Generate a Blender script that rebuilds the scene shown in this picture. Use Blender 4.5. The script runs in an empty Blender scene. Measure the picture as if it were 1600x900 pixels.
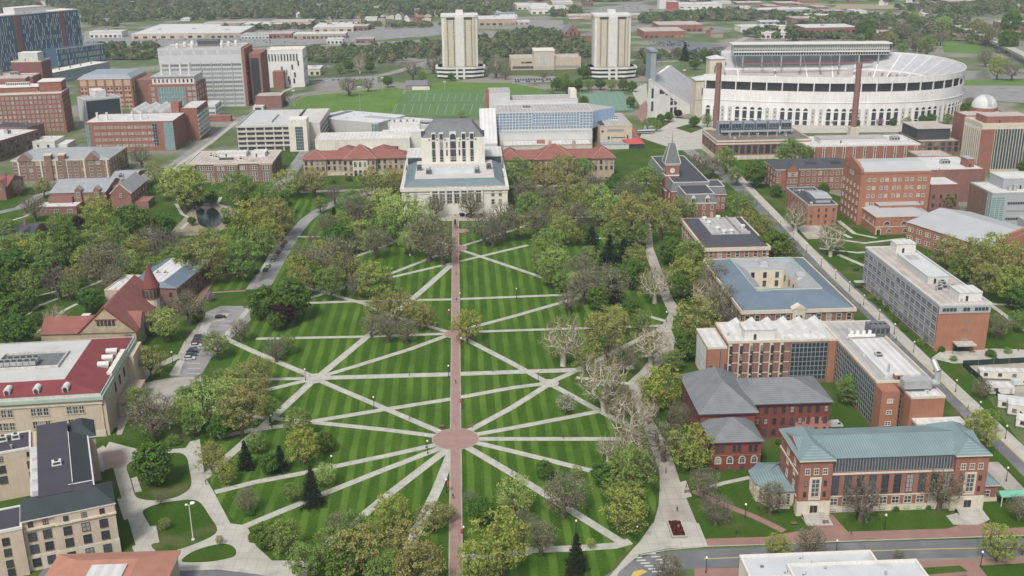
import bpy, bmesh, math, random
import numpy as np
from mathutils import Vector, Matrix

random.seed(7)
RNG = np.random.default_rng(7)
SC = bpy.context.scene
COL = SC.collection
PI = math.pi

# ------------------------------------------------------------------ camera: a drone 160 m above a flat campus
CAM_H = 160.0
FPX = 1660.0
_up = Vector((-53.0, 4850.0, 1660.0)).normalized()
_fy = Vector((-88.5, 568.0, -1660.0))
_fy = (_fy - _up * _fy.dot(_up)).normalized()
_fx = _fy.cross(_up)


def ray(px, py):
 v = Vector((px - 800.0, 450.0 - py, -FPX))
 return Vector((_fx.dot(v), _fy.dot(v), _up.dot(v)))


def P(px, py, z=0.0):
 """ground (or level z) point seen at a spot of the 1600x900 survey photograph"""
 r = ray(px, py)
 t = (z - CAM_H) / r.z
 return Vector((r.x * t, r.y * t, z))


def on_y(px, py, Y):
 r = ray(px, py)
 t = Y / r.y
 return Vector((r.x * t, Y, CAM_H + r.z * t))


def px_size(p):
 """metres that one survey pixel spans at point p"""
 fwd = Vector((-_fx.z, -_fy.z, -_up.z))
 return (Vector(p) - Vector((0, 0, CAM_H))).dot(fwd) / FPX


# ------------------------------------------------------------------ materials
MATS = {}


def mat(name, rgb, rough=0.85, var=0.12, scale=0.35, fine=0.08, streak=0.0, metal=0.0, spec=0.3, seam=None, seam_amt=0.25, rand=0.0, course=0.0, blotch=None, joints=None):
 if name in MATS:
  return MATS[name]
 m = bpy.data.materials.new(name)
 MATS[name] = m
 m.use_nodes = True
 nt = m.node_tree
 N, L = nt.nodes, nt.links
 b = N['Principled BSDF']
 b.inputs['Roughness'].default_value = rough
 b.inputs['Metallic'].default_value = metal
 b.inputs['Specular IOR Level'].default_value = spec
 tc = N.new('ShaderNodeTexCoord')
 vec = tc.outputs['Object']
 val = None

 def add(sock, amt):
  nonlocal val
  mr = N.new('ShaderNodeMapRange')
  mr.inputs['From Min'].default_value = 0.25
  mr.inputs['From Max'].default_value = 0.75
  mr.inputs['To Min'].default_value = 1 - amt
  mr.inputs['To Max'].default_value = 1 + amt
  L.new(sock, mr.inputs['Value'])
  if val is None:
   val = mr.outputs[0]
  else:
   mu = N.new('ShaderNodeMath')
   mu.operation = 'MULTIPLY'
   L.new(val, mu.inputs[0])
   L.new(mr.outputs[0], mu.inputs[1])
   val = mu.outputs[0]

 def noise(sc, det=3.0, v=None):
  n = N.new('ShaderNodeTexNoise')
  n.inputs['Scale'].default_value = sc
  n.inputs['Detail'].default_value = det
  L.new(v or vec, n.inputs['Vector'])
  return n.outputs['Fac']
 if var:
  add(noise(scale * 0.35, 5.0), var)
 if fine:
  add(noise(scale * 7.0, 2.0), fine)
 if streak:
  mp = N.new('ShaderNodeMapping')
  mp.inputs['Scale'].default_value = (1.6, 1.6, 0.09)
  L.new(vec, mp.inputs['Vector'])
  add(noise(1.0, 4.0, mp.outputs[0]), streak)
 if course:
  w = N.new('ShaderNodeTexWave')
  w.wave_type = 'BANDS'
  w.bands_direction = 'Z'
  w.inputs['Scale'].default_value = 0.9
  w.inputs['Distortion'].default_value = 0.6
  L.new(vec, w.inputs['Vector'])
  add(w.outputs['Fac'], course)
 if joints:
  bt = N.new('ShaderNodeTexBrick')
  bt.offset = joints[3] if len(joints) > 3 else 0.0
  for k_, v_ in (('Color1', (1, 1, 1, 1)), ('Color2', (.8, .8, .8, 1)), ('Mortar', (0, 0, 0, 1)), ('Scale', 1.0), ('Mortar Size', joints[2]), ('Brick Width', joints[0]), ('Row Height', joints[1])):
   bt.inputs[k_].default_value = v_
  L.new(vec, bt.inputs['Vector'])
  mr = N.new('ShaderNodeMapRange')
  mr.inputs['To Min'].default_value = 0.72
  mr.inputs['To Max'].default_value = 1.03
  L.new(bt.outputs['Color'], mr.inputs['Value'])
  mu = N.new('ShaderNodeMath')
  mu.operation = 'MULTIPLY'
  mu.inputs[1].default_value = 1.0
  L.new(mr.outputs[0], mu.inputs[0])
  if val is not None:
   L.new(val, mu.inputs[1])
  val = mu.outputs[0]
 if seam:
  w = N.new('ShaderNodeTexWave')
  w.wave_type = 'BANDS'
  w.bands_direction = seam[0]
  w.inputs['Scale'].default_value = seam[1]
  w.inputs['Distortion'].default_value = 0.15
  L.new(vec, w.inputs['Vector'])
  add(w.outputs['Fac'], seam_amt)
 hs = N.new('ShaderNodeHueSaturation')
 hs.inputs['Color'].default_value = (*rgb, 1)
 if rand:
  oi = N.new('ShaderNodeObjectInfo')
  mr = N.new('ShaderNodeMapRange')
  mr.inputs['To Min'].default_value = 0.5 - rand * 0.09
  mr.inputs['To Max'].default_value = 0.5 + rand * 0.09
  L.new(oi.outputs['Random'], mr.inputs['Value'])
  L.new(mr.outputs[0], hs.inputs['Hue'])
 if val is not None:
  L.new(val, hs.inputs['Value'])
 out = hs.outputs['Color']
 if blotch:
  nz = noise(blotch[1], 6.0)
  mr = N.new('ShaderNodeMapRange')
  mr.inputs['From Min'].default_value = blotch[2]
  mr.inputs['From Max'].default_value = blotch[3]
  L.new(nz, mr.inputs['Value'])
  mx = N.new('ShaderNodeMix')
  mx.data_type = 'RGBA'
  L.new(mr.outputs[0], mx.inputs['Factor'])
  L.new(out, mx.inputs['A'])
  mx.inputs['B'].default_value = (*blotch[0], 1)
  out = mx.outputs['Result']
 L.new(out, b.inputs['Base Color'])
 return m


def plain(name, rgb, rough=0.6, metal=0.0, spec=0.4):
 if name in MATS:
  return MATS[name]
 m = bpy.data.materials.new(name)
 MATS[name] = m
 m.use_nodes = True
 b = m.node_tree.nodes['Principled BSDF']
 b.inputs['Base Color'].default_value = (*rgb, 1)
 b.inputs['Roughness'].default_value = rough
 b.inputs['Metallic'].default_value = metal
 b.inputs['Specular IOR Level'].default_value = spec
 return m


def glass_mat(name, rgb, rough=0.12, amt=0.5, blinds=False):
 """window glass: dark panes, each copy a little different behind the glass (blinds, lamps off)"""
 if name in MATS:
  return MATS[name]
 m = bpy.data.materials.new(name)
 MATS[name] = m
 m.use_nodes = True
 N, L = m.node_tree.nodes, m.node_tree.links
 b = N['Principled BSDF']
 b.inputs['Roughness'].default_value = rough
 b.inputs['Specular IOR Level'].default_value = 0.5
 oi = N.new('ShaderNodeObjectInfo')
 tc = N.new('ShaderNodeTexCoord')
 n = N.new('ShaderNodeTexNoise')
 n.inputs['Scale'].default_value = 0.7
 L.new(tc.outputs['Object'], n.inputs['Vector'])
 ad = N.new('ShaderNodeMath')
 ad.operation = 'ADD'
 L.new(oi.outputs['Random'], ad.inputs[0])
 L.new(n.outputs['Fac'], ad.inputs[1])
 mr = N.new('ShaderNodeMapRange')
 mr.inputs['From Min'].default_value = 0.3
 mr.inputs['From Max'].default_value = 1.4
 mr.inputs['To Min'].default_value = 1 - amt
 mr.inputs['To Max'].default_value = 1 + 2.2 * amt
 L.new(ad.outputs[0], mr.inputs['Value'])
 hs = N.new('ShaderNodeHueSaturation')
 hs.inputs['Color'].default_value = (*rgb, 1)
 L.new(mr.outputs[0], hs.inputs['Value'])
 cr = N.new('ShaderNodeMapRange')
 cr.inputs['From Min'].default_value = 0.80
 cr.inputs['From Max'].default_value = 0.84
 cr.inputs['To Max'].default_value = 0.62
 L.new(oi.outputs['Random'], cr.inputs['Value'])
 mx = N.new('ShaderNodeMix')
 mx.data_type = 'RGBA'
 L.new(cr.outputs[0], mx.inputs['Factor'])
 L.new(hs.outputs[0], mx.inputs['A'])
 mx.inputs['B'].default_value = (0.42, 0.41, 0.38, 1) if blinds else (*rgb, 1)
 L.new(mx.outputs['Result'], b.inputs['Base Color'])
 return m


# ------------------------------------------------------------------ mesh helpers
class MB:
 """collects faces and links them as one mesh object"""

 def __init__(self):
  self.v, self.f, self.m = [], [], []

 def face(self, pts, mi=0):
  k = len(self.v)
  self.v.extend([tuple(p) for p in pts])
  self.f.append(tuple(range(k, k + len(pts))))
  self.m.append(mi)

 def box(self, x0, x1, y0, y1, z0, z1, mi=0, bottom=False):
  k = len(self.v)
  self.v.extend([(x0, y0, z0), (x1, y0, z0), (x1, y1, z0), (x0, y1, z0), (x0, y0, z1), (x1, y0, z1), (x1, y1, z1), (x0, y1, z1)])
  fs = [(0, 1, 5, 4), (1, 2, 6, 5), (2, 3, 7, 6), (3, 0, 4, 7), (4, 5, 6, 7)]
  if bottom:
   fs.append((3, 2, 1, 0))
  for q in fs:
   self.f.append(tuple(k + i for i in q))
   self.m.append(mi)
  return self

 def prism(self, pts, z0, z1, mi=0, top=True):
  """vertical prism over a counter-clockwise footprint"""
  n = len(pts)
  k = len(self.v)
  self.v.extend([(p[0], p[1], z0) for p in pts] + [(p[0], p[1], z1) for p in pts])
  for i in range(n):
   j = (i + 1) % n
   self.f.append((k + i, k + j, k + n + j, k + n + i))
   self.m.append(mi)
  if top:
   self.f.append(tuple(k + n + i for i in range(n)))
   self.m.append(mi)
  return self

 def tube(self, p0, p1, r0, r1, n=6, mi=0, cap=True):
  p0, p1 = Vector(p0), Vector(p1)
  d = (p1 - p0)
  if d.length < 1e-6:
   return self
  d.normalize()
  a = d.orthogonal().normalized()
  b = d.cross(a)
  k = len(self.v)
  for p, r in ((p0, r0), (p1, r1)):
   for i in range(n):
    t = 2 * PI * i / n
    self.v.append(tuple(p + a * (r * math.cos(t)) + b * (r * math.sin(t))))
  for i in range(n):
   j = (i + 1) % n
   self.f.append((k + i, k + j, k + n + j, k + n + i))
   self.m.append(mi)
  if cap:
   self.f.append(tuple(k + n + i for i in range(n)))
   self.m.append(mi)
  return self

 def lathe(self, prof, cx=0, cy=0, n=12, mi=0, a0=0.0, a1=2 * PI):
  full = abs(a1 - a0 - 2 * PI) < 1e-6
  m = n if full else n + 1
  k = len(self.v)
  for (r, z) in prof:
   for i in range(m):
    t = a0 + (a1 - a0) * i / n
    self.v.append((cx + r * math.cos(t), cy + r * math.sin(t), z))
  for s in range(len(prof) - 1):
   for i in range(n):
    j = (i + 1) % m if full else i + 1
    self.f.append((k + s * m + i, k + s * m + j, k + (s + 1) * m + j, k + (s + 1) * m + i))
    self.m.append(mi)
  return self

 def hip(self, x0, x1, y0, y1, z, rise, inset=None, flat=None, mi=0, thick=0.25, mi_edge=None):
  """hip roof over a rectangle; flat=(ix,iy) leaves a flat top inset by that much"""
  w, d = x1 - x0, y1 - y0
  k = len(self.v)
  self.v.extend([(x0, y0, z), (x1, y0, z), (x1, y1, z), (x0, y1, z)])
  zt = z + rise
  if flat:
   ix, iy = flat
   self.v.extend([(x0 + ix, y0 + iy, zt), (x1 - ix, y0 + iy, zt), (x1 - ix, y1 - iy, zt), (x0 + ix, y1 - iy, zt)])
   fs = [(0, 1, 5, 4), (1, 2, 6, 5), (2, 3, 7, 6), (3, 0, 4, 7), (4, 5, 6, 7)]
  elif w >= d:
   i = inset if inset is not None else d / 2
   i = min(i, w / 2 - 0.01)
   ym = (y0 + y1) / 2
   self.v.extend([(x0 + i, ym, zt), (x1 - i, ym, zt)])
   fs = [(0, 1, 5, 4), (1, 2, 5), (2, 3, 4, 5), (3, 0, 4)]
  else:
   i = inset if inset is not None else w / 2
   i = min(i, d / 2 - 0.01)
   xm = (x0 + x1) / 2
   self.v.extend([(xm, y0 + i, zt), (xm, y1 - i, zt)])
   fs = [(0, 1, 4), (1, 2, 5, 4), (2, 3, 5), (3, 0, 4, 5)]
  for q in fs:
   self.f.append(tuple(k + a for a in q))
   self.m.append(mi)
  e = mi if mi_edge is None else mi_edge
  for a, b in ((0, 1), (1, 2), (2, 3), (3, 0)):
   p, q = self.v[k + a], self.v[k + b]
   self.face([(p[0], p[1], z - thick), (q[0], q[1], z - thick), q, p], e)
  self.face([(x0, y1, z - thick), (x1, y1, z - thick), (x1, y0, z - thick), (x0, y0, z - thick)], e)
  return self

 def gable(self, x0, x1, y0, y1, z, rise, along='x', mi=0, mi_end=1, thick=0.0):
  xm, ym = (x0 + x1) / 2, (y0 + y1) / 2
  zt = z + rise
  if along == 'x':
   self.face([(x0, y0, z), (x1, y0, z), (x1, ym, zt), (x0, ym, zt)], mi)
   self.face([(x1, y1, z), (x0, y1, z), (x0, ym, zt), (x1, ym, zt)], mi)
   self.face([(x0, y1, z), (x0, y0, z), (x0, ym, zt)], mi_end)
   self.face([(x1, y0, z), (x1, y1, z), (x1, ym, zt)], mi_end)
  else:
   self.face([(x1, y0, z), (x1, y1, z), (xm, y1, zt), (xm, y0, zt)], mi)
   self.face([(x0, y1, z), (x0, y0, z), (xm, y0, zt), (xm, y1, zt)], mi)
   self.face([(x0, y0, z), (x1, y0, z), (xm, y0, zt)], mi_end)
   self.face([(x1, y1, z), (x0, y1, z), (xm, y1, zt)], mi_end)
  return self

 def mesh(self, name, mats, smooth=False):
  me = bpy.data.meshes.new(name)
  me.from_pydata(self.v, [], self.f)
  for mm in (mats if isinstance(mats, (list, tuple)) else [mats]):
   me.materials.append(mm)
  me.polygons.foreach_set('material_index', self.m)
  if smooth:
   me.polygons.foreach_set('use_smooth', [True] * len(self.f))
  me.update()
  return me

 def build(self, name, mats, parent=None, loc=None, rz=0.0, smooth=False):
  o = bpy.data.objects.new(name, self.mesh(name, mats, smooth))
  COL.objects.link(o)
  if parent is not None:
   o.parent = parent
  if loc is not None:
   o.location = loc
  o.rotation_euler = (0, 0, rz)
  return o


def link(name, me, parent=None, loc=(0, 0, 0), rz=0.0, scale=None):
 o = bpy.data.objects.new(name, me)
 COL.objects.link(o)
 o.parent = parent
 o.location = loc
 o.rotation_euler = (0, 0, rz)
 if scale is not None:
  o.scale = scale
 return o


def tag(o, label=None, cat=None, group=None, kind=None):
 if label:
  o['label'] = label
 if cat:
  o['category'] = cat
 if group:
  o['group'] = group
 if kind:
  o['kind'] = kind
 return o


def empty(name, loc, rz=0.0):
 o = bpy.data.objects.new(name, None)
 COL.objects.link(o)
 o.empty_display_size = 0.5
 o.location = loc
 o.rotation_euler = (0, 0, rz)
 return o


def copy_tree(o, loc, rz=None, label=None, group=None, scale=None):
 """a copy of a thing with copies of its parts and sub-parts"""
 r = o.copy()
 COL.objects.link(r)
 r.location = loc
 if rz is not None:
  r.rotation_euler = (0, 0, rz)
 if scale is not None:
  r.scale = scale
 if label:
  r['label'] = label
 if group:
  r['group'] = group
 for ch in list(o.children):
  c = ch.copy()
  COL.objects.link(c)
  c.parent = r
  for g in list(ch.children):
   d = g.copy()
   COL.objects.link(d)
   d.parent = c
 return r


ORD = ['first', 'second', 'third', 'fourth', 'fifth', 'sixth', 'seventh', 'eighth', 'ninth', 'tenth', 'eleventh', 'twelfth', 'thirteenth', 'fourteenth', 'fifteenth', 'sixteenth', 'seventeenth', 'eighteenth', 'nineteenth', 'twentieth']


def ordinal(i, n, side='left'):
 if n == 1:
  return ''
 if i == 0:
  return side + 'most'
 if i == n - 1:
  return 'rightmost' if side == 'left' else ('leftmost' if side == 'right' else 'farthest')
 return ORD[i] + ' from the ' + side
HAZE = 0.00008
EXPO = 0.86
# ------------------------------------------------------------------ the ground, lawns, paths and roads
def smooth_closed(pts, k=5):
 out = []
 n = len(pts)
 for i in range(n):
  p0, p1, p2, p3 = pts[i - 1], pts[i], pts[(i + 1) % n], pts[(i + 2) % n]
  for s in range(k):
   t = s / k
   out.append(tuple(0.5 * (2 * p1[c] + (p2[c] - p0[c]) * t + (2 * p0[c] - 5 * p1[c] + 4 * p2[c] - p3[c]) * t * t + (3 * p1[c] - p0[c] - 3 * p2[c] + p3[c]) * t ** 3) for c in (0, 1)))
 return out


def smooth_open(pts, k=6):
 q = [pts[0]] + list(pts) + [pts[-1]]
 out = []
 for i in range(1, len(q) - 2):
  p0, p1, p2, p3 = q[i - 1], q[i], q[i + 1], q[i + 2]
  for s in range(k):
   t = s / k
   out.append(tuple(0.5 * (2 * p1[c] + (p2[c] - p0[c]) * t + (2 * p0[c] - 5 * p1[c] + 4 * p2[c] - p3[c]) * t * t + (3 * p1[c] - p0[c] - 3 * p2[c] + p3[c]) * t ** 3) for c in (0, 1)))
 out.append(tuple(pts[-1]))
 return out


def W(pts):
 return [tuple(P(x, y))[:2] for x, y in pts]


def sheet(name, pts, z, m, kind='structure', smooth=0, world=False, drop=0.0):
 p = list(pts) if world else W(pts)
 if smooth:
  p = smooth_closed(p, smooth)
 b = MB()
 a = sum(p[i][0] * p[(i + 1) % len(p)][1] - p[(i + 1) % len(p)][0] * p[i][1] for i in range(len(p)))
 if a < 0:
  p = p[::-1]
 b.face([(x, y, z) for x, y in p])
 if drop:
  n = len(p)
  for i in range(n):
   j = (i + 1) % n
   b.face([(*p[i], z - drop), (*p[j], z - drop), (*p[j], z), (*p[i], z)])
 o = b.build(name, m)
 return tag(o, kind=kind)


def ribbon_pts(p, w):
 L, R = [], []
 n = len(p)
 for i in range(n):
  a = Vector(p[max(i - 1, 0)])
  c = Vector(p[min(i + 1, n - 1)])
  d = (c - a).normalized()
  wi = w[i] if isinstance(w, (list, tuple)) else w
  nrm = Vector((-d.y, d.x)) * wi / 2
  q = Vector(p[i])
  L.append(tuple(q + nrm))
  R.append(tuple(q - nrm))
 return L, R


def ribbon(name, pts, w, z, m, smooth=0, kind='structure', world=False):
 p = list(pts) if world else W(pts)
 if smooth:
  if isinstance(w, (list, tuple)):
   ww = []
   for i in range(len(w) - 1):
    ww += [w[i] + (w[i + 1] - w[i]) * s / smooth for s in range(smooth)]
   w = ww + [w[-1]]
  p = smooth_open(p, smooth)
 L, R = ribbon_pts(p, w)
 b = MB()
 for i in range(len(p) - 1):
  b.face([(*R[i], z), (*R[i + 1], z), (*L[i + 1], z), (*L[i], z)])
 return tag(b.build(name, m), kind=kind)


def disc(name, c, r, z, m, n=48):
 return sheet(name, [(c[0] + r * math.cos(2 * PI * i / n), c[1] + r * math.sin(2 * PI * i / n)) for i in range(n)], z, m, world=True)


def grass_mat(name, dark, light, stripes=False, patch=0.35, clover=0.0, worn=0.0):
 m = bpy.data.materials.new(name)
 MATS[name] = m
 m.use_nodes = True
 N, L = m.node_tree.nodes, m.node_tree.links
 b = N['Principled BSDF']
 b.inputs['Roughness'].default_value = 0.95
 b.inputs['Specular IOR Level'].default_value = 0.1
 tc = N.new('ShaderNodeTexCoord')

 def noise(sc, det=4.0, stretch=None):
  n = N.new('ShaderNodeTexNoise')
  n.inputs['Scale'].default_value = sc
  n.inputs['Detail'].default_value = det
  if stretch:
   mp = N.new('ShaderNodeMapping')
   mp.inputs['Scale'].default_value = stretch
   L.new(tc.outputs['Object'], mp.inputs['Vector'])
   L.new(mp.outputs[0], n.inputs['Vector'])
  else:
   L.new(tc.outputs['Object'], n.inputs['Vector'])
  return n.outputs['Fac']

 def rng(s, a, c, lo, hi):
  r = N.new('ShaderNodeMapRange')
  for k, v in (('From Min', a), ('From Max', c), ('To Min', lo), ('To Max', hi)):
   r.inputs[k].default_value = v
  L.new(s, r.inputs['Value'])
  return r.outputs[0]

 def op(o, a, c):
  q = N.new('ShaderNodeMath')
  q.operation = o
  for i, v in enumerate((a, c)):
   if isinstance(v, (int, float)):
    q.inputs[i].default_value = v
   else:
    L.new(v, q.inputs[i])
  return q.outputs[0]
 f = op('ADD', rng(noise(0.03, 5.0), 0.3, 0.7, 0.0, patch), rng(noise(1.3, 4.0), 0.3, 0.7, 0.0, 0.34))
 f = op('ADD', f, rng(noise(0.25, 4.0, (1.0, 0.25, 1.0)), 0.3, 0.7, -0.12, 0.16))
 if stripes:                     # mown bands: every other pass of the mower lies the other way
  sx = N.new('ShaderNodeSeparateXYZ')
  L.new(tc.outputs['Object'], sx.inputs[0])
  wob = op('ADD', sx.outputs['X'], rng(noise(0.05, 3.0), 0.3, 0.7, -0.28, 0.28))
  fr = op('PINGPONG', op('ADD', wob, 400.0), 2.65)
  band = rng(fr, 1.35, 1.75, 0.0, 1.0)
  wear = rng(noise(0.045, 4.0), 0.35, 0.65, 0.35, 1.0)
  f = op('ADD', f, op('MULTIPLY', band, op('MULTIPLY', wear, 0.62)))
 mx = N.new('ShaderNodeMix')
 mx.data_type = 'RGBA'
 mx.inputs['A'].default_value = (*dark, 1)
 mx.inputs['B'].default_value = (*light, 1)
 mx.clamp_factor = True
 L.new(f, mx.inputs['Factor'])
 out = mx.outputs['Result']
 if clover:
  sp = rng(noise(0.9, 5.0), 0.66, 0.72, 0.0, clover)
  m2 = N.new('ShaderNodeMix')
  m2.data_type = 'RGBA'
  L.new(sp, m2.inputs['Factor'])
  L.new(out, m2.inputs['A'])
  m2.inputs['B'].default_value = (0.22, 0.25, 0.09, 1)
  out = m2.outputs['Result']
 if worn:
  sp = rng(noise(0.06, 6.0), 0.54, 0.66, 0.0, worn)
  m2 = N.new('ShaderNodeMix')
  m2.data_type = 'RGBA'
  L.new(sp, m2.inputs['Factor'])
  L.new(out, m2.inputs['A'])
  m2.inputs['B'].default_value = (0.13, 0.115, 0.06, 1)
  out = m2.outputs['Result']
 L.new(out, b.inputs['Base Color'])
 return m


GRASS_OVAL = grass_mat('mown lawn', (0.022, 0.066, 0.003), (0.108, 0.188, 0.030), stripes=True, patch=0.16, clover=0.3)
GRASS = grass_mat('lawn grass', (0.026, 0.066, 0.005), (0.075, 0.132, 0.022), clover=0.2, worn=0.6)
GRASS_BRIGHT = grass_mat('playing field grass', (0.075, 0.15, 0.028), (0.15, 0.245, 0.06), patch=0.4)
GRASS_TURF = grass_mat('turf pitch', (0.085, 0.165, 0.062), (0.125, 0.215, 0.085), patch=0.3)
GRASS_ROUGH = grass_mat('rough grass', (0.05, 0.085, 0.03), (0.12, 0.14, 0.06), patch=0.6)
CONC = mat('pale concrete paving', (0.42, 0.405, 0.36), 0.9, var=0.14, scale=0.5, fine=0.09, blotch=((0.31, 0.295, 0.255), 0.2, 0.56, 0.74), joints=(3.0, 3.0, 0.06))
CONC2 = mat('worn concrete', (0.36, 0.335, 0.30), 0.9, var=0.15, scale=0.4, fine=0.1, blotch=((0.26, 0.24, 0.205), 0.15, 0.55, 0.72), joints=(3.4, 3.4, 0.07))
PATHM = mat('concrete footpath', (0.42, 0.41, 0.37), 0.9, var=0.16, scale=0.8, fine=0.1, blotch=((0.30, 0.285, 0.24), 0.25, 0.56, 0.74), joints=(2.2, 2.2, 0.05))
BRICKP = mat('brick paving', (0.30, 0.195, 0.17), 0.9, var=0.12, scale=0.9, fine=0.14)
BRICKP2 = mat('sidewalk brick', (0.27, 0.16, 0.135), 0.9, var=0.14, scale=0.8, fine=0.16)
ASPH = mat('asphalt', (0.14, 0.145, 0.155), 0.9, var=0.16, scale=0.35, fine=0.1, blotch=((0.19, 0.19, 0.195), 0.12, 0.52, 0.66))
ASPH_OLD = mat('old asphalt', (0.25, 0.245, 0.245), 0.9, var=0.16, scale=0.3, fine=0.1, blotch=((0.17, 0.17, 0.172), 0.09, 0.54, 0.66))
PAINT = plain('white road paint', (0.50, 0.50, 0.48), 0.8)
FPAINT = plain('faded field paint', (0.27, 0.34, 0.24), 0.9)
YPAINT = plain('yellow road paint', (0.55, 0.40, 0.10), 0.8)
MULCH = mat('bark mulch', (0.085, 0.06, 0.04), 0.95, var=0.3, scale=1.0, fine=0.2)
DIRT = mat('bare earth', (0.30, 0.25, 0.18), 0.95, var=0.3, scale=0.6, fine=0.15)

GROUND = mat('ground cover', (0.09, 0.13, 0.045), 0.95, var=0.3, scale=0.12, fine=0.2, blotch=((0.23, 0.215, 0.185), 0.012, 0.47, 0.55))
g = MB()
g.face([(-3600, -200, 0), (3600, -200, 0), (3600, 5200, 0), (-3600, 5200, 0)])
tag(g.build('ground', GROUND), kind='structure')

# --- campus base lawn: all green round the oval
sheet('campus_lawn', [(-60, 960), (1010, 1000), (1035, 860), (1100, 850), (1330, 850), (1700, 840), (1500, 560), (1260, 330), (1040, 215), (1000, 205), (960, 230), (790, 230), (470, 235), (430, 200), (380, 230), (250, 280), (120, 290), (-40, 300), (-260, 500)], 0.012, GRASS)
sheet('north_lawn', [(1490, 560), (1640, 690), (1700, 640), (1700, 480), (1560, 390), (1430, 340), (1290, 300), (1200, 240), (1110, 250), (1240, 360), (1380, 460)], 0.016, GRASS)
# --- the striped oval lawn
OVAL = [(438, 300), (620, 352), (690, 346), (760, 346), (860, 352), (980, 372), (1000, 400), (1030, 450), (1030, 500), (985, 560), (975, 610), (1010, 660), (1030, 735), (1024, 800), (1000, 845), (962, 875), (940, 960), (470, 960), (440, 880), (380, 828), (358, 805), (335, 772), (325, 735), (318, 690), (330, 600), (385, 520), (398, 440), (430, 390), (470, 345)]
sheet('oval_lawn', OVAL, 0.02, GRASS_OVAL, smooth=0)

# --- the footpaths that cross the lawn (centre lines, widths in metres)
PATHS = [
 (2.7, (697, 679), (493, 592)), (2.6, (697, 683.5), (607, 672), (510, 662), (400, 651), (330, 640)),
 (2.6, (690, 693), (600, 713), (520, 729.5), (465, 741), (400, 753), (336, 769)),
 (2.6, (696, 697), (590, 738), (510, 770), (410, 811), (375, 826)),
 (2.9, (703, 699), (617, 765), (560, 811), (500, 860)), (3.2, (708, 701), (682, 767), (650, 832), (622, 900)),
 (2.6, (728, 688), (800, 705), (945, 741), (1000, 754)), (2.6, (728, 686), (850, 686), (985, 686)),
 (2.8, (722, 694), (800, 740), (972, 848)), (2.7, (722, 679), (800, 637), (857, 601)), (2.6, (728, 682), (800, 669), (925, 645), (990, 632)),
 (3.7, (492, 591), (600, 588), (705, 585), (800, 581.5), (892, 578.5), (990, 574)), (3.2, (494, 592), (575, 525), (660, 454), (705, 414)),
 (2.7, (494, 591), (560, 571), (640, 546), (700, 524)), (2.9, (492, 590), (400, 551), (350, 528)), (2.6, (490, 591), (430, 592.5), (330, 595)),
 (2.7, (490, 592), (410, 611), (340, 628)), (3.1, (492, 592), (427, 652), (375, 697), (318, 747)),
 (2.7, (340, 683), (400, 671), (455, 664), (600, 640), (702, 624), (800, 606), (855, 599)),
 (2.8, (718, 525), (800, 567.5), (857, 599)), (2.7, (858, 598), (890, 584), (945, 557), (1035, 512)), (2.7, (858, 599), (925, 636), (975, 662), (1000, 680)),
 (2.4, (700, 521.5), (572, 526), (400, 529.5)), (2.5, (700, 519), (660, 507), (617, 495), (570, 475), (500, 455), (440, 440)),
 (2.4, (722, 519.5), (800, 516.5), (865, 514.5), (1035, 509)), (2.6, (718, 517), (755, 507), (800, 495), (880, 472), (925, 459)),
 (2.6, (430, 475.5), (485, 473.5), (575, 470.5), (705, 468), (800, 464.2), (865, 461.5), (960, 458)),
 (2.5, (706, 385), (670, 370), (630, 358)), (2.5, (707, 390), (617, 425), (545, 450)), (2.6, (705, 411.5), (617, 432), (540, 448.5), (470, 470)),
 (2.5, (627, 374), (542, 406), (490, 425)), (2.5, (717, 386), (785, 365), (830, 349)), (2.6, (717, 389.5), (800, 417.5), (860, 438)), (2.6, (716, 409), (800, 389), (825, 383)),
 (2.4, (350, 528), (395, 475)), (2.5, (985, 600), (900, 590)),
 (3.0, (820, 860), (900, 857), (960, 853), (985, 846)), (2.6, (722, 872), (800, 866), (830, 862)), (2.6, (800, 337), (880, 340), (960, 338)), (2.2, (930, 372), (1010, 377)),
 (2.4, (905, 462), (985, 486), (1040, 502)),
]
for i, pth in enumerate(PATHS):
 ribbon('footpath', pth[1:], pth[0], 0.034 + 0.0035 * (i % 14) + 0.0002 * i, PATHM)
# nodes where paths meet
for i, (px, r) in enumerate((((492, 591.5), 4.6), ((858, 599), 3.6))):
 c = P(*px)
 disc('path_node', (c.x, c.y), r, 0.098 + 0.004 * i, PATHM)
# --- the brick long walk with its plazas
WX = P(712, 686).x
ribbon('brick_walk', [(WX, 190), (WX, P(712, 345).y)], 3.1, 0.115, BRICKP, world=True)
for s in (-1, 1):
 ribbon('walk_edging', [(WX + s * 1.725, 190), (WX + s * 1.725, P(712, 345).y)], 0.35, 0.111, CONC2, world=True)
for px, r in (((712, 686), 7.5), ((708.5, 522), 4.6), ((711.5, 388), 5.7)):
 c = P(*px)
 disc('brick_plaza', (WX, c.y), r, 0.121, BRICKP)
 disc('plaza_edging', (WX, c.y), r + 0.35, 0.107, CONC2)
c = P(720, 361)
disc('brick_bay', (WX + 3.5, c.y), 4.2, 0.119, BRICKP, 32)
sheet('library_forecourt', [(668, 333), (790, 333), (768, 345.5), (690, 345.5)], 0.05, CONC2)

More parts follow.
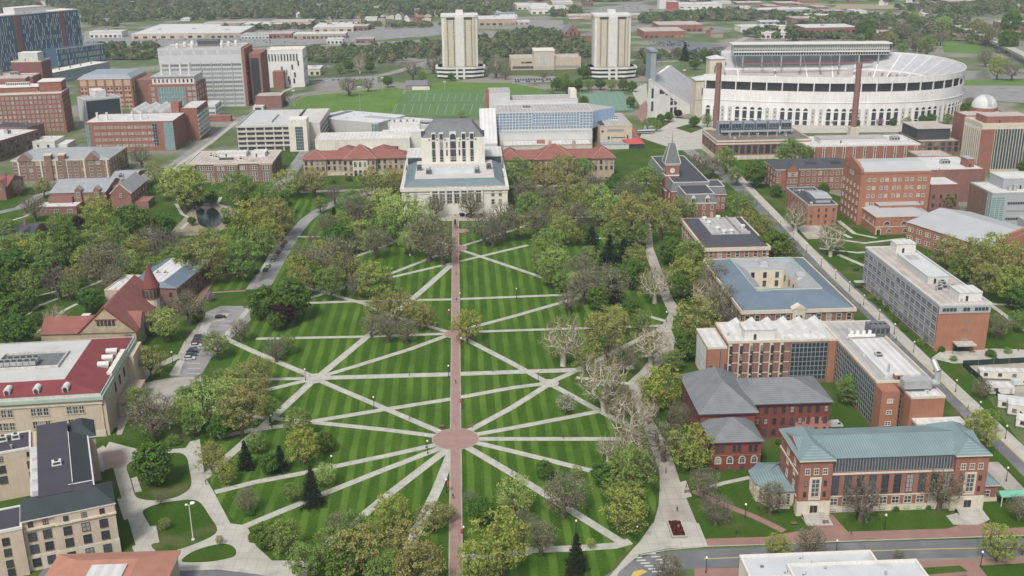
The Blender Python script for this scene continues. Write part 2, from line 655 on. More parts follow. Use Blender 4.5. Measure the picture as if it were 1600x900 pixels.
# --- pedestrian way down the north side of the oval
sheet('north_walk', [(1018, 830), (1029, 790), (1031, 760), (1030, 735), (1019, 705), (1001, 655), (985, 614), (981, 597), (1000, 580), (1015, 562), (1024, 535), (1032, 512), (1045, 490), (1036, 470), (1030, 455), (1020, 430), (1010, 400), (1008, 340), (1016, 340), (1021, 388), (1031, 415), (1043, 445), (1052, 468), (1062, 484), (1052, 500), (1049, 515), (1056, 533), (1053, 553), (1022, 578), (1004, 605), (1002, 628), (1025, 665), (1046, 705), (1056, 732), (1064, 757), (1078, 792), (1094, 830)], 0.03, CONC2)
sheet('corner_paving', [(940, 915), (985, 862), (1000, 846), (1019, 818), (1034, 815), (1078, 816), (1092, 818), (1106, 853), (1040, 858), (1000, 866), (968, 893), (955, 915)], 0.042, CONC)
sheet('bench_pad', [(1060, 754), (1072, 751), (1081, 776), (1067, 779)], 0.044, CONC)
# paths by the corner lawn
ribbon('footpath', [(1084, 770), (1130, 755), (1172, 746)], 1.8, 0.036, PATHM)
ribbon('brick_path', [(1085, 768), (1130, 788), (1180, 808), (1225, 830)], 2.4, 0.04, BRICKP2, smooth=4)
sheet('brick_sidewalk', [(1104, 853), (1098, 842), (1196, 839), (1270, 826), (1290, 800), (1302, 806), (1325, 831), (1480, 826), (1530, 812), (1560, 826), (1720, 818), (1720, 834), (1300, 846)], 0.038, BRICKP2)
sheet('brick_sidewalk', [(1085, 888), (1300, 885), (1430, 877), (1720, 868), (1720, 985), (1085, 985)], 0.038, BRICKP2)
for q in ([(1430, 888), (1500, 884), (1512, 893), (1440, 899)], [(1530, 884), (1640, 878), (1660, 905), (1560, 925)], [(1440, 905), (1510, 899), (1540, 960), (1460, 960)]):
 sheet('verge_lawn', q, 0.055, GRASS)
sheet('forecourt_paving', [(1252, 808), (1262, 797), (1290, 797), (1302, 821), (1262, 822)], 0.05, CONC)
sheet('entrance_ramp', [(1478, 806), (1503, 800), (1512, 788), (1530, 790), (1547, 812), (1528, 820), (1490, 820)], 0.05, CONC)

# --- College Road
CR = [(60, 900), (160, 898), (250, 901), (340, 899), (405, 905), (470, 925), (560, 950), (700, 968), (860, 955), (940, 925), (985, 898), (1030, 880), (1090, 873.5), (1200, 869), (1307, 863), (1450, 858), (1600, 855), (1760, 850)]
ribbon('college_road', CR, 8.6, 0.026, ASPH, smooth=5)
ribbon('kerb_line', [(1000, 868), (1040, 860), (1106, 854), (1200, 851), (1300, 847), (1450, 842), (1720, 833)], 0.4, 0.12, CONC)
ribbon('centre_line', [(1100, 873.3), (1200, 869), (1307, 863), (1450, 858), (1600, 855), (1760, 850)], 0.3, 0.031, YPAINT, smooth=3)
sheet('median_marking', [(990, 893), (1003, 890), (1012, 893), (998, 900), (985, 902)], 0.032, YPAINT)
b = MB()
for (x0, y0, x1, y1, n) in ((996, 871, 1026, 893, 6), (1018, 865, 1052, 888, 6)):
 for i in range(n):
  t = i / (n - 1)
  q = P(x0 + (x1 - x0) * t, y0 + (y1 - y0) * t)
  b.face([(q.x - 1.2, q.y - 0.35, 0.033), (q.x + 1.2, q.y - 0.35, 0.033), (q.x + 1.2, q.y + 0.25, 0.033), (q.x - 1.2, q.y + 0.25, 0.033)])
tag(b.build('road_markings', PAINT), kind='structure')
# median wedge on Hayes side
# --- 17th avenue along the north
AV = [(1130, 272), (1170, 306), (1240, 372), (1337, 463), (1420, 545), (1502, 628), (1600, 722), (1700, 820)]
ribbon('avenue', AV, 9.0, 0.03, ASPH, smooth=3)
ribbon('avenue_line', [(1420, 545), (1502, 628), (1600, 722), (1700, 820)], 0.3, 0.036, YPAINT)
ribbon('avenue_sidewalk', [(1140, 262), (1310, 436), (1375, 496), (1460, 577), (1530, 643), (1610, 718), (1680, 785)], 5.0, 0.034, CONC)
ribbon('avenue_sidewalk', [(1545, 722), (1610, 790), (1660, 840)], 6.0, 0.034, CONC2)
ribbon('cross_street', [(1120, 283), (1180, 285), (1260, 290), (1420, 300)], 6.0, 0.028, ASPH_OLD)
ribbon('avenue', [(1130, 272), (1090, 245), (1050, 215), (1020, 190)], 9.0, 0.032, ASPH_OLD, smooth=3)
ribbon('avenue_sidewalk', [(1140, 262), (1110, 240), (1075, 215)], 4.0, 0.036, CONC)
# north green with its paths
for i, q in enumerate(([(1270, 368), (1350, 380), (1420, 372)], [(1280, 388), (1340, 395), (1400, 390)], [(1310, 398), (1352, 416)], [(1250, 330), (1290, 352), (1330, 372)], [(1265, 322), (1262, 345), (1290, 365)], [(1310, 345), (1335, 365), (1370, 372)])):
 ribbon('footpath', q, 2.6, 0.036 + 0.004 * i, PATHM)
sheet('plaza_paving', [(1245, 355), (1280, 345), (1295, 372), (1262, 374)], 0.034, CONC2)
sheet('entrance_paving', [(1455, 560), (1475, 545), (1560, 545), (1640, 548), (1640, 562), (1560, 566), (1490, 568)], 0.05, CONC)
ribbon('footpath', [(1540, 470), (1600, 515), (1660, 560)], 2.2, 0.04, PATHM)
ribbon('footpath', [(1550, 475), (1610, 478)], 2.2, 0.045, PATHM)
sheet('site_yard', [(1508, 572), (1640, 565), (1760, 700), (1640, 700)], 0.05, mat('site gravel', (.36, .33, .28), .95, var=.25, scale=.5, fine=.15))
# --- streets in front of the library
ribbon('library_street', [(470, 300), (560, 297), (632, 294)], 6.0, 0.03, ASPH_OLD)
ribbon('library_street', [(792, 292), (880, 290), (990, 287), (1060, 285), (1125, 283)], 7.0, 0.03, CONC2)
ribbon('south_drive', [(402, 452), (415, 432), (437, 398), (458, 368), (483, 340), (520, 318), (560, 305), (600, 298)], [11, 10.5, 9, 7.5, 7, 7, 7, 7], 0.036, ASPH_OLD, smooth=4)
ribbon('side_street', [(428, 300), (450, 275), (472, 245), (492, 215), (520, 190), (560, 160), (600, 140)], 9.0, 0.034, ASPH_OLD, smooth=3)
ribbon('sidewalk', [(443, 362), (400, 440)], 2.0, 0.04, CONC)
ribbon('footpath', [(465, 370), (500, 370)], 3.0, 0.042, PATHM)
ribbon('sidewalk', [(250, 280), (290, 250), (330, 222), (370, 190)], 4.0, 0.03, CONC)
ribbon('side_street', [(255, 268), (300, 235), (345, 205), (385, 180)], 6.0, 0.024, ASPH_OLD)
# --- the south side: car park, church walks and the pond hollow
sheet('car_park', [(266, 588), (318, 490), (345, 478), (388, 478), (392, 500), (360, 530), (330, 560), (312, 590)], 0.034, ASPH_OLD)
sheet('car_park_apron', [(310, 518), (322, 490), (358, 490), (350, 500), (330, 505), (322, 520)], 0.045, CONC)
sheet('car_park_apron', [(264, 586), (278, 563), (288, 563), (280, 586)], 0.045, CONC)
sheet('drive_paving', [(215, 600), (268, 590), (314, 588), (322, 600), (290, 612), (262, 640), (225, 640)], 0.03, CONC2)
ribbon('footpath', [(280, 555), (262, 565), (240, 575), (215, 600), (198, 640), (180, 680)], 4.0, 0.032, CONC2, smooth=3)
ribbon('footpath', [(285, 560), (297, 535), (312, 515)], 5.0, 0.036, CONC2)
b = MB()
for (x, y) in ((292, 568), (293, 576), (291, 584), (340, 502), (343, 509)):
 for k in range(3):
  c = P(x + k * 7, y)
  b.face([(c.x, c.y, 0.05), (c.x + 1.6, c.y, 0.05), (c.x + 1.6, c.y + 0.45, 0.05), (c.x, c.y + 0.45, 0.05)])
tag(b.build('road_markings', PAINT), kind='structure')
ribbon('brick_path', [(305, 478), (330, 440), (345, 430), (392, 425)], 3.0, 0.05, BRICKP2, smooth=3)
sheet('garden_lawn', [(322, 446), (340, 433), (390, 428), (384, 452), (330, 455)], 0.03, GRASS_OVAL)
ribbon('brick_path', [(320, 458), (384, 454)], 2.0, 0.046, BRICKP2)
sheet('pond_bank', [(268, 366), (288, 340), (308, 320), (335, 318), (366, 326), (360, 350), (335, 364), (300, 368)], 0.03, mat('pond bank earth', (.25, .21, .15), .95, var=.3, scale=.6, fine=.2), smooth=3)
sheet('pond_water', [(307, 328), (318, 322), (336, 326), (346, 338), (345, 350), (330, 357), (313, 352), (308, 341)], 0.05, plain('pond water', (0.012, 0.018, 0.02), 0.16, spec=0.4), smooth=4)
for i, q in enumerate(([(275, 318), (285, 335), (300, 342), (283, 358)], [(345, 308), (340, 318), (365, 330)], [(110, 368), (145, 365), (165, 372)], [(0, 458), (60, 462), (110, 450)], [(30, 500), (60, 478), (120, 455), (180, 430)], [(60, 520), (100, 485), (130, 470)], [(230, 345), (236, 370), (232, 375)])):
 ribbon('footpath', q, 2.0, 0.036 + 0.004 * i, PATHM)
b = MB()
for k in range(7):      # amphitheatre steps
 a, c = P(128 + k * 6, 376 + k * 5.5), P(160 + k * 6, 374 + k * 6.5)
 b.box(min(a.x, c.x), max(a.x, c.x), a.y - 0.4, a.y + 0.4, 0, 0.45)
tag(b.build('terrace_steps', CONC2), kind='structure')
ribbon('street', [(-60, 345), (30, 325), (62, 305), (90, 297)], 7, 0.03, ASPH_OLD)
ribbon('sidewalk', [(0, 350), (40, 338), (75, 318)], 2.0, 0.04, CONC)
# --- the south-east concourse and its lawn islands
sheet('concourse', [(150, 703), (170, 690), (196, 697), (228, 705), (290, 700), (297, 690), (312, 686), (316, 717), (320, 745), (336, 772), (360, 818), (385, 821), (402, 855), (425, 876), (478, 876), (482, 912), (400, 897), (340, 890), (250, 893), (215, 880), (205, 850), (180, 770), (170, 740), (152, 735)], 0.046, CONC)
sheet('brick_court', [(157, 706), (190, 703), (200, 715), (196, 730), (165, 735)], 0.052, mat('rosy paving', (0.36, 0.28, 0.235), 0.9, var=0.15, scale=0.6, fine=0.12))
for nm, q in (('lawn_island', [(198, 727), (222, 716), (252, 710), (280, 708), (292, 716), (296, 735), (299, 752), (296, 764), (280, 775), (262, 780), (240, 782), (222, 780), (211, 774), (204, 750)]),
              ('lawn_island', [(223, 801), (230, 794), (250, 787), (275, 783), (300, 781), (314, 787), (327, 806), (339, 825), (334, 836), (312, 847), (285, 857), (262, 863), (247, 863), (236, 852), (246, 845), (233, 820)]),
              ('lawn_island', [(284, 875), (300, 863), (325, 854), (352, 850), (367, 857), (367, 869), (345, 875), (325, 878), (292, 879)]),
              ('lawn_island', [(192, 694), (200, 676), (215, 655), (285, 650), (293, 676), (285, 690), (262, 695), (240, 696)])):
 sheet(nm, q, 0.11, GRASS, smooth=3, drop=0.1)
for q in ([(162, 735), (177, 731), (190, 779), (178, 780)], [(184, 815), (200, 811), (212, 852), (192, 858)], [(176, 690), (180, 668), (184, 668), (180, 692)], [(165, 700), (160, 695), (180, 668), (184, 668)]):
 sheet('verge_lawn', q, 0.056, GRASS)
sheet('bicycle_pad', [(205, 748), (214, 745), (222, 768), (211, 770)], 0.14, CONC)
sheet('bicycle_pad', [(232, 823), (244, 822), (249, 848), (238, 850)], 0.14, CONC)

# --- playing fields and land west of the library
sheet('playing_field', [(450, 166), (478, 150), (560, 142), (618, 137), (632, 140), (612, 180), (560, 178), (470, 172)], 0.10, GRASS_BRIGHT)
sheet('turf_field', [(612, 181), (634, 142), (765, 143), (850, 146), (850, 160), (760, 182)], 0.11, GRASS_TURF)
sheet('far_lawn', [(670, 131), (690, 128), (800, 130), (850, 140), (845, 150), (640, 142)], 0.09, GRASS_BRIGHT)
sheet('tennis_court', [(905, 147), (972, 143), (990, 172), (920, 176)], 0.12, mat('court surface', (0.14, 0.25, 0.19), 0.9, var=0.05))
sheet('mall_car_park', [(130, 71), (133, 48), (300, 50), (470, 46), (695, 38), (692, 46), (575, 62), (470, 71), (300, 72)], 0.11, ASPH_OLD)
sheet('far_lawn', [(290, 122), (500, 128), (640, 120), (660, 105), (470, 90), (280, 95)], 0.08, GRASS_ROUGH)
sheet('far_lawn', [(780, 78), (920, 60), (1010, 90), (1010, 118), (780, 118)], 0.08, GRASS_ROUGH)
b = MB()
def lines(pts, w=0.3, z=0.16):
 q = W(pts)
 L, R = ribbon_pts(q, w)
 for i in range(len(q) - 1):
  b.face([(*R[i], z), (*R[i + 1], z), (*L[i + 1], z), (*L[i], z)])
for i in range(10):
 x = 657 + i * 11.2
 lines([(x, 146.5), (x - 3.2, 158.0)], 0.45)
for i in range(10):
 x = 620 + i * 13.2
 lines([(x, 163), (x - 4.5, 178)], 0.45)
for q in ([(650, 146.5), (766, 146.5), (762, 158), (642, 158), (650, 146.5)], [(618, 163), (752, 163), (747, 178.5), (612, 178.5), (618, 163)]):
 lines(q, 0.5, 0.165)
tag(b.build('pitch_markings', FPAINT), kind='structure')
b = MB()
for i in range(7):
 x = 912 + i * 9.5
 lines([(x, 148), (x + 10, 171)], 0.3)
lines([(912, 148), (970, 145)], 0.4, 0.17)
lines([(924, 172), (985, 169)], 0.4, 0.17)
tag(b.build('court_markings', FPAINT), kind='structure')
for q in ([(1300, 3), (1480, 5), (1470, 8), (1290, 6)], [(1130, 2), (1310, 1), (1300, 5), (1060, 5)], [(1472, 69), (1535, 72), (1530, 84), (1475, 82)], [(1440, 62), (1500, 66), (1490, 69), (1400, 67)]):
 sheet('far_lawn', q, 0.1, GRASS_BRIGHT)
sheet('far_field', [(1310, 6), (1460, 8), (1440, 14), (1300, 14)], 0.1, DIRT)
RIVERM = plain('river water', (0.16, 0.155, 0.13), 0.18, spec=0.5)
sheet('river', [(1495, 110), (1620, 113), (1760, 118), (1760, 125), (1620, 123), (1500, 124)], 0.12, RIVERM)
sheet('river', [(400, 101), (560, 101), (680, 94), (760, 90), (1000, 92), (1200, 94), (1200, 97), (1000, 96), (760, 95), (640, 101), (560, 105), (400, 106)], 0.12, RIVERM)
sheet('far_car_park', [(1505, 134), (1760, 138), (1760, 165), (1640, 164), (1503, 154)], 0.12, ASPH_OLD)
sheet('river_bank', [(1500, 125.5), (1760, 127), (1760, 134), (1502, 133)], 0.13, GRASS_BRIGHT)
ribbon('freeway', [(100, 82), (250, 80), (400, 76), (475, 73), (600, 67), (690, 62), (760, 55)], 22, 0.14, ASPH_OLD)
ribbon('far_road', [(440, 130), (500, 124), (560, 121), (600, 117), (650, 103), (692, 90), (740, 82)], 14, 0.16, ASPH_OLD, smooth=3)
ribbon('far_road', [(420, 166), (470, 148), (530, 140), (600, 135)], 8, 0.16, ASPH_OLD, smooth=3)
ribbon('footpath', [(436, 146), (475, 130), (512, 126)], 4, 0.18, CONC)
ribbon('far_road', [(1020, 97), (1180, 90), (1300, 92)], 12, 0.14, ASPH_OLD)
ribbon('bridge_road', [(1490, 44), (1540, 66), (1600, 98), (1700, 150)], 13, 0.3, CONC)
ribbon('far_road', [(1300, 28), (1420, 24), (1500, 22), (1700, 20)], 14, 0.14, ASPH_OLD)
ribbon('far_road', [(1175, 55), (1152, 65), (1130, 85)], 10, 0.15, CONC2)
for q in ([(165, 58), (250, 57), (420, 60), (470, 68), (410, 72), (160, 68)], [(590, 45), (680, 44), (688, 55), (600, 62)], [(1012, 62), (1080, 65), (1135, 72), (1130, 82), (1050, 80)], [(798, 122), (866, 119), (872, 128), (800, 131)], [(940, 10), (1010, 7), (1015, 18), (930, 19)], [(508, 122), (590, 120), (590, 130), (500, 137)], [(800, 30), (880, 32), (880, 45), (800, 40)]):
 sheet('far_car_park', q, 0.13, ASPH_OLD if q[0][0] != 1012 else ASPH)
# stadium apron and its forecourt
sheet('stadium_plaza', [(1000, 215), (1010, 190), (1000, 165), (985, 140), (1010, 130), (1015, 180), (1105, 190), (1510, 195), (1510, 205), (1110, 210), (1110, 232), (1060, 235)], 0.05, CONC)
sheet('stadium_lawn', [(1012, 192), (1016, 182), (1050, 190), (1030, 202)], 0.08, GRASS)
sheet('stadium_lawn', [(1055, 200), (1080, 193), (1100, 200), (1080, 208)], 0.08, GRASS)
sheet('stadium_lawn', [(1005, 230), (1035, 235), (1045, 245), (1010, 248)], 0.08, GRASS)
sheet('brick_court', [(994, 180), (1000, 165), (1010, 157), (1015, 178), (1003, 192)], 0.09, BRICKP2)
# ------------------------------------------------------------------ building kit: every building is an Empty with wall, roof, windows ... as parts
GLASS = glass_mat('window glass', (0.035, 0.042, 0.05), 0.15, 0.6, True)
GLASSB = glass_mat('blue curtain glass', (0.10, 0.17, 0.25), 0.12, 0.4)
GLASSD = glass_mat('dark curtain glass', (0.03, 0.045, 0.055), 0.1, 0.5)
GLASST = glass_mat('teal glass', (0.13, 0.21, 0.22), 0.15, 0.4)
LOUVRE = plain('dark louvre', (0.05, 0.055, 0.06), 0.7)
WHITE = mat('white paint', (0.60, 0.595, 0.57), 0.7, var=0.08, scale=0.8, fine=0.04, streak=0.06)
WHITER = mat('white roof membrane', (0.54, 0.54, 0.53), 0.8, var=0.12, scale=0.4, fine=0.06, seam=('X', 0.11), seam_amt=0.07, blotch=((0.42, 0.41, 0.39), 0.12, 0.60, 0.75))
GREYR = mat('grey roof membrane', (0.37, 0.365, 0.355), 0.9, var=0.14, scale=0.35, fine=0.07, seam=('X', 0.11), seam_amt=0.07, blotch=((0.24, 0.23, 0.22), 0.1, 0.6, 0.78))
GRAVR = mat('pinkish gravel roof', (0.42, 0.375, 0.345), 0.95, var=0.16, scale=0.4, fine=0.1, seam=('X', 0.11), seam_amt=0.07, blotch=((0.27, 0.25, 0.23), 0.08, 0.58, 0.75))
BLACKR = mat('black roof', (0.06, 0.065, 0.075), 0.85, var=0.2, scale=0.4, fine=0.1)
LIME = mat('limestone', (0.56, 0.51, 0.42), 0.9, var=0.10, scale=0.6, fine=0.06, streak=0.1, course=0.04)
PALE = mat('pale stone', (0.64, 0.61, 0.55), 0.9, var=0.08, scale=0.5, fine=0.05, streak=0.1)
CONCW = mat('concrete wall', (0.50, 0.485, 0.455), 0.9, var=0.12, scale=0.4, fine=0.06, streak=0.16)
TAN = mat('tan panel', (0.50, 0.45, 0.355), 0.9, var=0.08, scale=0.6, fine=0.05, streak=0.06)
BUFF = mat('buff brick', (0.40, 0.315, 0.245), 0.95, var=0.12, scale=0.8, fine=0.12, streak=0.08)
TANB = mat('tan brick', (0.50, 0.42, 0.33), 0.95, var=0.1, scale=0.8, fine=0.1, streak=0.08)
RED = mat('red brick', (0.265, 0.12, 0.093), 0.95, var=0.14, scale=0.8, fine=0.14, streak=0.1, course=0.05)
ORANGE = mat('orange brick', (0.33, 0.155, 0.10), 0.95, var=0.12, scale=0.8, fine=0.12, streak=0.08, course=0.05)
DKRED = mat('dark red brick', (0.19, 0.058, 0.048), 0.95, var=0.15, scale=0.8, fine=0.14, streak=0.1)
BROWN = mat('brown brick', (0.22, 0.135, 0.105), 0.95, var=0.15, scale=0.8, fine=0.14, streak=0.1)
MAROON = mat('maroon brick', (0.235, 0.125, 0.105), 0.95, var=0.12, scale=0.8, fine=0.12, streak=0.08)
GREYM = mat('grey metal panel', (0.36, 0.37, 0.385), 0.5, var=0.05, scale=0.8, fine=0.03, seam=('Z', 0.3), seam_amt=0.06)
GREYL = mat('light grey panel', (0.52, 0.53, 0.53), 0.6, var=0.06, scale=0.6, fine=0.03, streak=0.06)
BLUEG = mat('blue grey cladding', (0.26, 0.30, 0.34), 0.6, var=0.06, scale=0.5, fine=0.03)
TEALR = mat('weathered copper roof', (0.17, 0.235, 0.245), 0.6, var=0.12, scale=0.5, fine=0.05, seam=('X', 0.42), seam_amt=0.16)
TEALX = mat('copper roof seams across', (0.17, 0.235, 0.245), 0.6, var=0.12, scale=0.5, fine=0.05, seam=('Y', 0.42), seam_amt=0.16)
BLUER = mat('blue grey metal roof', (0.135, 0.18, 0.23), 0.55, var=0.12, scale=0.4, fine=0.05, seam=('X', 0.5), seam_amt=0.12)
SLATE = mat('slate roof', (0.17, 0.18, 0.19), 0.8, var=0.15, scale=0.8, fine=0.22, course=0.1)
SLATEL = mat('pale slate roof', (0.29, 0.305, 0.32), 0.8, var=0.12, scale=0.8, fine=0.14, course=0.08)
SLATED = mat('dark slate roof', (0.062, 0.068, 0.08), 0.8, var=0.15, scale=0.8, fine=0.18, course=0.1)
REDT = mat('red tile roof', (0.235, 0.095, 0.08), 0.85, var=0.14, scale=0.8, fine=0.14, seam=('X', 0.8), seam_amt=0.08)
DKREDT = mat('deep red tile roof', (0.19, 0.045, 0.05), 0.85, var=0.14, scale=0.8, fine=0.16)
ORANGET = mat('orange tile roof', (0.40, 0.19, 0.135), 0.85, var=0.12, scale=0.8, fine=0.12, seam=('X', 0.8), seam_amt=0.08)
COPPER = mat('green copper trim', (0.34, 0.42, 0.35), 0.8, var=0.12, scale=0.6)
METALW = mat('pale standing seam roof', (0.40, 0.41, 0.42), 0.45, var=0.07, scale=0.3, fine=0.03, seam=('X', 0.4), seam_amt=0.05)
MECH = mat('rooftop machinery', (0.42, 0.43, 0.43), 0.5, var=0.15, scale=1.2, fine=0.1, metal=0.3)
MECHD = mat('dark machinery', (0.14, 0.15, 0.16), 0.6, var=0.2, scale=1.2, fine=0.1)
DOORM = plain('dark door', (0.035, 0.03, 0.028), 0.5)
FRAMEW = plain('white window frame', (0.6, 0.58, 0.53), 0.7)
FRAMES = plain('stone window surround', (0.48, 0.43, 0.35), 0.85)
FRAMED = plain('dark window frame', (0.06, 0.055, 0.05), 0.6)
FRAMEG = plain('grey window frame', (0.33, 0.34, 0.35), 0.6)
STY = {'w': (FRAMEW, GLASS, 0.16), 's': (FRAMES, GLASS, 0.22), 'd': (FRAMED, GLASS, 0.08), 'g': (FRAMEG, GLASS, 0.14), 'b': (FRAMEG, GLASSB, 0.1), 't': (FRAMEW, GLASST, 0.14)}
_winmesh = {}


def win_mesh(w, h, style, arch=False, mul=(1, 1)):
 key = (round(w, 1), round(h, 1), style, arch, mul)
 if key in _winmesh:
  return _winmesh[key]
 w, h = key[0], key[1]
 fm, gm, t = STY[style]
 b = MB()
 D, G = 0.16, 0.04
 def bar(x0, x1, z0, z1, d=D):
  b.face([(x0, -d, z0), (x1, -d, z0), (x1, -d, z1), (x0, -d, z1)], 0)
  b.face([(x0, 0, z1), (x0, -d, z1), (x1, -d, z1), (x1, 0, z1)], 0)
  b.face([(x0, 0, z0), (x1, 0, z0), (x1, -d, z0), (x0, -d, z0)], 0)
  b.face([(x0, 0, z0), (x0, -d, z0), (x0, -d, z1), (x0, 0, z1)], 0)
  b.face([(x1, -d, z0), (x1, 0, z0), (x1, 0, z1), (x1, -d, z1)], 0)
 hw = w / 2
 if arch:
  zs = h - hw
  pts = [(-hw, 0), (hw, 0)] + [(hw * math.cos(a), zs + hw * math.sin(a)) for a in [PI * i / 10 for i in range(11)]]
  b.face([(x, -G, z) for x, z in pts], 1)
  ro = hw + t * 1.4
  for i in range(10):
   a0, a1 = PI * i / 10, PI * (i + 1) / 10
   b.face([(hw * math.cos(a0), -D, zs + hw * math.sin(a0)), (ro * math.cos(a0), -D, zs + ro * math.sin(a0)), (ro * math.cos(a1), -D, zs + ro * math.sin(a1)), (hw * math.cos(a1), -D, zs + hw * math.sin(a1))], 0)
   b.face([(ro * math.cos(a0), -D, zs + ro * math.sin(a0)), (ro * math.cos(a0), 0, zs + ro * math.sin(a0)), (ro * math.cos(a1), 0, zs + ro * math.sin(a1)), (ro * math.cos(a1), -D, zs + ro * math.sin(a1))], 0)
  bar(-ro, -hw, 0, zs)
  bar(hw, ro, 0, zs)
  bar(-ro, ro, -t, 0, D + 0.06)
  bar(-0.05, 0.05, 0, zs, 0.09)
  bar(-hw, hw, zs - 0.06, zs + 0.06, 0.08)
 else:
  b.face([(-hw, -G, 0), (hw, -G, 0), (hw, -G, h), (-hw, -G, h)], 1)
  bar(-hw - t, -hw, 0, h)
  bar(hw, hw + t, 0, h)
  bar(-hw - t, hw + t, h, h + t)
  bar(-hw - t * 1.3, hw + t * 1.3, -t * 1.2, 0, D + 0.08)
  mw = 0.035 + min(0.05, t * 0.3)
  for i in range(mul[0]):
   x = -hw + w * (i + 1) / (mul[0] + 1)
   bar(x - mw, x + mw, 0, h, 0.09)
  for i in range(mul[1]):
   z = h * (i + 1) / (mul[1] + 1)
   bar(-hw, hw, z - mw, z + mw, 0.085)
 _winmesh[key] = b.mesh('window', [fm, gm])
 return _winmesh[key]


VENTS = [MB().lathe([(.22, 0), (.22, .9), (.4, .95), (.4, 1.2), (.02, 1.35)], 0, 0, 8).mesh('roof_vent', MECH), MB().box(-.7, .7, -.5, .5, 0, .7).box(-.55, .55, -.35, .35, .7, .8).mesh('roof_hatch', GREYL), MB().lathe([(.35, 0), (.3, .06), (.02, .08)], 0, 0, 8).tube((.6, 0, 0), (.6, 0, .8), .07, .07, 5).mesh('roof_drain', MECHD)]
SIDE_RZ = {'f': 0.0, 'r': PI / 2, 'l': -PI / 2, 'b': PI}
BUILDINGS = []


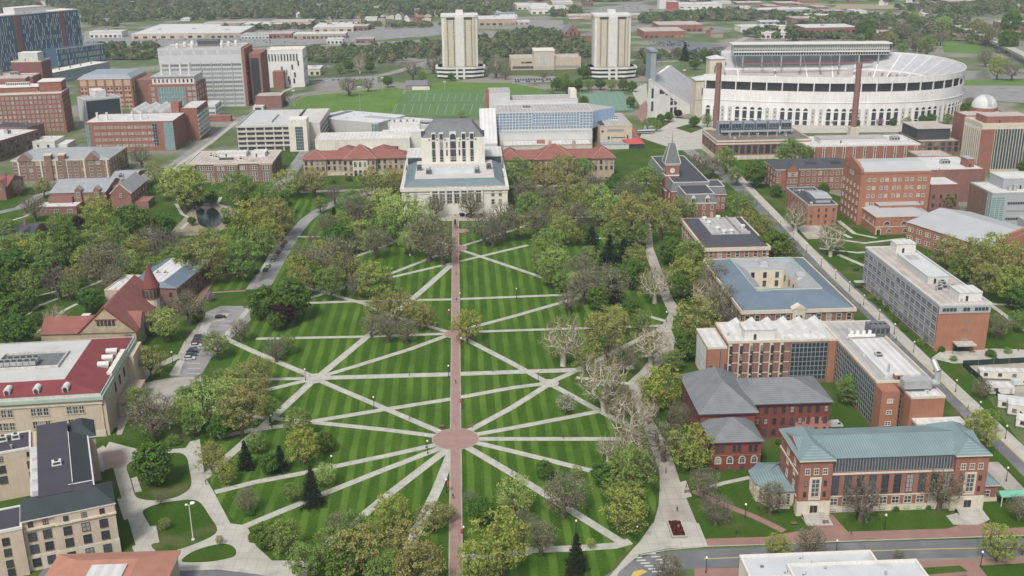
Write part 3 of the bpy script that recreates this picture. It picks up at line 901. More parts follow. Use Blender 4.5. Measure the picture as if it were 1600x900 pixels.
class Bld:
 def __init__(self, name, label, cat, FL, FR, back, base=None, h=None, axis=True, group=None, depth=None):
  if axis:
   if base is not None:
    Y0 = P(*base).y
    A = on_y(FL[0], FL[1], Y0)
    Bq = on_y(FR[0], FR[1], Y0)
    hh = (A.z + Bq.z) / 2 if h is None else h
   else:
    hh = h
    Y0 = P(FL[0], FL[1], h).y
    A = on_y(FL[0], FL[1], Y0)
    Bq = on_y(FR[0], FR[1], Y0)
   C = P(back[0], back[1], hh) if back else None
   self.w = Bq.x - A.x
   self.d = depth if depth is not None else C.y - Y0
   self.h = hh
   loc, rz = (A.x, Y0, 0), 0.0
  else:
   A, Bq, C = P(*FL, h), P(*FR, h), P(*back, h)
   dx = Bq - A
   rz = math.atan2(dx.y, dx.x)
   self.w = dx.length
   nrm = Vector((-math.sin(rz), math.cos(rz), 0))
   self.d = depth if depth is not None else (C - A).dot(nrm)
   self.h = h
   loc = (A.x, A.y, 0)
  self.root = empty(name, loc, rz)
  tag(self.root, label, cat, group)
  self.loc, self.rz = Vector(loc), rz
  self.wl = []
  self.mech = 0
  BUILDINGS.append(self)
  if self.d < 3 or self.w < 3 or self.h < 2:
   print('SMALL', name, label, round(self.w, 1), round(self.d, 1), round(self.h, 1))

 # pixel -> local coordinates at level z
 def loc_of(self, px, py, z):
  v = P(px, py, z) - self.loc
  c, s = math.cos(-self.rz), math.sin(-self.rz)
  return (v.x * c - v.y * s, v.x * s + v.y * c)

 def part(self, name, b, mats, parent=None, smooth=False):
  return b.build(name, mats, parent or self.root, smooth=smooth)

 def box(self, name, x0, x1, y0, y1, z0, z1, m, parent=None, bottom=False):
  return self.part(name, MB().box(x0, x1, y0, y1, z0, z1, 0, bottom), m, parent)

 def walls(self, m, h=None, base_m=None, base_h=1.4, x0=0, x1=None, y0=0, y1=None):
  x1 = self.w if x1 is None else x1
  y1 = self.d if y1 is None else y1
  h = self.h if h is None else h
  o = self.box('wall', x0, x1, y0, y1, 0, h, m)
  if base_m:
   self.box('plinth', x0 - 0.12, x1 + 0.12, y0 - 0.12, y1 + 0.12, 0, base_h, base_m)
  return o

 def band(self, z, t, m, out=0.25, x0=0, x1=None, y0=0, y1=None, name='cornice'):
  """a ring round the block; built as four bars so that it is hollow"""
  x1 = self.w if x1 is None else x1
  y1 = self.d if y1 is None else y1
  b = MB()
  o, i = out, -0.02
  b.box(x0 - o, x1 + o, y0 - o, y0 - i, z, z + t, 0, True)
  b.box(x0 - o, x1 + o, y1 + i, y1 + o, z, z + t, 0, True)
  b.box(x0 - o, x0 - i, y0 - i, y1 + i, z, z + t, 0, True)
  b.box(x1 + i, x1 + o, y0 - i, y1 + i, z, z + t, 0, True)
  return self.part(name, b, m)

 def flat(self, m, pm, rim=0.7, t=0.45, x0=0, x1=None, y0=0, y1=None, z=None, out=0.12):
  """flat roof sheet and a parapet round it"""
  x1 = self.w if x1 is None else x1
  y1 = self.d if y1 is None else y1
  z = self.h if z is None else z
  r = MB()
  r.face([(x0 + t, y0 + t, z + 0.06), (x1 - t, y0 + t, z + 0.06), (x1 - t, y1 - t, z + 0.06), (x0 + t, y1 - t, z + 0.06)])
  ro = self.part('roof', r, m)
  b = MB()
  zb = z - 0.35
  b.box(x0 - out, x1 + out, y0 - out, y0 + t, zb, z + rim, 0, True)
  b.box(x0 - out, x1 + out, y1 - t, y1 + out, zb, z + rim, 0, True)
  b.box(x0 - out, x0 + t, y0 + t, y1 - t, zb, z + rim, 0, True)
  b.box(x1 - t, x1 + out, y0 + t, y1 - t, zb, z + rim, 0, True)
  self.part('parapet', b, pm)
  rr = random.Random(int(abs(x0 * 7 + y0 * 3 + x1 * 11 + z * 5)))
  if x1 - x0 > 8 and y1 - y0 > 6:
   for k in range(min(7, 2 + int((x1 - x0) * (y1 - y0) / 160))):
    me = VENTS[rr.randrange(3)]
    link(me.name.split('.')[0], me, ro, (rr.uniform(x0 + 1.5, x1 - 1.5), rr.uniform(y0 + 1.5, y1 - 1.5), z + .05))
  return ro

 def hip(self, m, rise, over=0.6, x0=0, x1=None, y0=0, y1=None, z=None, flat=None, em=None, inset=None, flat_m=None, name='roof', parent=None):
  x1 = self.w if x1 is None else x1
  y1 = self.d if y1 is None else y1
  z = self.h if z is None else z
  b = MB().hip(x0 - over, x1 + over, y0 - over, y1 + over, z + 0.28, rise, inset, flat, 0, 0.3, 1)
  if flat and flat_m:
   b.m[4] = 2
  return self.part(name, b, [m, em or WHITE, flat_m or m], parent)

 def gable(self, m, endm, rise, along='x', x0=0, x1=None, y0=0, y1=None, z=None, name='roof', over=0.0):
  x1 = self.w if x1 is None else x1
  y1 = self.d if y1 is None else y1
  z = self.h if z is None else z
  b = MB().gable(x0 - over, x1 + over, y0 - over, y1 + over, z + 0.01, rise, along, 0, 1)
  return self.part(name, b, [m, endm])

 def win(self, side, u, z, w, h, style='w', arch=False, mul=(1, 1), off=0.0, name='window', x0=0, x1=None, y0=0, y1=None):
  x1 = self.w if x1 is None else x1
  y1 = self.d if y1 is None else y1
  e = 0.003
  loc = {'f': (x0 + u, y0 - off - e, z), 'b': (x1 - u, y1 + off + e, z), 'l': (x0 - off - e, y1 - u, z), 'r': (x1 + off + e, y0 + u, z)}[side]
  self.wl.append((name, win_mesh(w, h, style, arch, mul), loc, SIDE_RZ[side], w * h))

 def wins(self, side, n, zs, w, h, style='w', u0=None, u1=None, pair=0, gap=None, **k):
  """rows of windows along a side, single or in groups of `pair`"""
  x0, x1 = k.get('x0', 0), k.get('x1', None)
  y0, y1 = k.get('y0', 0), k.get('y1', None)
  L = ((self.w if x1 is None else x1) - x0) if side in 'fb' else ((self.d if y1 is None else y1) - y0)
  u0 = 0 if u0 is None else u0
  u1 = L if u1 is None else u1
  for i in range(n):
   u = u0 + (u1 - u0) * (i + 0.5) / n
   for z in zs:
    if pair > 1:
     g = gap if gap is not None else w * 1.25
     for j in range(pair):
      self.win(side, u + (j - (pair - 1) / 2) * g, z, w, h, style, **k)
    else:
     self.win(side, u, z, w, h, style, **k)

 def curtain(self, side, u0, u1, z0, z1, nx, nz, gm=None, fm=None, off=0.0, name='glass_front', bar=0.12, x0=0, x1=None, y0=0, y1=None, d=0.14):
  x1 = self.w if x1 is None else x1
  y1 = self.d if y1 is None else y1
  b = MB()
  w, h = u1 - u0, z1 - z0
  b.box(0, w, -0.06, 0, 0, h, 1, True)
  for i in range(nx + 1):
   x = w * i / nx
   b.box(max(x - bar / 2, 0), min(x + bar / 2, w), -d, -0.06, 0, h, 0, True)
  for i in range(nz + 1):
   z = h * i / nz
   b.box(0, w, -d + 0.02, -0.06, max(z - bar / 2, 0), min(z + bar / 2, h), 0, True)
  e = 0.003
  loc = {'f': (x0 + u0, y0 - off - e, z0), 'b': (x1 - u0, y1 + off + e, z0), 'l': (x0 - off - e, y1 - u0, z0), 'r': (x1 + off + e, y0 + u0, z0)}[side]
  o = b.build(name, [fm or FRAMEG, gm or GLASSB], self.root, loc, SIDE_RZ[side])
  return o

 def strip(self, side, u0, u1, z, h, n, gm=None, fm=None, name='window', **k):
  """a ribbon window: one long window of n panes"""
  return self.curtain(side, u0, u1, z, z + h, n, 1, gm or GLASS, fm or FRAMEG, name=name, bar=0.16, **k)

 def unit(self, x, y, z, sx, sy, sz, m=None, name='rooftop_unit', vent=True):
  """air handling unit: casing on a kerb with louvres and a fan on top"""
  b = MB()
  b.box(x - sx / 2 - .1, x + sx / 2 + .1, y - sy / 2 - .1, y + sy / 2 + .1, z, z + 0.2, 0)
  b.box(x - sx / 2, x + sx / 2, y - sy / 2, y + sy / 2, z + 0.2, z + sz, 0)
  if vent:
   n = max(1, int(sx / 1.6))
   for i in range(n):
    xx = x - sx / 2 + sx * (i + 0.5) / n
    b.box(xx - sx / n * .36, xx + sx / n * .36, y - sy / 2 - 0.05, y - sy / 2, z + sz * .35, z + sz * .85, 1, True)
   r = min(sx / n, sy) * 0.32
   for i in range(n):
    xx = x - sx / 2 + sx * (i + 0.5) / n
    b.lathe([(r, z + sz), (r, z + sz + 0.3), (0.01, z + sz + 0.3)], xx, y, 10, 1)
  return self.part(name, b, [m or MECH, LOUVRE])

 def pipe(self, x, y, z, r, h, m=None, name='vent_stack'):
  b = MB().lathe([(r * 1.5, z), (r * 1.5, z + .3), (r, z + .3), (r, z + h), (r * 1.15, z + h), (r * 1.15, z + h + .25), (0.01, z + h + .25)], x, y, 10)
  return self.part(name, b, m or MECH)

 def penthouse(self, x0, x1, y0, y1, h, m, rm, z=None, rim=0.3):
  z = self.h if z is None else z
  o = self.box('penthouse', x0, x1, y0, y1, z, z + h, m)
  b = MB()
  b.box(x0 - .15, x1 + .15, y0 - .15, y1 + .15, z + h, z + h + rim, 0, True)
  b.build('penthouse_roof', rm, o)
  b = MB().box(x0 + (x1 - x0) * .3, x0 + (x1 - x0) * .3 + 1.0, y0 - .06, y0, z + .1, z + min(2.2, h * .8), 0, True)
  b.build('door', DOORM, o)
  return o

 def door(self, side, u, w, h, sm=None, off=0.0, z=0.0, x0=0, x1=None, y0=0, y1=None):
  """doorway: surround, two leaves and a lintel"""
  x1 = self.w if x1 is None else x1
  y1 = self.d if y1 is None else y1
  b = MB()
  b.box(-w / 2 - .4, -w / 2, -.3, 0, 0, h + .4, 0, True)
  b.box(w / 2, w / 2 + .4, -.3, 0, 0, h + .4, 0, True)
  b.box(-w / 2, w / 2, -.3, 0, h, h + .4, 0, True)
  b.box(-w / 2, -.05, -.08, 0, 0, h, 1, True)
  b.box(.05, w / 2, -.08, 0, 0, h, 1, True)
  loc = {'f': (x0 + u, y0 - off - .003, z), 'b': (x1 - u, y1 + off, z), 'l': (x0 - off - .003, y1 - u, z), 'r': (x1 + off + .003, y0 + u, z)}[side]
  return b.build('door', [sm or LIME, DOORM], self.root, loc, SIDE_RZ[side])

 def finish(self):
  c = Vector((0, 0, CAM_H))
  def dist(wn):
   v = Vector(wn[2])
   v.rotate(Matrix.Rotation(self.rz, 3, 'Z'))
   return (self.loc + v - c).length / max(wn[4], .1) ** .5
  wl = sorted(self.wl, key=dist)
  for nm, me, loc, rz, _ in wl[:98]:
   link(nm, me, self.root, loc, rz)
  rest = wl[98:]
  if rest:
   b, mats = MB(), []
   for nm, me, loc, rz, _ in rest:
    idx = []
    for q in me.materials:
     if q not in mats:
      mats.append(q)
     idx.append(mats.index(q))
    c_, s_ = math.cos(rz), math.sin(rz)
    k = len(b.v)
    b.v.extend([(v.co.x * c_ - v.co.y * s_ + loc[0], v.co.x * s_ + v.co.y * c_ + loc[1], v.co.z + loc[2]) for v in me.vertices])
    for p in me.polygons:
     b.f.append(tuple(k + i for i in p.vertices))
     b.m.append(idx[p.material_index])
   tag(b.build('window', mats, self.root), kind='stuff')


def frange(a, n, s):
 return [a + i * s for i in range(n)]
# ------------------------------------------------------------------ buildings north of the oval (right-hand side of the survey photograph)
# brick hall under a weathered copper roof
B = Bld('university_hall', 'red brick hall with weathered blue-green metal roof and stone base facing the road', 'building', (1251, 717), (1542, 708), (1222, 673), base=(1262, 802))
w, d, h = B.w, B.d, B.h
B.walls(RED, h, LIME, 2.0)
lw = w * 0.165
for x0, x1 in ((0, lw), (w - lw, w)):
 B.box('pavilion', x0 - 0.3, x1 + 0.3, -1.2, 0, 0, h, RED)
 B.box('plinth', x0 - 0.42, x1 + 0.42, -1.35, 0.3, 0, 4.6, LIME)
 B.win('f', (x0 + x1) / 2, 6.2, 2.0, 5.4, 's', mul=(1, 3), off=1.32)
 B.box('panel', (x0 + x1) / 2 - 1.7, (x0 + x1) / 2 + 1.7, -1.32, -1.2, 5.0, 12.2, LIME)
 for u in (x0 + 1.9, (x0 + x1) / 2, x1 - 1.9):
  B.win('f', u, 13.2, 1.1, 1.6, 's', off=1.2, mul=(1, 1))
 for u in (x0 + 1.6, x1 - 1.6):
  for z in (6.2, 9.6):
   B.win('f', u, z, 0.7, 1.4, 'd', off=1.2)
 B.door('f', (x0 + x1) / 2, 2.2, 3.4, LIME, off=1.35)
 b = MB()
 for k in range(4):
  b.box((x0 + x1) / 2 - 3.2, (x0 + x1) / 2 + 3.2, -4.6 + 0.6 * k, -1.36, 0, 0.25 * (k + 1))
 B.part('entrance_steps', b, CONC)
B.band(12.1, 0.5, LIME, 0.3, y0=-0.01, name='string_course')
B.band(5.0, 0.35, LIME, 0.18, name='string_course')
n = 10
for i in range(n):
 u = lw + (w - 2 * lw) * (i + 0.5) / n
 B.win('f', u, 5.9, 1.9, 5.6, 'd', mul=(1, 3))
 B.win('f', u, 2.5, 1.9, 2.0, 's', mul=(1, 1))
 B.win('f', u, 0.5, 1.4, 0.45, 'd')
B.curtain('f', lw + .6, w - lw - .6, 13.0, h - 0.4, 40, 1, GLASS, FRAMEG, name='dormer_band')
B.wins('l', 2, (6.5, 10.5, 13.6), 1.2, 1.9, 's', u0=4, u1=d - 1, mul=(1, 1))
b = MB()
b.gable(0.2, w - .2, -0.5, d + 0.5, h + 0.02, 2.6, 'x', 0, 1)
B.part('roof', b, [TEALR, RED])
for x0, x1 in ((0, lw), (w - lw, w)):
 b = MB().hip(x0 - .8, x1 + .8, -1.9, d + .8, h + 0.32, 3.0, 4.6, None, 0, .35, 1)
 B.part('pavilion_roof', b, [TEALX, LIME])
z = 6.0
pts = [B.loc_of(*q, z) for q in ((1172, 736), (1182, 754), (1210, 767), (1243, 766), (1243, 730), (1220, 724), (1187, 724))]
pts[3] = (-0.02, pts[3][1])
pts[4] = (-0.02, pts[4][1] + 3)
b = MB().prism(pts, 0, z, 0)
B.part('apse_wall', b, LIME)
c = (sum(p[0] for p in pts) / 7 + 1.5, sum(p[1] for p in pts) / 7)
b = MB()
for i in range(7):
 p, q = pts[i], pts[(i + 1) % 7]
 e = [tuple(c[k] + (r[k] - c[k]) * 1.08 for k in (0, 1)) for r in (p, q)]
 m_ = [tuple(c[k] + (r[k] - c[k]) * 0.4 for k in (0, 1)) for r in (p, q)]
 b.face([(*e[0], z + .05), (*e[1], z + .05), (*m_[1], z + 1.9), (*m_[0], z + 1.9)])
b.face([(c[0] + (p[0] - c[0]) * .4, c[1] + (p[1] - c[1]) * .4, z + 1.9) for p in pts])
B.part('apse_roof', b, TEALR)
for i in (0, 1, 2):
 p, q = Vector(pts[i]), Vector(pts[i + 1])
 dd = (q - p)
 rz = math.atan2(dd.y, dd.x)
 mid = (p + q) / 2
 for s in (-0.22, 0.22):
  qq = p + dd * (0.5 + s)
  link('window', win_mesh(0.8, 3.4, 's', False, (0, 3)), B.root, (qq.x + .01 * math.sin(rz), qq.y - .01 * math.cos(rz), 1.6), rz)
B.box('annex', w, w + 6.5, 3, d - 4, 0, 5.2, RED)
b = MB().hip(w - .3, w + 7.1, 2.4, d - 3.4, 5.5, 2.0, None, None, 0, .3, 1)
B.part('annex_roof', b, [TEALR, LIME])
B.win('f', w + 3.2, 1.6, 1.8, 2.0, 's', off=-3.0, mul=(1, 1))
B.box('plinth', w, w + 6.62, 2.88, d - 3.9, 0, 1.3, LIME)
B.finish()

# dark red school with slate hips
B = Bld('slate_roof_hall', 'dark red brick hall with three grey slate hipped roofs and blackened windows', 'building', (1095, 647), (1181, 643.5), (1063, 589), h=13.0)
w, d, h = B.w, B.d, B.h
B.walls(DKRED, h, BROWN, 1.8)
b = MB().hip(-.9, w + .9, -.9, d + .9, h + .32, 7.0, None, None, 0, .4, 1)
B.part('roof', b, [SLATE, SLATED])
fl, fr, bk = B.loc_of(1113, 692, 9.5), B.loc_of(1190, 689, 9.5), B.loc_of(1099, 665, 9.5)
x0, x1, y0, y1 = fl[0], fr[0], fl[1], 0
B.box('front_wing', x0, x1, y0, y1, 0, 9.5, DKRED)
b = MB().hip(x0 - .7, x1 + .7, y0 - .7, y1 + 2.5, 9.8, 4.6, None, None, 0, .35, 1)
B.part('wing_roof', b, [SLATE, SLATED])
K = dict(x0=x0, x1=x1, y0=y0, y1=y1)
B.wins('f', 3, (6.4,), 0.9, 1.9, 'd', pair=2, gap=1.6, **K)
for i in range(4):
 B.win('f', 2.0 + i * (x1 - x0 - 4) / 3, 2.4, 1.5, 2.1, 's', arch=True, **K)
 B.win('f', 2.0 + i * (x1 - x0 - 4) / 3, 0.4, 0.8, 0.9, 'd', **K)
B.band(4.9, .3, BROWN, .15, x0=x0, x1=x1, y0=y0, y1=y1 - .3, name='string_course')
wf, wr = B.loc_of(1177, 632, 12.2), B.loc_of(1298, 627.5, 12.2)
wb = B.loc_of(1270, 597, 15.0)
X0, X1, Y0, Y1 = w, wr[0], wf[1], wf[1] + (wb[1] - wf[1]) * 2
B.box('east_wing', X0, X1, Y0, Y1, 0, 12.2, DKRED)
b = MB().hip(X0 - 6, X1 + .8, Y0 - .8, Y1 + .8, 12.5, 4.6, None, None, 0, .35, 1)
B.part('wing_roof', b, [SLATE, SLATED])
K = dict(x0=X0, x1=X1, y0=Y0, y1=Y1)
B.wins('f', 9, (9.0,), 1.1, 2.1, 'd', u0=1.5, mul=(0, 1), **K)
B.wins('f', 9, (5.0,), 1.1, 2.0, 'd', u0=1.5, mul=(0, 1), **K)
for i in range(9):
 B.win('f', 1.5 + (X1 - X0 - 1.5) * (i + .5) / 9, 1.2, 1.2, 2.1, 'd', arch=True, **K)
B.box('repaired_brickwork', X1 - (X1 - X0) * .42, X1 - .01, Y0 - .035, Y0, 2.6, 5.4, mat('fresh pink brick', (0.44, 0.19, 0.155), .95, var=.08))
B.box('repaired_brickwork', X1 - (X1 - X0) * .3, X1 - (X1 - X0) * .1, Y0 - .037, Y0, 5.4, 7.0, MATS['fresh pink brick'])
B.wins('l', 5, (7.8, 3.6), 1.2, 2.4, 'd', mul=(0, 1))
B.pipe(w * .45, d * .75, h + 4, .5, 2.6, SLATED, 'chimney')
B.pipe(w * .8, d * .9, h + 3, .5, 2.2, SLATED, 'chimney')
B.finish()

# laboratory with white sawtooth roof
B = Bld('laboratory', 'L-shaped brick laboratory with white sawtooth roof and dark glass walls', 'building', (1138, 535.5), (1235, 532), (1120, 506), h=16.6)
w, d, h = B.w, B.d, B.h
ex = B.loc_of(1310, 532.5, h)[0]
e0 = B.loc_of(1369, 597.5, h)
e1 = B.loc_of(1482, 620, h)
wx = e1[0]
yf = e0[1]
B.box('wall', 0, ex, 0, d, 0, h, MAROON)
B.flat(WHITER, LIME, .6, x1=ex, out=.2)
B.box('wall', ex + .01, wx, yf, d - 2, 0, h, ORANGE)
B.flat(GREYR, LIME, .5, x0=ex, x1=wx, y0=yf, y1=d - 2, out=.15)
b = MB()
ns = 6
sx = (ex - 4) / ns
for i in range(ns):      # sawtooth skylights
 a = 3 + i * sx
 ya, yb = d * .34, d - 1
 b.face([(a, ya, h + .1), (a + sx * .86, ya, h + .1), (a + sx * .72, ya, h + 2.9)], 1)
 b.face([(a, ya, h + .1), (a + sx * .72, ya, h + 2.9), (a + sx * .72, yb, h + 2.9), (a, yb, h + .1)], 0)
 b.face([(a + sx * .72, ya, h + 2.9), (a + sx * .86, ya, h + .1), (a + sx * .86, yb, h + .1), (a + sx * .72, yb, h + 2.9)], 1)
 b.face([(a + sx * .86, yb, h + .1), (a, yb, h + .1), (a + sx * .72, yb, h + 2.9)], 1)
B.part('sawtooth_roof', b, [WHITER, GREYL])
B.penthouse(w * .28, w * .78, 2.0, d * .5, 3.6, WHITE, WHITER)
nb = 6
for i in range(nb):
 u0 = w * (i / nb)
 B.box('pilaster', u0 + .15, u0 + w / nb * .36, -.25, 0, 0, h - .5, LIME)
 for z in (1.6, 5.6, 9.6, 13.2):
  B.win('f', u0 + w / nb * .28, z, .9, 2.0, 'd', off=.25)
  B.win('f', u0 + w / nb * .28, z - .9, .9, .6, 'd', off=.25)
for z in (4.4, 8.4, 12.4):
 B.box('string_course', 0, w, -.16, 0, z, z + .3, LIME)
B.curtain('f', w + .6, ex - 3.2, 1.2, h - .9, 9, 8, GLASSD, FRAMEG, bar=.16)
B.box('wall_pier', ex - 3.0, ex - .4, -.5, 0, 0, h - .3, ORANGE)
B.curtain('l', d - 2 - .4 - 0 - (0 - 0), d - 2 - yf - 8.0, 1.0, h - 1.2, 22, 8, GLASSD, FRAMEG, bar=.14, x0=ex, y0=yf, y1=d - 2) if False else None
# long glass wall of the wing faces the courtyard (south)
B.curtain('l', (d - 2) + .6, (d - 2) - yf - 1.0, 1.0, h - 1.0, 22, 8, GLASSD, FRAMEG, bar=.14, x0=ex + .01, y0=yf, y1=d - 2)
B.box('stair_tower', ex - .4, ex + 5.5, yf - .01 - 6.0, yf, 0, h - .6, ORANGE)
B.wins('f', 1, (4, 8, 12), 1.6, 1.2, 'w', x0=ex - .4, x1=ex + 5.5, y0=yf - 6, y1=yf)
pf = B.loc_of(1424, 622, h - 1)
bx0 = pf[0]
B.box('end_block', bx0, wx, pf[1], yf - .01, 0, h - 1, ORANGE)
B.flat(WHITER, LIME, .45, x0=bx0, x1=wx, y0=pf[1], y1=yf, z=h - 1)
B.curtain('l', 1.0, 4.0, 1, h - 3, 2, 7, GLASSD, FRAMEG, x0=bx0, x1=wx, y0=pf[1], y1=yf)
lo = B.loc_of(1432, 650, 8.0)
lo2 = B.loc_of(1508, 662, 8.0)
B.box('low_wing', bx0 + 1, lo2[0], lo2[1], pf[1] - .01, 0, 8.0, ORANGE)
B.flat(WHITER, WHITE, .5, x0=bx0 + 1, x1=lo2[0], y0=lo2[1], y1=pf[1], z=8.0)
x, y = B.loc_of(1437, 605, h)
b = MB().box(x - 6, x + 3, y - 2, y + 2, h + .3, h + 3.0, 0, True)
b.tube((x + 3, y, h + 1.6), (x + 6, y, h + 1.6), 1.1, 1.1, 10)
b.tube((x + 5.5, y, h + 1.0), (x + 5.5, y, h + 5.5), 1.0, 1.0, 10)
b.tube((x + 5.5, y, h + 5.5), (x + 4.5, y + 2.5, h + 8.5), 1.0, .9, 10)
B.part('exhaust_duct', b, MECH)
x, y = B.loc_of(1370, 522, h)
B.unit(x, y, h, 7, 6, 4.0, MECHD)
x, y = B.loc_of(1345, 530, h)
b = MB()
for k in range(4):
 b.tube((x - 4 + k * 2.2, y, h), (x - 3 + k * 2.2, y + 1, h + 3), .7, .7, 8)
b.tube((x - 5, y, h + 1.2), (x + 5, y, h + 1.2), .8, .8, 8)
B.part('pipework', b, WHITE)
x, y = B.loc_of(1408, 560, h)
b = MB().box(ex + 4, wx - 2.5, yf + 3, d * .3 - 8, h + .1, h + 1.1)
B.part('raised_roof', b, WHITER)
x, y = B.loc_of(1372, 560, h)
B.unit(x, y, h, 2.6, 2.2, 2.0, MECH)
B.pipe(x - 2, y - 14, h, .35, 3.5)
B.penthouse(ex + 6.5, ex + 9.0, yf + 1.0, yf + 3.0, 1.8, BROWN, LIME)
fl, fr, bk = B.loc_of(1106, 544.5, 14.2), B.loc_of(1137, 544, 14.2), B.loc_of(1090, 514.5, 14.2)
B.box('west_block', fl[0], -.01, fl[1], bk[1], 0, 14.2, ORANGE)
B.flat(WHITER, LIME, .4, x0=fl[0], x1=-.01, y0=fl[1], y1=bk[1], z=14.2)
K = dict(x0=fl[0], x1=-.01, y0=fl[1], y1=bk[1])
B.strip('f', -fl[0] * .62, -fl[0] * .70, 2, 11.5, 1, **K)
B.curtain('l', 2, bk[1] - fl[1] - 2, 1, 13.2, 6, 3, GREYL, WHITE, **K)
B.finish()

# square hall with a blue metal roof round a courtyard
B = Bld('courtyard_hall', 'brick hall with blue-grey metal roof sloping round an open square courtyard', 'building', (1160, 487.5), (1336, 478), (1102, 408), h=12.0)
w, d, h = B.w, B.d, B.h
c0, c1 = B.loc_of(1191.5, 452, h + 3.6), B.loc_of(1286, 447.7, h + 3.6)
r0, r1 = w * .28, w * .72
s0, s1 = d * .26, d * .78
b = MB()
def ring(o, i, za, zb, mi):
 (ox0, ox1, oy0, oy1), (ix0, ix1, iy0, iy1) = o, i
 b.face([(ox0, oy0, za), (ox1, oy0, za), (ix1, iy0, zb), (ix0, iy0, zb)], mi)
 b.face([(ox1, oy0, za), (ox1, oy1, za), (ix1, iy1, zb), (ix1, iy0, zb)], mi)
 b.face([(ox1, oy1, za), (ox0, oy1, za), (ix0, iy1, zb), (ix1, iy1, zb)], mi)
 b.face([(ox0, oy1, za), (ox0, oy0, za), (ix0, iy0, zb), (ix0, iy1, zb)], mi)
mid = (w * .2, w * .8, d * .2, d * .84)
inn = (w * .32, w * .68, d * .36, d * .72)
ring((.4, w - .4, .4, d - .4), mid, h + .5, h + 4.2, 0)
ring(mid, inn, h + 4.2, h + 1.2, 1)
B.part('roof', b, [BLUER, SLATEL])
b = MB()
ring((0, w, 0, d), (0, w, 0, d), 0, h, 0)
ring((inn[0], inn[1], inn[2], inn[3]), inn, 2.0, h + 1.2, 1)
b.face([(inn[0], inn[2], 2.0), (inn[1], inn[2], 2.0), (inn[1], inn[3], 2.0), (inn[0], inn[3], 2.0)], 1)
B.part('wall', b, [MAROON, LIME])
B.band(h - .9, 1.5, LIME, .6)
B.band(h - 5.2, .4, LIME, .2, name='string_course')
b = MB()
for p, q in (((mid[0], mid[2]), (mid[1], mid[2])), ((mid[1], mid[2]), (mid[1], mid[3])), ((mid[1], mid[3]), (mid[0], mid[3])), ((mid[0], mid[3]), (mid[0], mid[2]))):
 b.tube((*p, h + 4.25), (*q, h + 4.25), .3, .3, 6)
B.part('ridge_cap', b, COPPER)
B.box('roof_ventilator', mid[0] - .2, mid[0] + w * .13, mid[2] - .6, mid[2] + 1.2, h + 4.0, h + 5.2, COPPER)
for k in range(11):
 if k != 5:
  for z in (h - 4.4, h - 8.6):
   B.win('f', w * (k + .5) / 11, z, 1.7, 2.7, 's', mul=(0, 1))
b = MB()
b.box(w * .445, w * .555, -1.0, 0, 0, h + .8, 0)
b.face([(w * .435, -1.2, h + .8), (w * .565, -1.2, h + .8), (w * .5, -1.2, h + 2.6)], 0)
b.face([(w * .435, -1.2, h + .8), (w * .5, -1.2, h + 2.6), (w * .5, 2.5, h + 2.6), (w * .435, 2.5, h + .8)], 0)
b.face([(w * .565, -1.2, h + .8), (w * .565, 2.5, h + .8), (w * .5, 2.5, h + 2.6), (w * .5, -1.2, h + 2.6)], 0)
B.part('entrance_bay', b, LIME)
B.win('f', w * .5, h - 4.6, 2.4, 2.8, 'd', off=1.0, mul=(2, 1))
B.door('f', w * .5, 2.6, 3.2, LIME, off=1.0)
B.wins('l', 11, (h - 4.4, h - 8.6), 1.6, 2.6, 's', mul=(0, 1))
for k in range(3):
 for z in (3.6, 7.6):
  u = inn[0] + (inn[1] - inn[0]) * (k + .5) / 3
  link('window', win_mesh(1.4, 2.4, 'd', False, (0, 1)), B.root, (u, inn[3] - .01, z + 2.2), 0)
for k in range(4):
 u = inn[2] + (inn[3] - inn[2]) * (k + .5) / 4
 link('window', win_mesh(1.2, 2.4, 'd', False, (0, 1)), B.root, (inn[1] - .01, u, 9.0), -PI / 2)
for (x, y) in ((w * .5, d * .78), (w * .74, d * .5)):
 b = MB().gable(x - 2, x + 2, y - 2, y + 2, h + 3.6, 1.6, 'x' if y < d * .6 else 'y', 0, 1)
 b.box(x - 1.8, x + 1.8, y - 1.8, y + 1.8, h + 1.5, h + 3.6, 1)
 B.part('dormer', b, [SLATEL, GREYL])
B.finish()

# dark-roofed hall in front of the clock tower
B = Bld('cornice_hall', 'brick and stone hall with black slate roof round a sunken deck of white fans', 'building', (1101, 388), (1202, 382), (1067, 342), h=13.5)
w, d, h = B.w, B.d, B.h
B.walls(ORANGE)
B.band(h - 1.5, 1.7, LIME, .7)
B.band(h - 5.6, .4, LIME, .2, name='string_course')
b = MB().hip(.6, w - .6, .8, d - .8, h + .45, 2.8, None, (w * .17, d * .2), 0, .2, 1)
b.m[4] = 2
B.part('roof', b, [SLATED, MAROON, GREYR])
b = MB().box(w * .19, w * .6, d * .25, d * .76, h + 3.2, h + 3.5).box(w * .64, w * .66, d * .22, d * .78, h + 3.2, h + 4.4).box(w * .66, w * .8, d * .22, d * .24, h + 3.2, h + 4.4)
B.part('roof_deck', b, GREYR)
for (u, v) in ((.26, .7), (.5, .74), (.27, .55), (.34, .36), (.52, .26), (.76, .4), (.4, .25)):
 b = MB().lathe([(1.0, h + 3.2), (1.0, h + 4.4), (1.35, h + 4.4), (1.2, h + 5.2), (.01, h + 5.3)], w * u, d * v, 12)
 B.part('roof_fan', b, WHITE)
B.wins('f', 7, (h - 4.6, h - 9), 1.7, 2.6, 'w', mul=(0, 1), u0=1)
B.wins('l', 9, (h - 4.8, h - 9.2), 1.5, 2.9, 's', mul=(0, 1))
for i in range(8):
 B.box('quoin', -.12, .9, -.12, -.0, i * 1.6, i * 1.6 + .8, LIME)
 B.box('quoin', w - .9, w + .12, -.12, -.0, i * 1.6, i * 1.6 + .8, LIME)
B.finish()

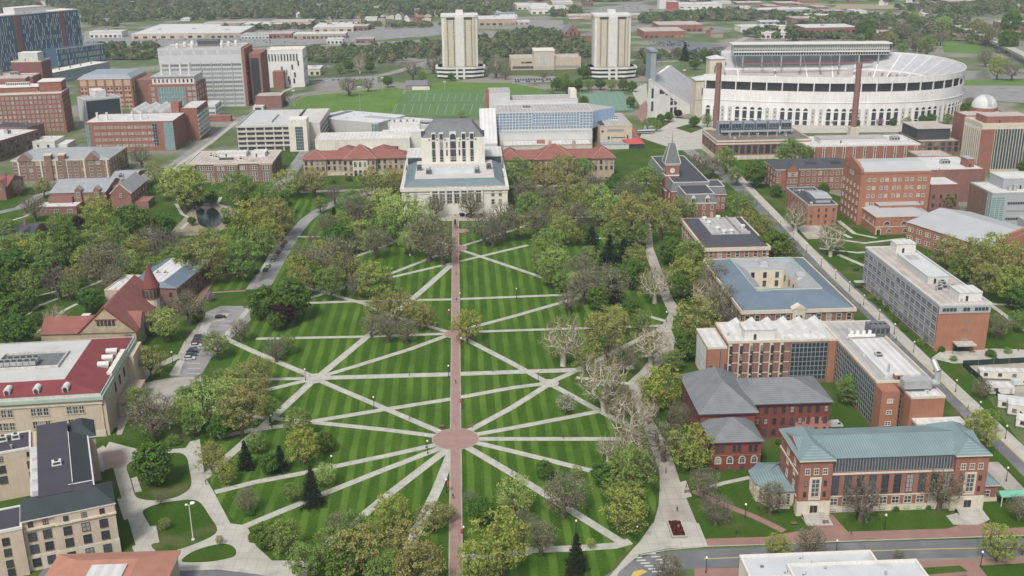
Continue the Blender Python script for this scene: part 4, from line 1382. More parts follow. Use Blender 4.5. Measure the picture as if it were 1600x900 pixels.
# Victorian hall with the clock tower
B = Bld('clock_tower_hall', 'Victorian red brick hall with mansard roofs and a spired clock tower', 'building', (1069, 318), (1119, 316.5), (1060, 305), h=10.0)
w, d, h = B.w, B.d, B.h
SL = mat('grey mansard slate', (0.15, 0.155, 0.16), .8, var=.12, scale=.8, fine=.2, course=.12)
def mans(x0, x1, y0, y1, z, rise, ins, nm='mansard_roof'):
 b = MB().hip(x0 - .5, x1 + .5, y0 - .5, y1 + .5, z + .4, rise, None, (ins, ins), 0, .4, 1)
 b.m[4] = 2
 B.part(nm, b, [SL, WHITE, SLATED])
 bb = MB()
 o = ins - .5
 for (a, c, e, f) in ((x0 + o - .3, x1 - o + .3, y0 + o - .3, y0 + o + .1), (x0 + o - .3, x1 - o + .3, y1 - o - .1, y1 - o + .3), (x0 + o - .3, x0 + o + .1, y0 + o + .1, y1 - o - .1), (x1 - o - .1, x1 - o + .3, y0 + o + .1, y1 - o - .1)):
  bb.box(a, c, e, f, z + .4 + rise - .15, z + .4 + rise + .22, 0, True)
 B.part('roof_cresting', bb, WHITE)
D1 = B.loc_of(1046, 268, 10)[1]
bk = B.loc_of(1098, 305, 10)
mb = B.loc_of(1135, 305, 10)
B.box('front_block', 0, w, 0, d + 6, 0, h, RED)
mans(0, w, 0, d + 6, h, 4.6, 1.6)
lf = B.loc_of(1046, 300, 10)
B.box('main_block', lf[0], mb[0] * .72, d + 2, D1 + 16, 0, h + 1.6, RED)
mans(lf[0], mb[0] * .72, d + 2, D1 + 16, h + 1.6, 4.8, 1.8)
B.box('side_block', mb[0] * .6, mb[0], bk[1], bk[1] + 18, 0, h, RED)
mans(mb[0] * .6, mb[0], bk[1], bk[1] + 18, h, 4.4, 1.6)
for u in (w * .28, w * .72):
 b = MB().box(u - 1.2, u + 1.2, -.35, 1.0, h + .4, h + 3.0, 0)
 b.face([(u - 1.6, -.5, h + 3.0), (u + 1.6, -.5, h + 3.0), (u, -.5, h + 5.2)], 0)
 b.face([(u - 1.6, -.5, h + 3.0), (u, -.5, h + 5.2), (u, 2, h + 5.2), (u - 1.6, 2, h + 3.0)], 1)
 b.face([(u + 1.6, -.5, h + 3.0), (u + 1.6, 2, h + 3.0), (u, 2, h + 5.2), (u, -.5, h + 5.2)], 1)
 o = B.part('dormer', b, [WHITE, SL])
 link('window', win_mesh(.7, 1.9, 'd', True, (0, 1)), o, (u - .5, -.37, h + .8))
 link('window', win_mesh(.7, 1.9, 'd', True, (0, 1)), o, (u + .5, -.37, h + .8))
for i in range(4):
 B.win('f', w * (i + .5) / 4, 6.3, 1.1, 2.6, 'w', arch=True)
 B.win('f', w * (i + .5) / 4, 2.0, 1.1, 2.6, 'w', arch=True)
B.band(h - .5, .7, WHITE, .35, y1=d + 6)
K = dict(x0=mb[0] * .6, x1=mb[0], y0=bk[1], y1=bk[1] + 18)
B.wins('f', 3, (6.0, 2.0), 1.0, 2.4, 'w', arch=True, u0=2.5, **K)
t = B.loc_of(1047, 320, 0)
tx0, tx1 = B.loc_of(1037, 300, 7)[0], B.loc_of(1058, 300, 7)[0]
ty = t[1]
TW = tx1 - tx0
TH = 24.5
b = MB().box(tx0, tx1, ty, ty + TW, 0, TH, 0)
B.part('tower', b, RED)
for z in (8.5, 17.6, TH - .5):
 B.band(z, .7, WHITE, .3, x0=tx0, x1=tx1, y0=ty, y1=ty + TW, name='string_course')
b = MB().hip(tx0 - .7, tx1 + .7, ty - .7, ty + TW + .7, TH + .7, 11.0, None, (TW * .36, TW * .36), 0, .4, 1)
sp = B.part('tower_roof', b, [SL, WHITE])
b = MB()
cx, cy = (tx0 + tx1) / 2, ty + TW / 2
for sx in (-1, 1):
 for sy in (-1, 1):
  b.tube((cx + sx * (TW / 2 + .7), cy + sy * (TW / 2 + .7), TH + .8), (cx + sx * (TW * .14 + .7), cy + sy * (TW * .14 + .7), TH + 11.8), .22, .2, 5)
b.build('hip_trim', WHITE, sp)
MB().tube((cx, cy, TH + 11.5), (cx, cy, TH + 18), .2, .06, 6).build('finial', FRAMED, sp)
b = MB()
def clock(b, n=24, r=1.55):
 pts = [(r * math.cos(2 * PI * i / n), 0, r * math.sin(2 * PI * i / n)) for i in range(n)]
 b.face([(p[0], -.12, p[2]) for p in pts], 0)
 q = [(p[0] * 1.18, -.05, p[2] * 1.18) for p in pts]
 for i in range(n):
  j = (i + 1) % n
  b.face([(pts[i][0], -.16, pts[i][2]), (q[i][0], -.1, q[i][2]), (q[j][0], -.1, q[j][2]), (pts[j][0], -.16, pts[j][2])], 1)
 b.box(-.06, .06, -.17, -.13, -.1, 1.25, 1, True)
 b.box(-.1, .85, -.17, -.13, -.07, .07, 1, True)
 for i in range(12):
  a = PI * i / 6
  b.box(1.3 * math.cos(a) - .07, 1.3 * math.cos(a) + .07, -.15, -.125, 1.3 * math.sin(a) - .07, 1.3 * math.sin(a) + .07, 1, True)
clock(b)
cm = b.mesh('clock_face', [WHITE, MAROON])
link('clock_face', cm, B.root, (cx, ty, TH - 3.6))
link('clock_face', cm, B.root, (tx1, cy, TH - 3.6), PI / 2)
link('clock_face', cm, B.root, (tx0, cy, TH - 3.6), -PI / 2)
for z in (11.5, 3.5):
 link('window', win_mesh(1.0, 3.2, 'w', True, (0, 1)), B.root, (cx, ty - .01, z))
K = dict(x0=lf[0], x1=lf[0] + 10, y0=d + 2, y1=D1 + 16)
B.wins('l', 6, (2.0, 6.6), 1.1, 2.8, 'w', arch=True, **K)
B.finish()

# power plant with two brick chimneys
B = Bld('power_plant', 'long maroon brick power plant with tall glazed bays and stone base', 'building', (1120, 221), (1268, 219), (1098, 203), base=(1170, 249))
w, d, h = B.w, B.d, B.h
B.walls(MAROON, h, LIME, 3.0)
B.flat(mat('sooty gravel roof', (.16, .145, .135), .95, var=.2, scale=.4, fine=.15), LIME, .8)
nb = 13
for i in range(nb):
 u = w * .11 + w * .86 * (i + .5) / nb
 B.curtain('f', u - w * .024, u + w * .024, 4.2, h - 3.0, 2, 5, GLASSD, FRAMED, bar=.15)
 B.win('f', u, .9, 1.6, 1.2, 'd')
B.band(h - 2.2, 1.0, LIME, .4)
for i in range(6):
 x = w * .16 + i * w * .135
 B.unit(x, d * .62, h, w * .115, 8, 9.0, BLUEG, 'cooling_unit')
 for k in range(2):
  B.curtain('f', x - w * .05, x + w * .05, h + 1.0 + k * 3.8, h + 4.2 + k * 3.8, 3, 1, GLASSD, FRAMEG, y0=d * .62 - 4.05)
B.box('pipe_rack', w * .12, w * .9, d * .45, d * .5, h + 2.5, h + 3.6, MECH, bottom=True)
for x in (.2, .5, .8):
 B.box('pipe_rack_post', w * x, w * x + .6, d * .46, d * .49, h, h + 2.5, MECH)
for k in range(7):
 B.pipe(w * (.2 + .1 * k), d * .35, h, .5, 2.5 + (k % 3), MECH)
B.penthouse(w * .72, w * .9, d * .55, d * .85, 5, PALE, GRAVR)
B.wins('l', 4, (4.5,), 1.8, 6, 'd', mul=(1, 2))
B.finish()
for (bx, by, tx, ty_, lab) in ((1118, 209, 1124, 98, 'tall tapering red brick chimney nearer the clock tower'), (1333, 206, 1341.5, 98, 'tall tapering red brick chimney in front of the stadium arches')):
 g0 = P(bx, by, 10.0)
 ht = on_y(tx, ty_, g0.y).z
 r0, r1 = 5.1 * px_size(g0), 3.9 * px_size(g0)
 t = empty('brick_chimney', (g0.x, g0.y, 0))
 tag(t, lab, 'chimney', 'brick power plant chimneys')
 MB().lathe([(r0, 2.0), (r0 * .97, ht * .2), (r1 * 1.02, ht * .93), (r1, ht)], 0, 0, 20).build('shaft', MAROON, t, smooth=True)
 MB().lathe([(r1 * 1.0, ht - 4.0), (r1 * 1.14, ht - 3.4), (r1 * 1.14, ht - .6), (r1 * 1.05, ht), (r1 * .7, ht), (r1 * .7, ht - 3)], 0, 0, 20).build('crown_band', BROWN, t, smooth=False)
 MB().box(-r0 * 1.3, r0 * 1.3, -r0 * 1.3, r0 * 1.3, 0, 14.0).build('base', LIME, t)

# brick with white vertical strips
B = Bld('striped_block', 'flat-roofed red brick block with white vertical window strips', 'building', (1262, 229), (1438, 226.5), (1258, 215), base=(1380, 251))
w, d, h = B.w, B.d, B.h
B.walls(RED)
B.flat(WHITER, WHITE, .8)
for i in range(11):
 u = w * (i + .6) / 11
 B.box('pilaster', u - .9, u - .55, -.22, 0, 0, h - .3, WHITE)
 B.box('pilaster', u + .55, u + .9, -.22, 0, 0, h - .3, WHITE)
 for z in frange(1.5, 4, (h - 2) / 4):
  B.win('f', u, z, .9, (h - 2) / 4 - 1.2, 'd')
B.penthouse(w * .15, w * .75, d * .3, d * .7, 3, GREYL, GREYR)
B.unit(w * .85, d * .5, h, 6, 5, 3)
B.finish()

# dark-roofed brick hall
B = Bld('gabled_hall', 'brick hall with black hipped roof and a gabled centre behind the small dark-roofed block', 'building', (1213, 266), (1342, 262), (1204, 252), base=(1280, 297))
w, d, h = B.w, B.d, B.h
B.walls(RED)
B.hip(SLATED, 4.0, .5, em=LIME)
B.box('projecting_bay', w * .12, w * .26, -2.2, 0, 0, h, RED)
B.gable(SLATED, RED, 3.4, 'y', x0=w * .11, x1=w * .27, y0=-2.3, y1=d * .45, name='bay_roof')
for i in range(14):
 if 1 <= i <= 3:
  continue
 for z in frange(1.4, 3, 4.2):
  B.win('f', w * (i + .5) / 14, z, 1.6, 2.2, 's', mul=(1, 1))
for z in frange(1.4, 3, 4.2):
 for u in (.15, .19, .23):
  B.win('f', w * u, z, 1.3, 2.2, 's', off=2.2)
for u in (.45, .75):
 b = MB().box(w * u - 3, w * u + 3, d * .2, d * .34, h + 1.5, h + 3.2)
 B.part('shed_dormer', b, SLATED)
B.band(h - .5, .6, LIME, .3)
B.wins('l', 4, frange(1.4, 3, 4.2), 1.5, 2.2, 's')
B.finish()

# tall orange hall
B = Bld('orange_hall', 'tall orange brick hall with pale metal roof and arched gable window', 'building', (1346, 271), (1456, 266.5), (1336, 253), base=(1400, 350))
w, d, h = B.w, B.d, B.h
B.walls(ORANGE)
b = MB().hip(1.4, w - .4, .3, d - .3, h + .3, 3.6, None, (1.0, d * .34), 0, .3, 1)
B.part('roof', b, [METALW, ORANGE])
B.box('gable_parapet', -.3, 1.2, -.25, d + .25, h - .5, h + 2.0, ORANGE)
b = MB()
b.face([(-.32, d + .25, h + 2.0), (-.32, -.25, h + 2.0), (-.32, d / 2, h + 5.5)])
b.face([(1.2, -.25, h + 2.0), (1.2, d + .25, h + 2.0), (1.2, d / 2, h + 5.5)])
b.face([(-.32, -.25, h + 2.0), (1.2, -.25, h + 2.0), (1.2, d / 2, h + 5.5), (-.32, d / 2, h + 5.5)])
b.face([(1.2, d + .25, h + 2.0), (-.32, d + .25, h + 2.0), (-.32, d / 2, h + 5.5), (1.2, d / 2, h + 5.5)])
B.part('gable', b, ORANGE)
nf = 6
for i in range(5):
 for z in frange(2.0, nf, (h - 2.5) / nf):
  B.win('f', w * .06 + w * .9 * (i + .35) / 5, z, 1.35, 1.6, 'w', mul=(1, 1))
  B.win('f', w * .06 + w * .9 * (i + .75) / 5, z, 1.35, 1.6, 'w', mul=(1, 1))
B.wins('l', 5, frange(2.0, nf - 1, (h - 2.5) / nf), 1.3, 1.7, 'w', mul=(1, 1))
B.win('l', d / 2, h - 3.6, 4.5, 5.0, 's', arch=True, mul=(2, 1))
B.band(h - .8, .6, ORANGE, .25)
B.finish()

# small dark-roofed block
B = Bld('small_brick_block', 'small three-storey orange brick block with flat black roof and boxed plant', 'building', (1263, 321), (1309, 319.5), (1214, 294), base=(1290, 352))
w, d, h = B.w, B.d, B.h
B.walls(ORANGE)
B.flat(BLACKR, GREYM, .35)
B.wins('f', 4, (1.4, 4.8, 8.2), .9, 1.5, 'd')
B.wins('l', 7, (1.4, 4.8, 8.2), .9, 1.5, 'd')
b = MB().box(w * .35, w * .85, d * .12, d * .55, h, h + 2.6)
b.gable(w * .3, w * .9, d * .1, d * .57, h + 2.6, 1.0, 'x', 0, 0)
B.part('plant_screen', b, GREYM)
for k in range(6):
 B.unit(w * (.15 + .12 * k), d * .82, h, 1.3, 1.3, .9, MECH)
B.finish()

# low orange block in front of the tall hall
B = Bld('low_orange_block', 'low orange brick block with pale hipped metal roof in front of the tall orange hall', 'building', (1369, 341), (1458, 336.5), (1355, 320), base=(1410, 366))
w, d, h = B.w, B.d, B.h
B.walls(ORANGE)
b = MB().hip(-.3, w + .3, -.3, d + .3, h + .3, 1.4, None, (w * .2, d * .42), 0, .3, 1)
B.part('roof', b, [METALW, LIME])
B.penthouse(w * .22, w * .95, d * .5, d * .95, 2.8, ORANGE, METALW)
for i in range(3):
 B.win('f', w * (.2 + .3 * i), 5.2, 3.0, 2.0, 's', arch=True, mul=(1, 0))
 B.win('f', w * (.25 + .28 * i), 1.2, 2.0, 1.8, 's', arch=True, mul=(1, 0))
B.wins('l', 4, (5.0,), 1.6, 1.8, 's', arch=True)
B.door('f', w * .06, 2, 3, LIME)
B.band(4.2, .4, LIME, .18, name='string_course')
B.finish()

# gymnasium with double pitched pale roof
B = Bld('gymnasium', 'orange brick gymnasium with wide pale grey pitched metal roof', 'building', (1418, 347), (1545, 388), (1478, 320), h=10.5, axis=False)
w, d, h = B.w, B.d, B.h
B.walls(ORANGE)
B.gable(METALW, ORANGE, 5.0, 'x', over=.5)
B.wins('f', 9, (1.6, 6.2), 1.2, 2.0, 'w', pair=2, gap=1.8, mul=(0, 1))
b = MB().box(w - 1.2, w + .35, d * .12, d * .88, h - 2, h + 3.6)
b.box(w - 1.2, w + .35, d * .3, d * .7, h + 3.6, h + 5.6)
b.face([(w + .35, d * .3, h + 5.6), (w + .35, d * .7, h + 5.6), (w + .35, d * .5, h + 7.2)])
b.face([(w - 1.2, d * .7, h + 5.6), (w - 1.2, d * .3, h + 5.6), (w - 1.2, d * .5, h + 7.2)])
b.face([(w - 1.2, d * .3, h + 5.6), (w + .35, d * .3, h + 5.6), (w + .35, d * .5, h + 7.2), (w - 1.2, d * .5, h + 7.2)])
b.face([(w + .35, d * .7, h + 5.6), (w - 1.2, d * .7, h + 5.6), (w - 1.2, d * .5, h + 7.2), (w + .35, d * .5, h + 7.2)])
B.part('stepped_gable', b, ORANGE)
B.wins('r', 4, (5.5,), 1.4, 2.2, 'w')
B.finish()

# long classroom block beside the avenue
B = Bld('classroom_block', 'long four-storey grey panelled block with orange brick end beside the avenue', 'building', (1468, 478), (1549, 474.5), (1354, 387), base=(1500, 548))
w, d, h = B.w, B.d, B.h
B.walls(ORANGE)
B.flat(GRAVR, GREYL, .5, out=.3)
B.box('facade_panel', -.22, 0, .8, d - .8, 3.6, h - .4, GREYM)
for fl in range(5):
 z = 1.0 + fl * 3.55
 n = 15
 for i in range(n):
  u = d * (i + .5) / n
  B.win('l', u, z + .3, d / n - 1.1, 2.0, 'g', off=.22 if fl else 0, mul=(3, 1))
B.box('facade_panel', 0, w, -.22, 0, h - 3.4, h - .4, GREYM)
for u, k in ((.2, 4), (.53, 2), (.82, 4)):
 B.strip('f', w * u - k * .7, w * u + k * .7, h - 2.6, 1.6, k, off=.22)
for z in (4.5, 8.3, 12.2):
 B.strip('f', w * .5, w * .5 + 2.6, z, .55, 3)
b = MB().box(w * .34, w * .72, -4.6, 0, 3.6, 4.1, 0, True).box(w * .36, w * .7, -.5, -.1, 0, 3.5, 1)
B.part('entrance_canopy', b, [CONC, GLASSD])
b = MB().box(w * .3, w * .62, -3.6, -2.4, 0, .8)
B.part('planter', b, CONC2)
B.penthouse(w * .3, w * .72, d * .33, d * .74, 3.0, GREYL, GREYL)
B.penthouse(w * .5, w * 1.0 - 1.5, d * .88, d * .97, 4.0, WHITE, WHITER)
B.penthouse(w * .45, w * .9, d * .05, d * .16, 3.4, WHITE, WHITER)
for (u, v) in ((.5, .25), (.62, .22), (.55, .3), (.35, .22)):
 B.unit(w * u, d * v, h, 2.4, 2.0, 2.0, MECH)
B.box('roof_patch', w * .38, w * .62, d * .62, d * .70, h + 3.35, h + 3.4, GREYR)
B.box('entry_hood', -4.5, 0, d - 3, d - .5, 3.3, 3.7, CONC, bottom=True)
B.finish()

# grey metal laboratory right
B = Bld('metal_laboratory', 'grey metal clad laboratory with glass corner and white roof beyond the gymnasium', 'building', (1551, 303), (1680, 300), (1500, 286), base=(1600, 352))
w, d, h = B.w, B.d, B.h
B.walls(GREYM)
B.flat(WHITER, GREYM, .5)
B.box('brick_wing', -.2, 8, 5, d + .2, 0, h - .2, BROWN)
for z in (3.2, 7.6, 12.0):
 B.strip('f', 9, w - 3, z, 1.4, 24)
B.curtain('f', -.05, 7.5, 1.5, h - 2, 3, 12, GLASST, FRAMEW)
B.curtain('l', d - 5, d - .1, 1.5, h - 2, 2, 12, GLASST, FRAMEW)
B.penthouse(w * .22, w * .9, d * .35, d * .95, 6.0, GREYM, WHITER)
B.penthouse(w * .5, w * .98, d * .1, d * .34, 5.0, GREYM, WHITER)
for u in (.28, .34):
 B.pipe(w * u, d * .25, h, 1.0, 3)
B.box('lower_wing', w * .35, w * .9, -9, 0, 0, 5, GREYM)
B.finish()

# maroon block with white membranes
B = Bld('white_roof_block', 'low maroon brick block with two-level white roof behind the orange halls', 'building', (1455, 290), (1501, 289), (1448, 276), base=(1478, 330))
w, d, h = B.w, B.d, B.h
B.walls(MAROON)
B.flat(WHITER, RED, .5)
B.box('rear_wing', w * .35, w * 2.4, d * .9, d * 2.6, 0, h + 4, MAROON)
B.flat(WHITER, RED, .5, x0=w * .35, x1=w * 2.4, y0=d * .9, y1=d * 2.6, z=h + 4)
B.wins('f', 4, (3.0, 8.0), 1.2, 1.8, 'd')
B.unit(w * 1.4, d * 1.7, h + 4, 5, 4, 2.5)
B.penthouse(w * 1.9, w * 2.15, d * 1.2, d * 1.6, 5, RED, GREYR, z=h + 4)
B.finish()

# tower with vertical fins
B = Bld('finned_tower', 'brick tower with pale vertical fins over dark windows at the right edge', 'building', (1535, 197), (1680, 193), (1505, 186), base=(1580, 268))
w, d, h = B.w, B.d, B.h
B.walls(LIME)
B.flat(GRAVR, LIME, 1.5)
B.box('brick_pier', -.3, w * .14, -.5, d * .0, 0, h - 2.5, RED)
B.box('brick_pier', w * .56, w * .72, -.5, 0, 0, h - 2.5, RED)
for (a, c) in ((.15, .55), (.73, .99)):
 B.curtain('f', w * a, w * c, 2, h - 2.6, 4, 14, GLASSD, FRAMED)
 n = int((c - a) * 34)
 for i in range(n):
  u = w * (a + (c - a) * (i + .5) / n)
  B.box('fin', u - .16, u + .16, -.7, -.16, 2, h - 2.6, LIME)
for i in range(9):
 B.box('fin', -.5, 0, d * (i + .3) / 9 - .5, d * (i + .3) / 9 + .5, 2, h - 2, LIME)
 B.win('l', d * (i + .8) / 9, 3, 1.2, h - 7, 'd', mul=(0, 12))
B.penthouse(w * .1, w * .55, d * .3, d * .9, 4.5, RED, GRAVR)
B.finish()
# observatory dome standing on a block behind it
B = Bld('observatory', 'brick rooftop observatory with pale shuttered dome behind the finned tower', 'observatory', (1510, 182), (1580, 180), (1512, 174), base=(1550, 236))
w, d, h = B.w, B.d, B.h
B.walls(RED)
B.flat(GRAVR, RED, .5)
c = B.loc_of(1537, 172, h)
r = 19 * px_size(P(1537, 172, h))
z0 = h + 2.5
B.part('drum', MB().lathe([(r * 1.06, h - .2), (r * 1.06, z0)], c[0], c[1], 10), RED)
prof = [(r * math.cos(a), z0 + r * math.sin(a)) for a in [PI / 2 * i / 8 for i in range(9)]]
B.part('dome', MB().lathe(prof[:-1] + [(.05, z0 + r)], c[0], c[1], 24), GREYL, smooth=True)
b = MB()
for i in range(8):
 a0, a1 = PI / 2 * i / 8 + .15, PI / 2 * (i + 1) / 8 + .15
 for s in (0,):
  b.face([(c[0] - 1.6, c[1] - (r + .12) * math.cos(a0), z0 + (r + .12) * math.sin(a0)), (c[0] + 1.6, c[1] - (r + .12) * math.cos(a0), z0 + (r + .12) * math.sin(a0)), (c[0] + 1.6, c[1] - (r + .12) * math.cos(a1), z0 + (r + .12) * math.sin(a1)), (c[0] - 1.6, c[1] - (r + .12) * math.cos(a1), z0 + (r + .12) * math.sin(a1))])
B.part('dome_shutter', b, GREYM)
B.finish()
# dark box
B = Bld('dark_box_hall', 'low brick hall with charcoal boxed upper storey near the stadium', 'building', (1438, 222), (1500, 221), (1420, 206), base=(1470, 240))
w, d, h = B.w, B.d, B.h
B.walls(BROWN)
B.flat(GRAVR, BROWN, .5)
B.box('upper_storey', w * .02, w * .85, d * .2, d * .9, h, h + 8, mat('charcoal cladding', (.06, .062, .068), .8))
B.box('upper_roof', w * .0, w * .87, d * .18, d * .92, h + 8, h + 8.5, GRAVR)
B.wins('f', 6, (2.0, 6.0), 2.6, 2.6, 'd', mul=(1, 1))
B.finish()
B = Bld('low_brick_hall', 'low brick hall with tan flat roof between striped block and finned tower', 'building', (1440, 247), (1492, 246), (1438, 236), base=(1470, 262))
w, d, h = B.w, B.d, B.h
B.walls(BROWN)
B.flat(GRAVR, BUFF, .5)
B.wins('f', 6, (1.6,), 2.2, 2.4, 'd', mul=(1, 0))
B.wins('f', 6, (5.4,), 2.2, 2.4, 'd', mul=(1, 0))
B.finish()
# flat white roof at the bottom edge
B = Bld('flat_roof_library', 'pale flat-roofed building with two roof levels at the lower edge of the road', 'building', (1172, 905), (1440, 905), (1172, 869), h=8.0)
w, d, h = B.w, B.d, B.h
B.walls(PALE, x1=w * .78)
B.flat(mat('silvery roof membrane', (0.50, 0.52, 0.53), .7, var=.1, scale=.3, fine=.05, blotch=((.40, .41, .41), .1, .55, .7)), PALE, .5, x1=w * .78)
B.box('front_hall', w * .24, w, -9, d * .42, 0, h + .6, PALE)
B.flat(MATS['silvery roof membrane'], PALE, .6, x0=w * .24, x1=w, y0=-9, y1=d * .42, z=h + .6)
B.part('roof_drain', MB().lathe([(.5, h + .07), (.5, h + .25), (.3, h + .4), (.01, h + .4)], w * .1, d * .5, 10), MECHD)
B.wins('b', 8, (2.0,), 2.2, 3.2, 'g', x1=w * .78)
B.finish()
# ------------------------------------------------------------------ stadium
ST = [(205, 893), (257, 872), (307, 860), (358, 857), (397, 866), (425, 888), (440, 918), (443, 952), (433, 985), (412, 1010), (372, 1029), (320, 1038), (256, 1043)]
ring_ = smooth_open(ST, 8)
S_root = empty('stadium', (0, 0, 0))
tag(S_root, 'huge horseshoe stadium of pale concrete with arched outer wall and open seating bowl', 'stadium')
SR = len(ring_)


def s_in(i, dist):
 a, c = Vector(ring_[max(i - 1, 0)]), Vector(ring_[min(i + 1, SR - 1)])
 t = (c - a).normalized()
 n = Vector((-t.y, t.x))
 return Vector(ring_[i]) + n * dist


STW = mat('stadium concrete', (0.66, 0.655, 0.64), .9, var=.1, scale=.25, fine=.04, streak=.16)
SEATS = mat('aluminium benches', (0.40, 0.405, 0.42), .7, var=.12, scale=.5, fine=.14, seam=('X', .35), seam_amt=.03)
SEATR = mat('weathered rust benches', (0.36, 0.33, 0.325), .8, var=.14, scale=.4, fine=.14)
SEATB = mat('red seats', (0.30, 0.10, 0.10), .8, var=.1)
def rimz(i):
 return 39.0 + 2.0 * min(1, max(0, (i - 40) / 20))
b = MB()
for i in range(SR - 1):
 def q(d0, z0, d1, z1, mi=0):
  p = [(*s_in(i, d0), z0), (*s_in(i + 1, d0), z0), (*s_in(i + 1, d1), z1), (*s_in(i, d1), z1)]
  b.face(p, mi)
 q(0, 0, 0, 18.2)
 q(0, 18.2, -.35, 18.3)
 q(-.35, 18.3, -.35, 18.9)
 q(-.35, 18.9, 0, 19.0)
 q(0, 19.0, 0, 27.5)
 q(0, 27.5, .8, 27.5)
 q(.8, 27.5, .8, 27.0)
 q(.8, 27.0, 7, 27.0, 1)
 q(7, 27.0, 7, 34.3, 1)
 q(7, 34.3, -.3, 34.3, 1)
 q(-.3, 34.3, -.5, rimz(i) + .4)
 q(-.5, rimz(i) + .4, .5, rimz(i) + .4)
 q(.5, rimz(i) + .4, .5, rimz(i) - 1)
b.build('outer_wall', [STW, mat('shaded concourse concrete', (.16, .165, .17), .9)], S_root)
b = MB()
for i in range(SR - 1):
 for (d0, z0, d1, z1, mi) in ((.5, -1, 22, -13.5, 0), (22, -15.0, 23.5, -15.0, 2), (23.5, -15.0, 40, -25.5, 1), (40, -26.5, 41.5, -26.5, 2), (41.5, -26.5, 58, -36.5, 0), (22, -13.5, 22, -15.0, 2), (40, -25.5, 40, -26.5, 2)):
  r0, r1 = rimz(i), rimz(i + 1)
  b.face([(*s_in(i, d0), r0 + z0), (*s_in(i + 1, d0), r1 + z0), (*s_in(i + 1, d1), r1 + z1), (*s_in(i, d1), r0 + z1)], mi)
b.build('seating_bowl', [SEATS, SEATR, STW], S_root)
bowl_step = 5
k = 0
for i in range(2, SR - 1, 4):      # aisles
 b = MB()
 t = (Vector(ring_[min(i + 1, SR - 1)]) - Vector(ring_[i - 1])).normalized() * .55
 r = rimz(i)
 p, q = s_in(i, .6), s_in(i, 22)
 b.face([(*(p - t), r - .9), (*(p + t), r - .9), (*(q + t), r - 13.35), (*(q - t), r - 13.35)])
 p, q = s_in(i, 23.5), s_in(i, 40)
 b.face([(*(p - t), r - 14.85), (*(p + t), r - 14.85), (*(q + t), r - 25.35), (*(q - t), r - 25.35)])
 b.build('aisle', STW, S_root)
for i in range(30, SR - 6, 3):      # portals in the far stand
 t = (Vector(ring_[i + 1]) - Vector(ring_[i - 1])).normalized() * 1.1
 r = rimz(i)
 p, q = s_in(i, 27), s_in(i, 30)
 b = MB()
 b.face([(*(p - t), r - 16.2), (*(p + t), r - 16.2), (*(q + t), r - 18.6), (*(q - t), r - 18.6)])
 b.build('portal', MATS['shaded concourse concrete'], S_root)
b = MB()
b.face([(*s_in(i, 57), 2.0) for i in range(SR)])
b.build('pitch', GRASS_TURF, S_root)
# arches along the outer wall, alternately open and blind
arc = [0.0]
for i in range(SR - 1):
 arc.append(arc[-1] + (Vector(ring_[i + 1]) - Vector(ring_[i])).length)


def along(s):
 for i in range(SR - 1):
  if arc[i + 1] >= s:
   f = (s - arc[i]) / (arc[i + 1] - arc[i])
   a, c = Vector(ring_[i]), Vector(ring_[i + 1])
   d = (c - a).normalized()
   return a + (c - a) * f, math.atan2(d.y, d.x)
 return Vector(ring_[-1]), 0


ab = MB()
hw, zt = 1.75, 12.0
pts = [(-hw, 0), (hw, 0)] + [(hw * math.cos(PI * j / 10), zt + hw * math.sin(PI * j / 10)) for j in range(11)]
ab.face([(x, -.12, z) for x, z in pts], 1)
for (x0, x1, z0, z1) in ((-hw, hw, 10.6, 11.5), (-hw, hw, 3.6, 4.1)):
 ab.box(x0, x1, -.3, -.13, z0, z1, 0, True)
for j in range(10):
 a0, a1 = PI * j / 10, PI * (j + 1) / 10
 ab.face([(hw * math.cos(a0), -.35, zt + hw * math.sin(a0)), ((hw + .35) * math.cos(a0), -.35, zt + (hw + .35) * math.sin(a0)), ((hw + .35) * math.cos(a1), -.35, zt + (hw + .35) * math.sin(a1)), (hw * math.cos(a1), -.35, zt + hw * math.sin(a1))], 0)
 ab.face([((hw + .35) * math.cos(a0), -.35, zt + (hw + .35) * math.sin(a0)), ((hw + .35) * math.cos(a0), 0, zt + (hw + .35) * math.sin(a0)), ((hw + .35) * math.cos(a1), 0, zt + (hw + .35) * math.sin(a1)), ((hw + .35) * math.cos(a1), -.35, zt + (hw + .35) * math.sin(a1))], 0)
for s in (-1, 1):
 ab.box(min(s * hw, s * (hw + .35)), max(s * hw, s * (hw + .35)), -.35, 0, 0, zt, 0, True)
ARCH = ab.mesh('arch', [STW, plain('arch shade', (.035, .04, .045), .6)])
bb = MB()
hb = 1.55
pts = [(-hb, 0), (hb, 0)] + [(hb * math.cos(PI * j / 10), zt + hb * math.sin(PI * j / 10)) for j in range(11)]
bb.face([(x, -.06, z) for x, z in pts], 0)
for j in range(10):
 a0, a1 = PI * j / 10, PI * (j + 1) / 10
 bb.face([(hb * math.cos(a0), -.3, zt + hb * math.sin(a0)), ((hb + .3) * math.cos(a0), -.3, zt + (hb + .3) * math.sin(a0)), ((hb + .3) * math.cos(a1), -.3, zt + (hb + .3) * math.sin(a1)), (hb * math.cos(a1), -.3, zt + hb * math.sin(a1))], 2)
for s in (-1, 1):
 bb.box(min(s * hb, s * (hb + .3)), max(s * hb, s * (hb + .3)), -.3, 0, 0, zt, 2, True)
for z in (2.2, 5.8, 9.2):
 bb.box(-.45, .45, -.16, -.07, z, z + 1.2, 1, True)
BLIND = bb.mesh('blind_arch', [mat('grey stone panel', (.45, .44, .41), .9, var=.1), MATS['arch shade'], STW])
seq = 'AABBAAAABBAAAABBAAAABBAAAABBAAAABBAAAABBAAAABBAAA'
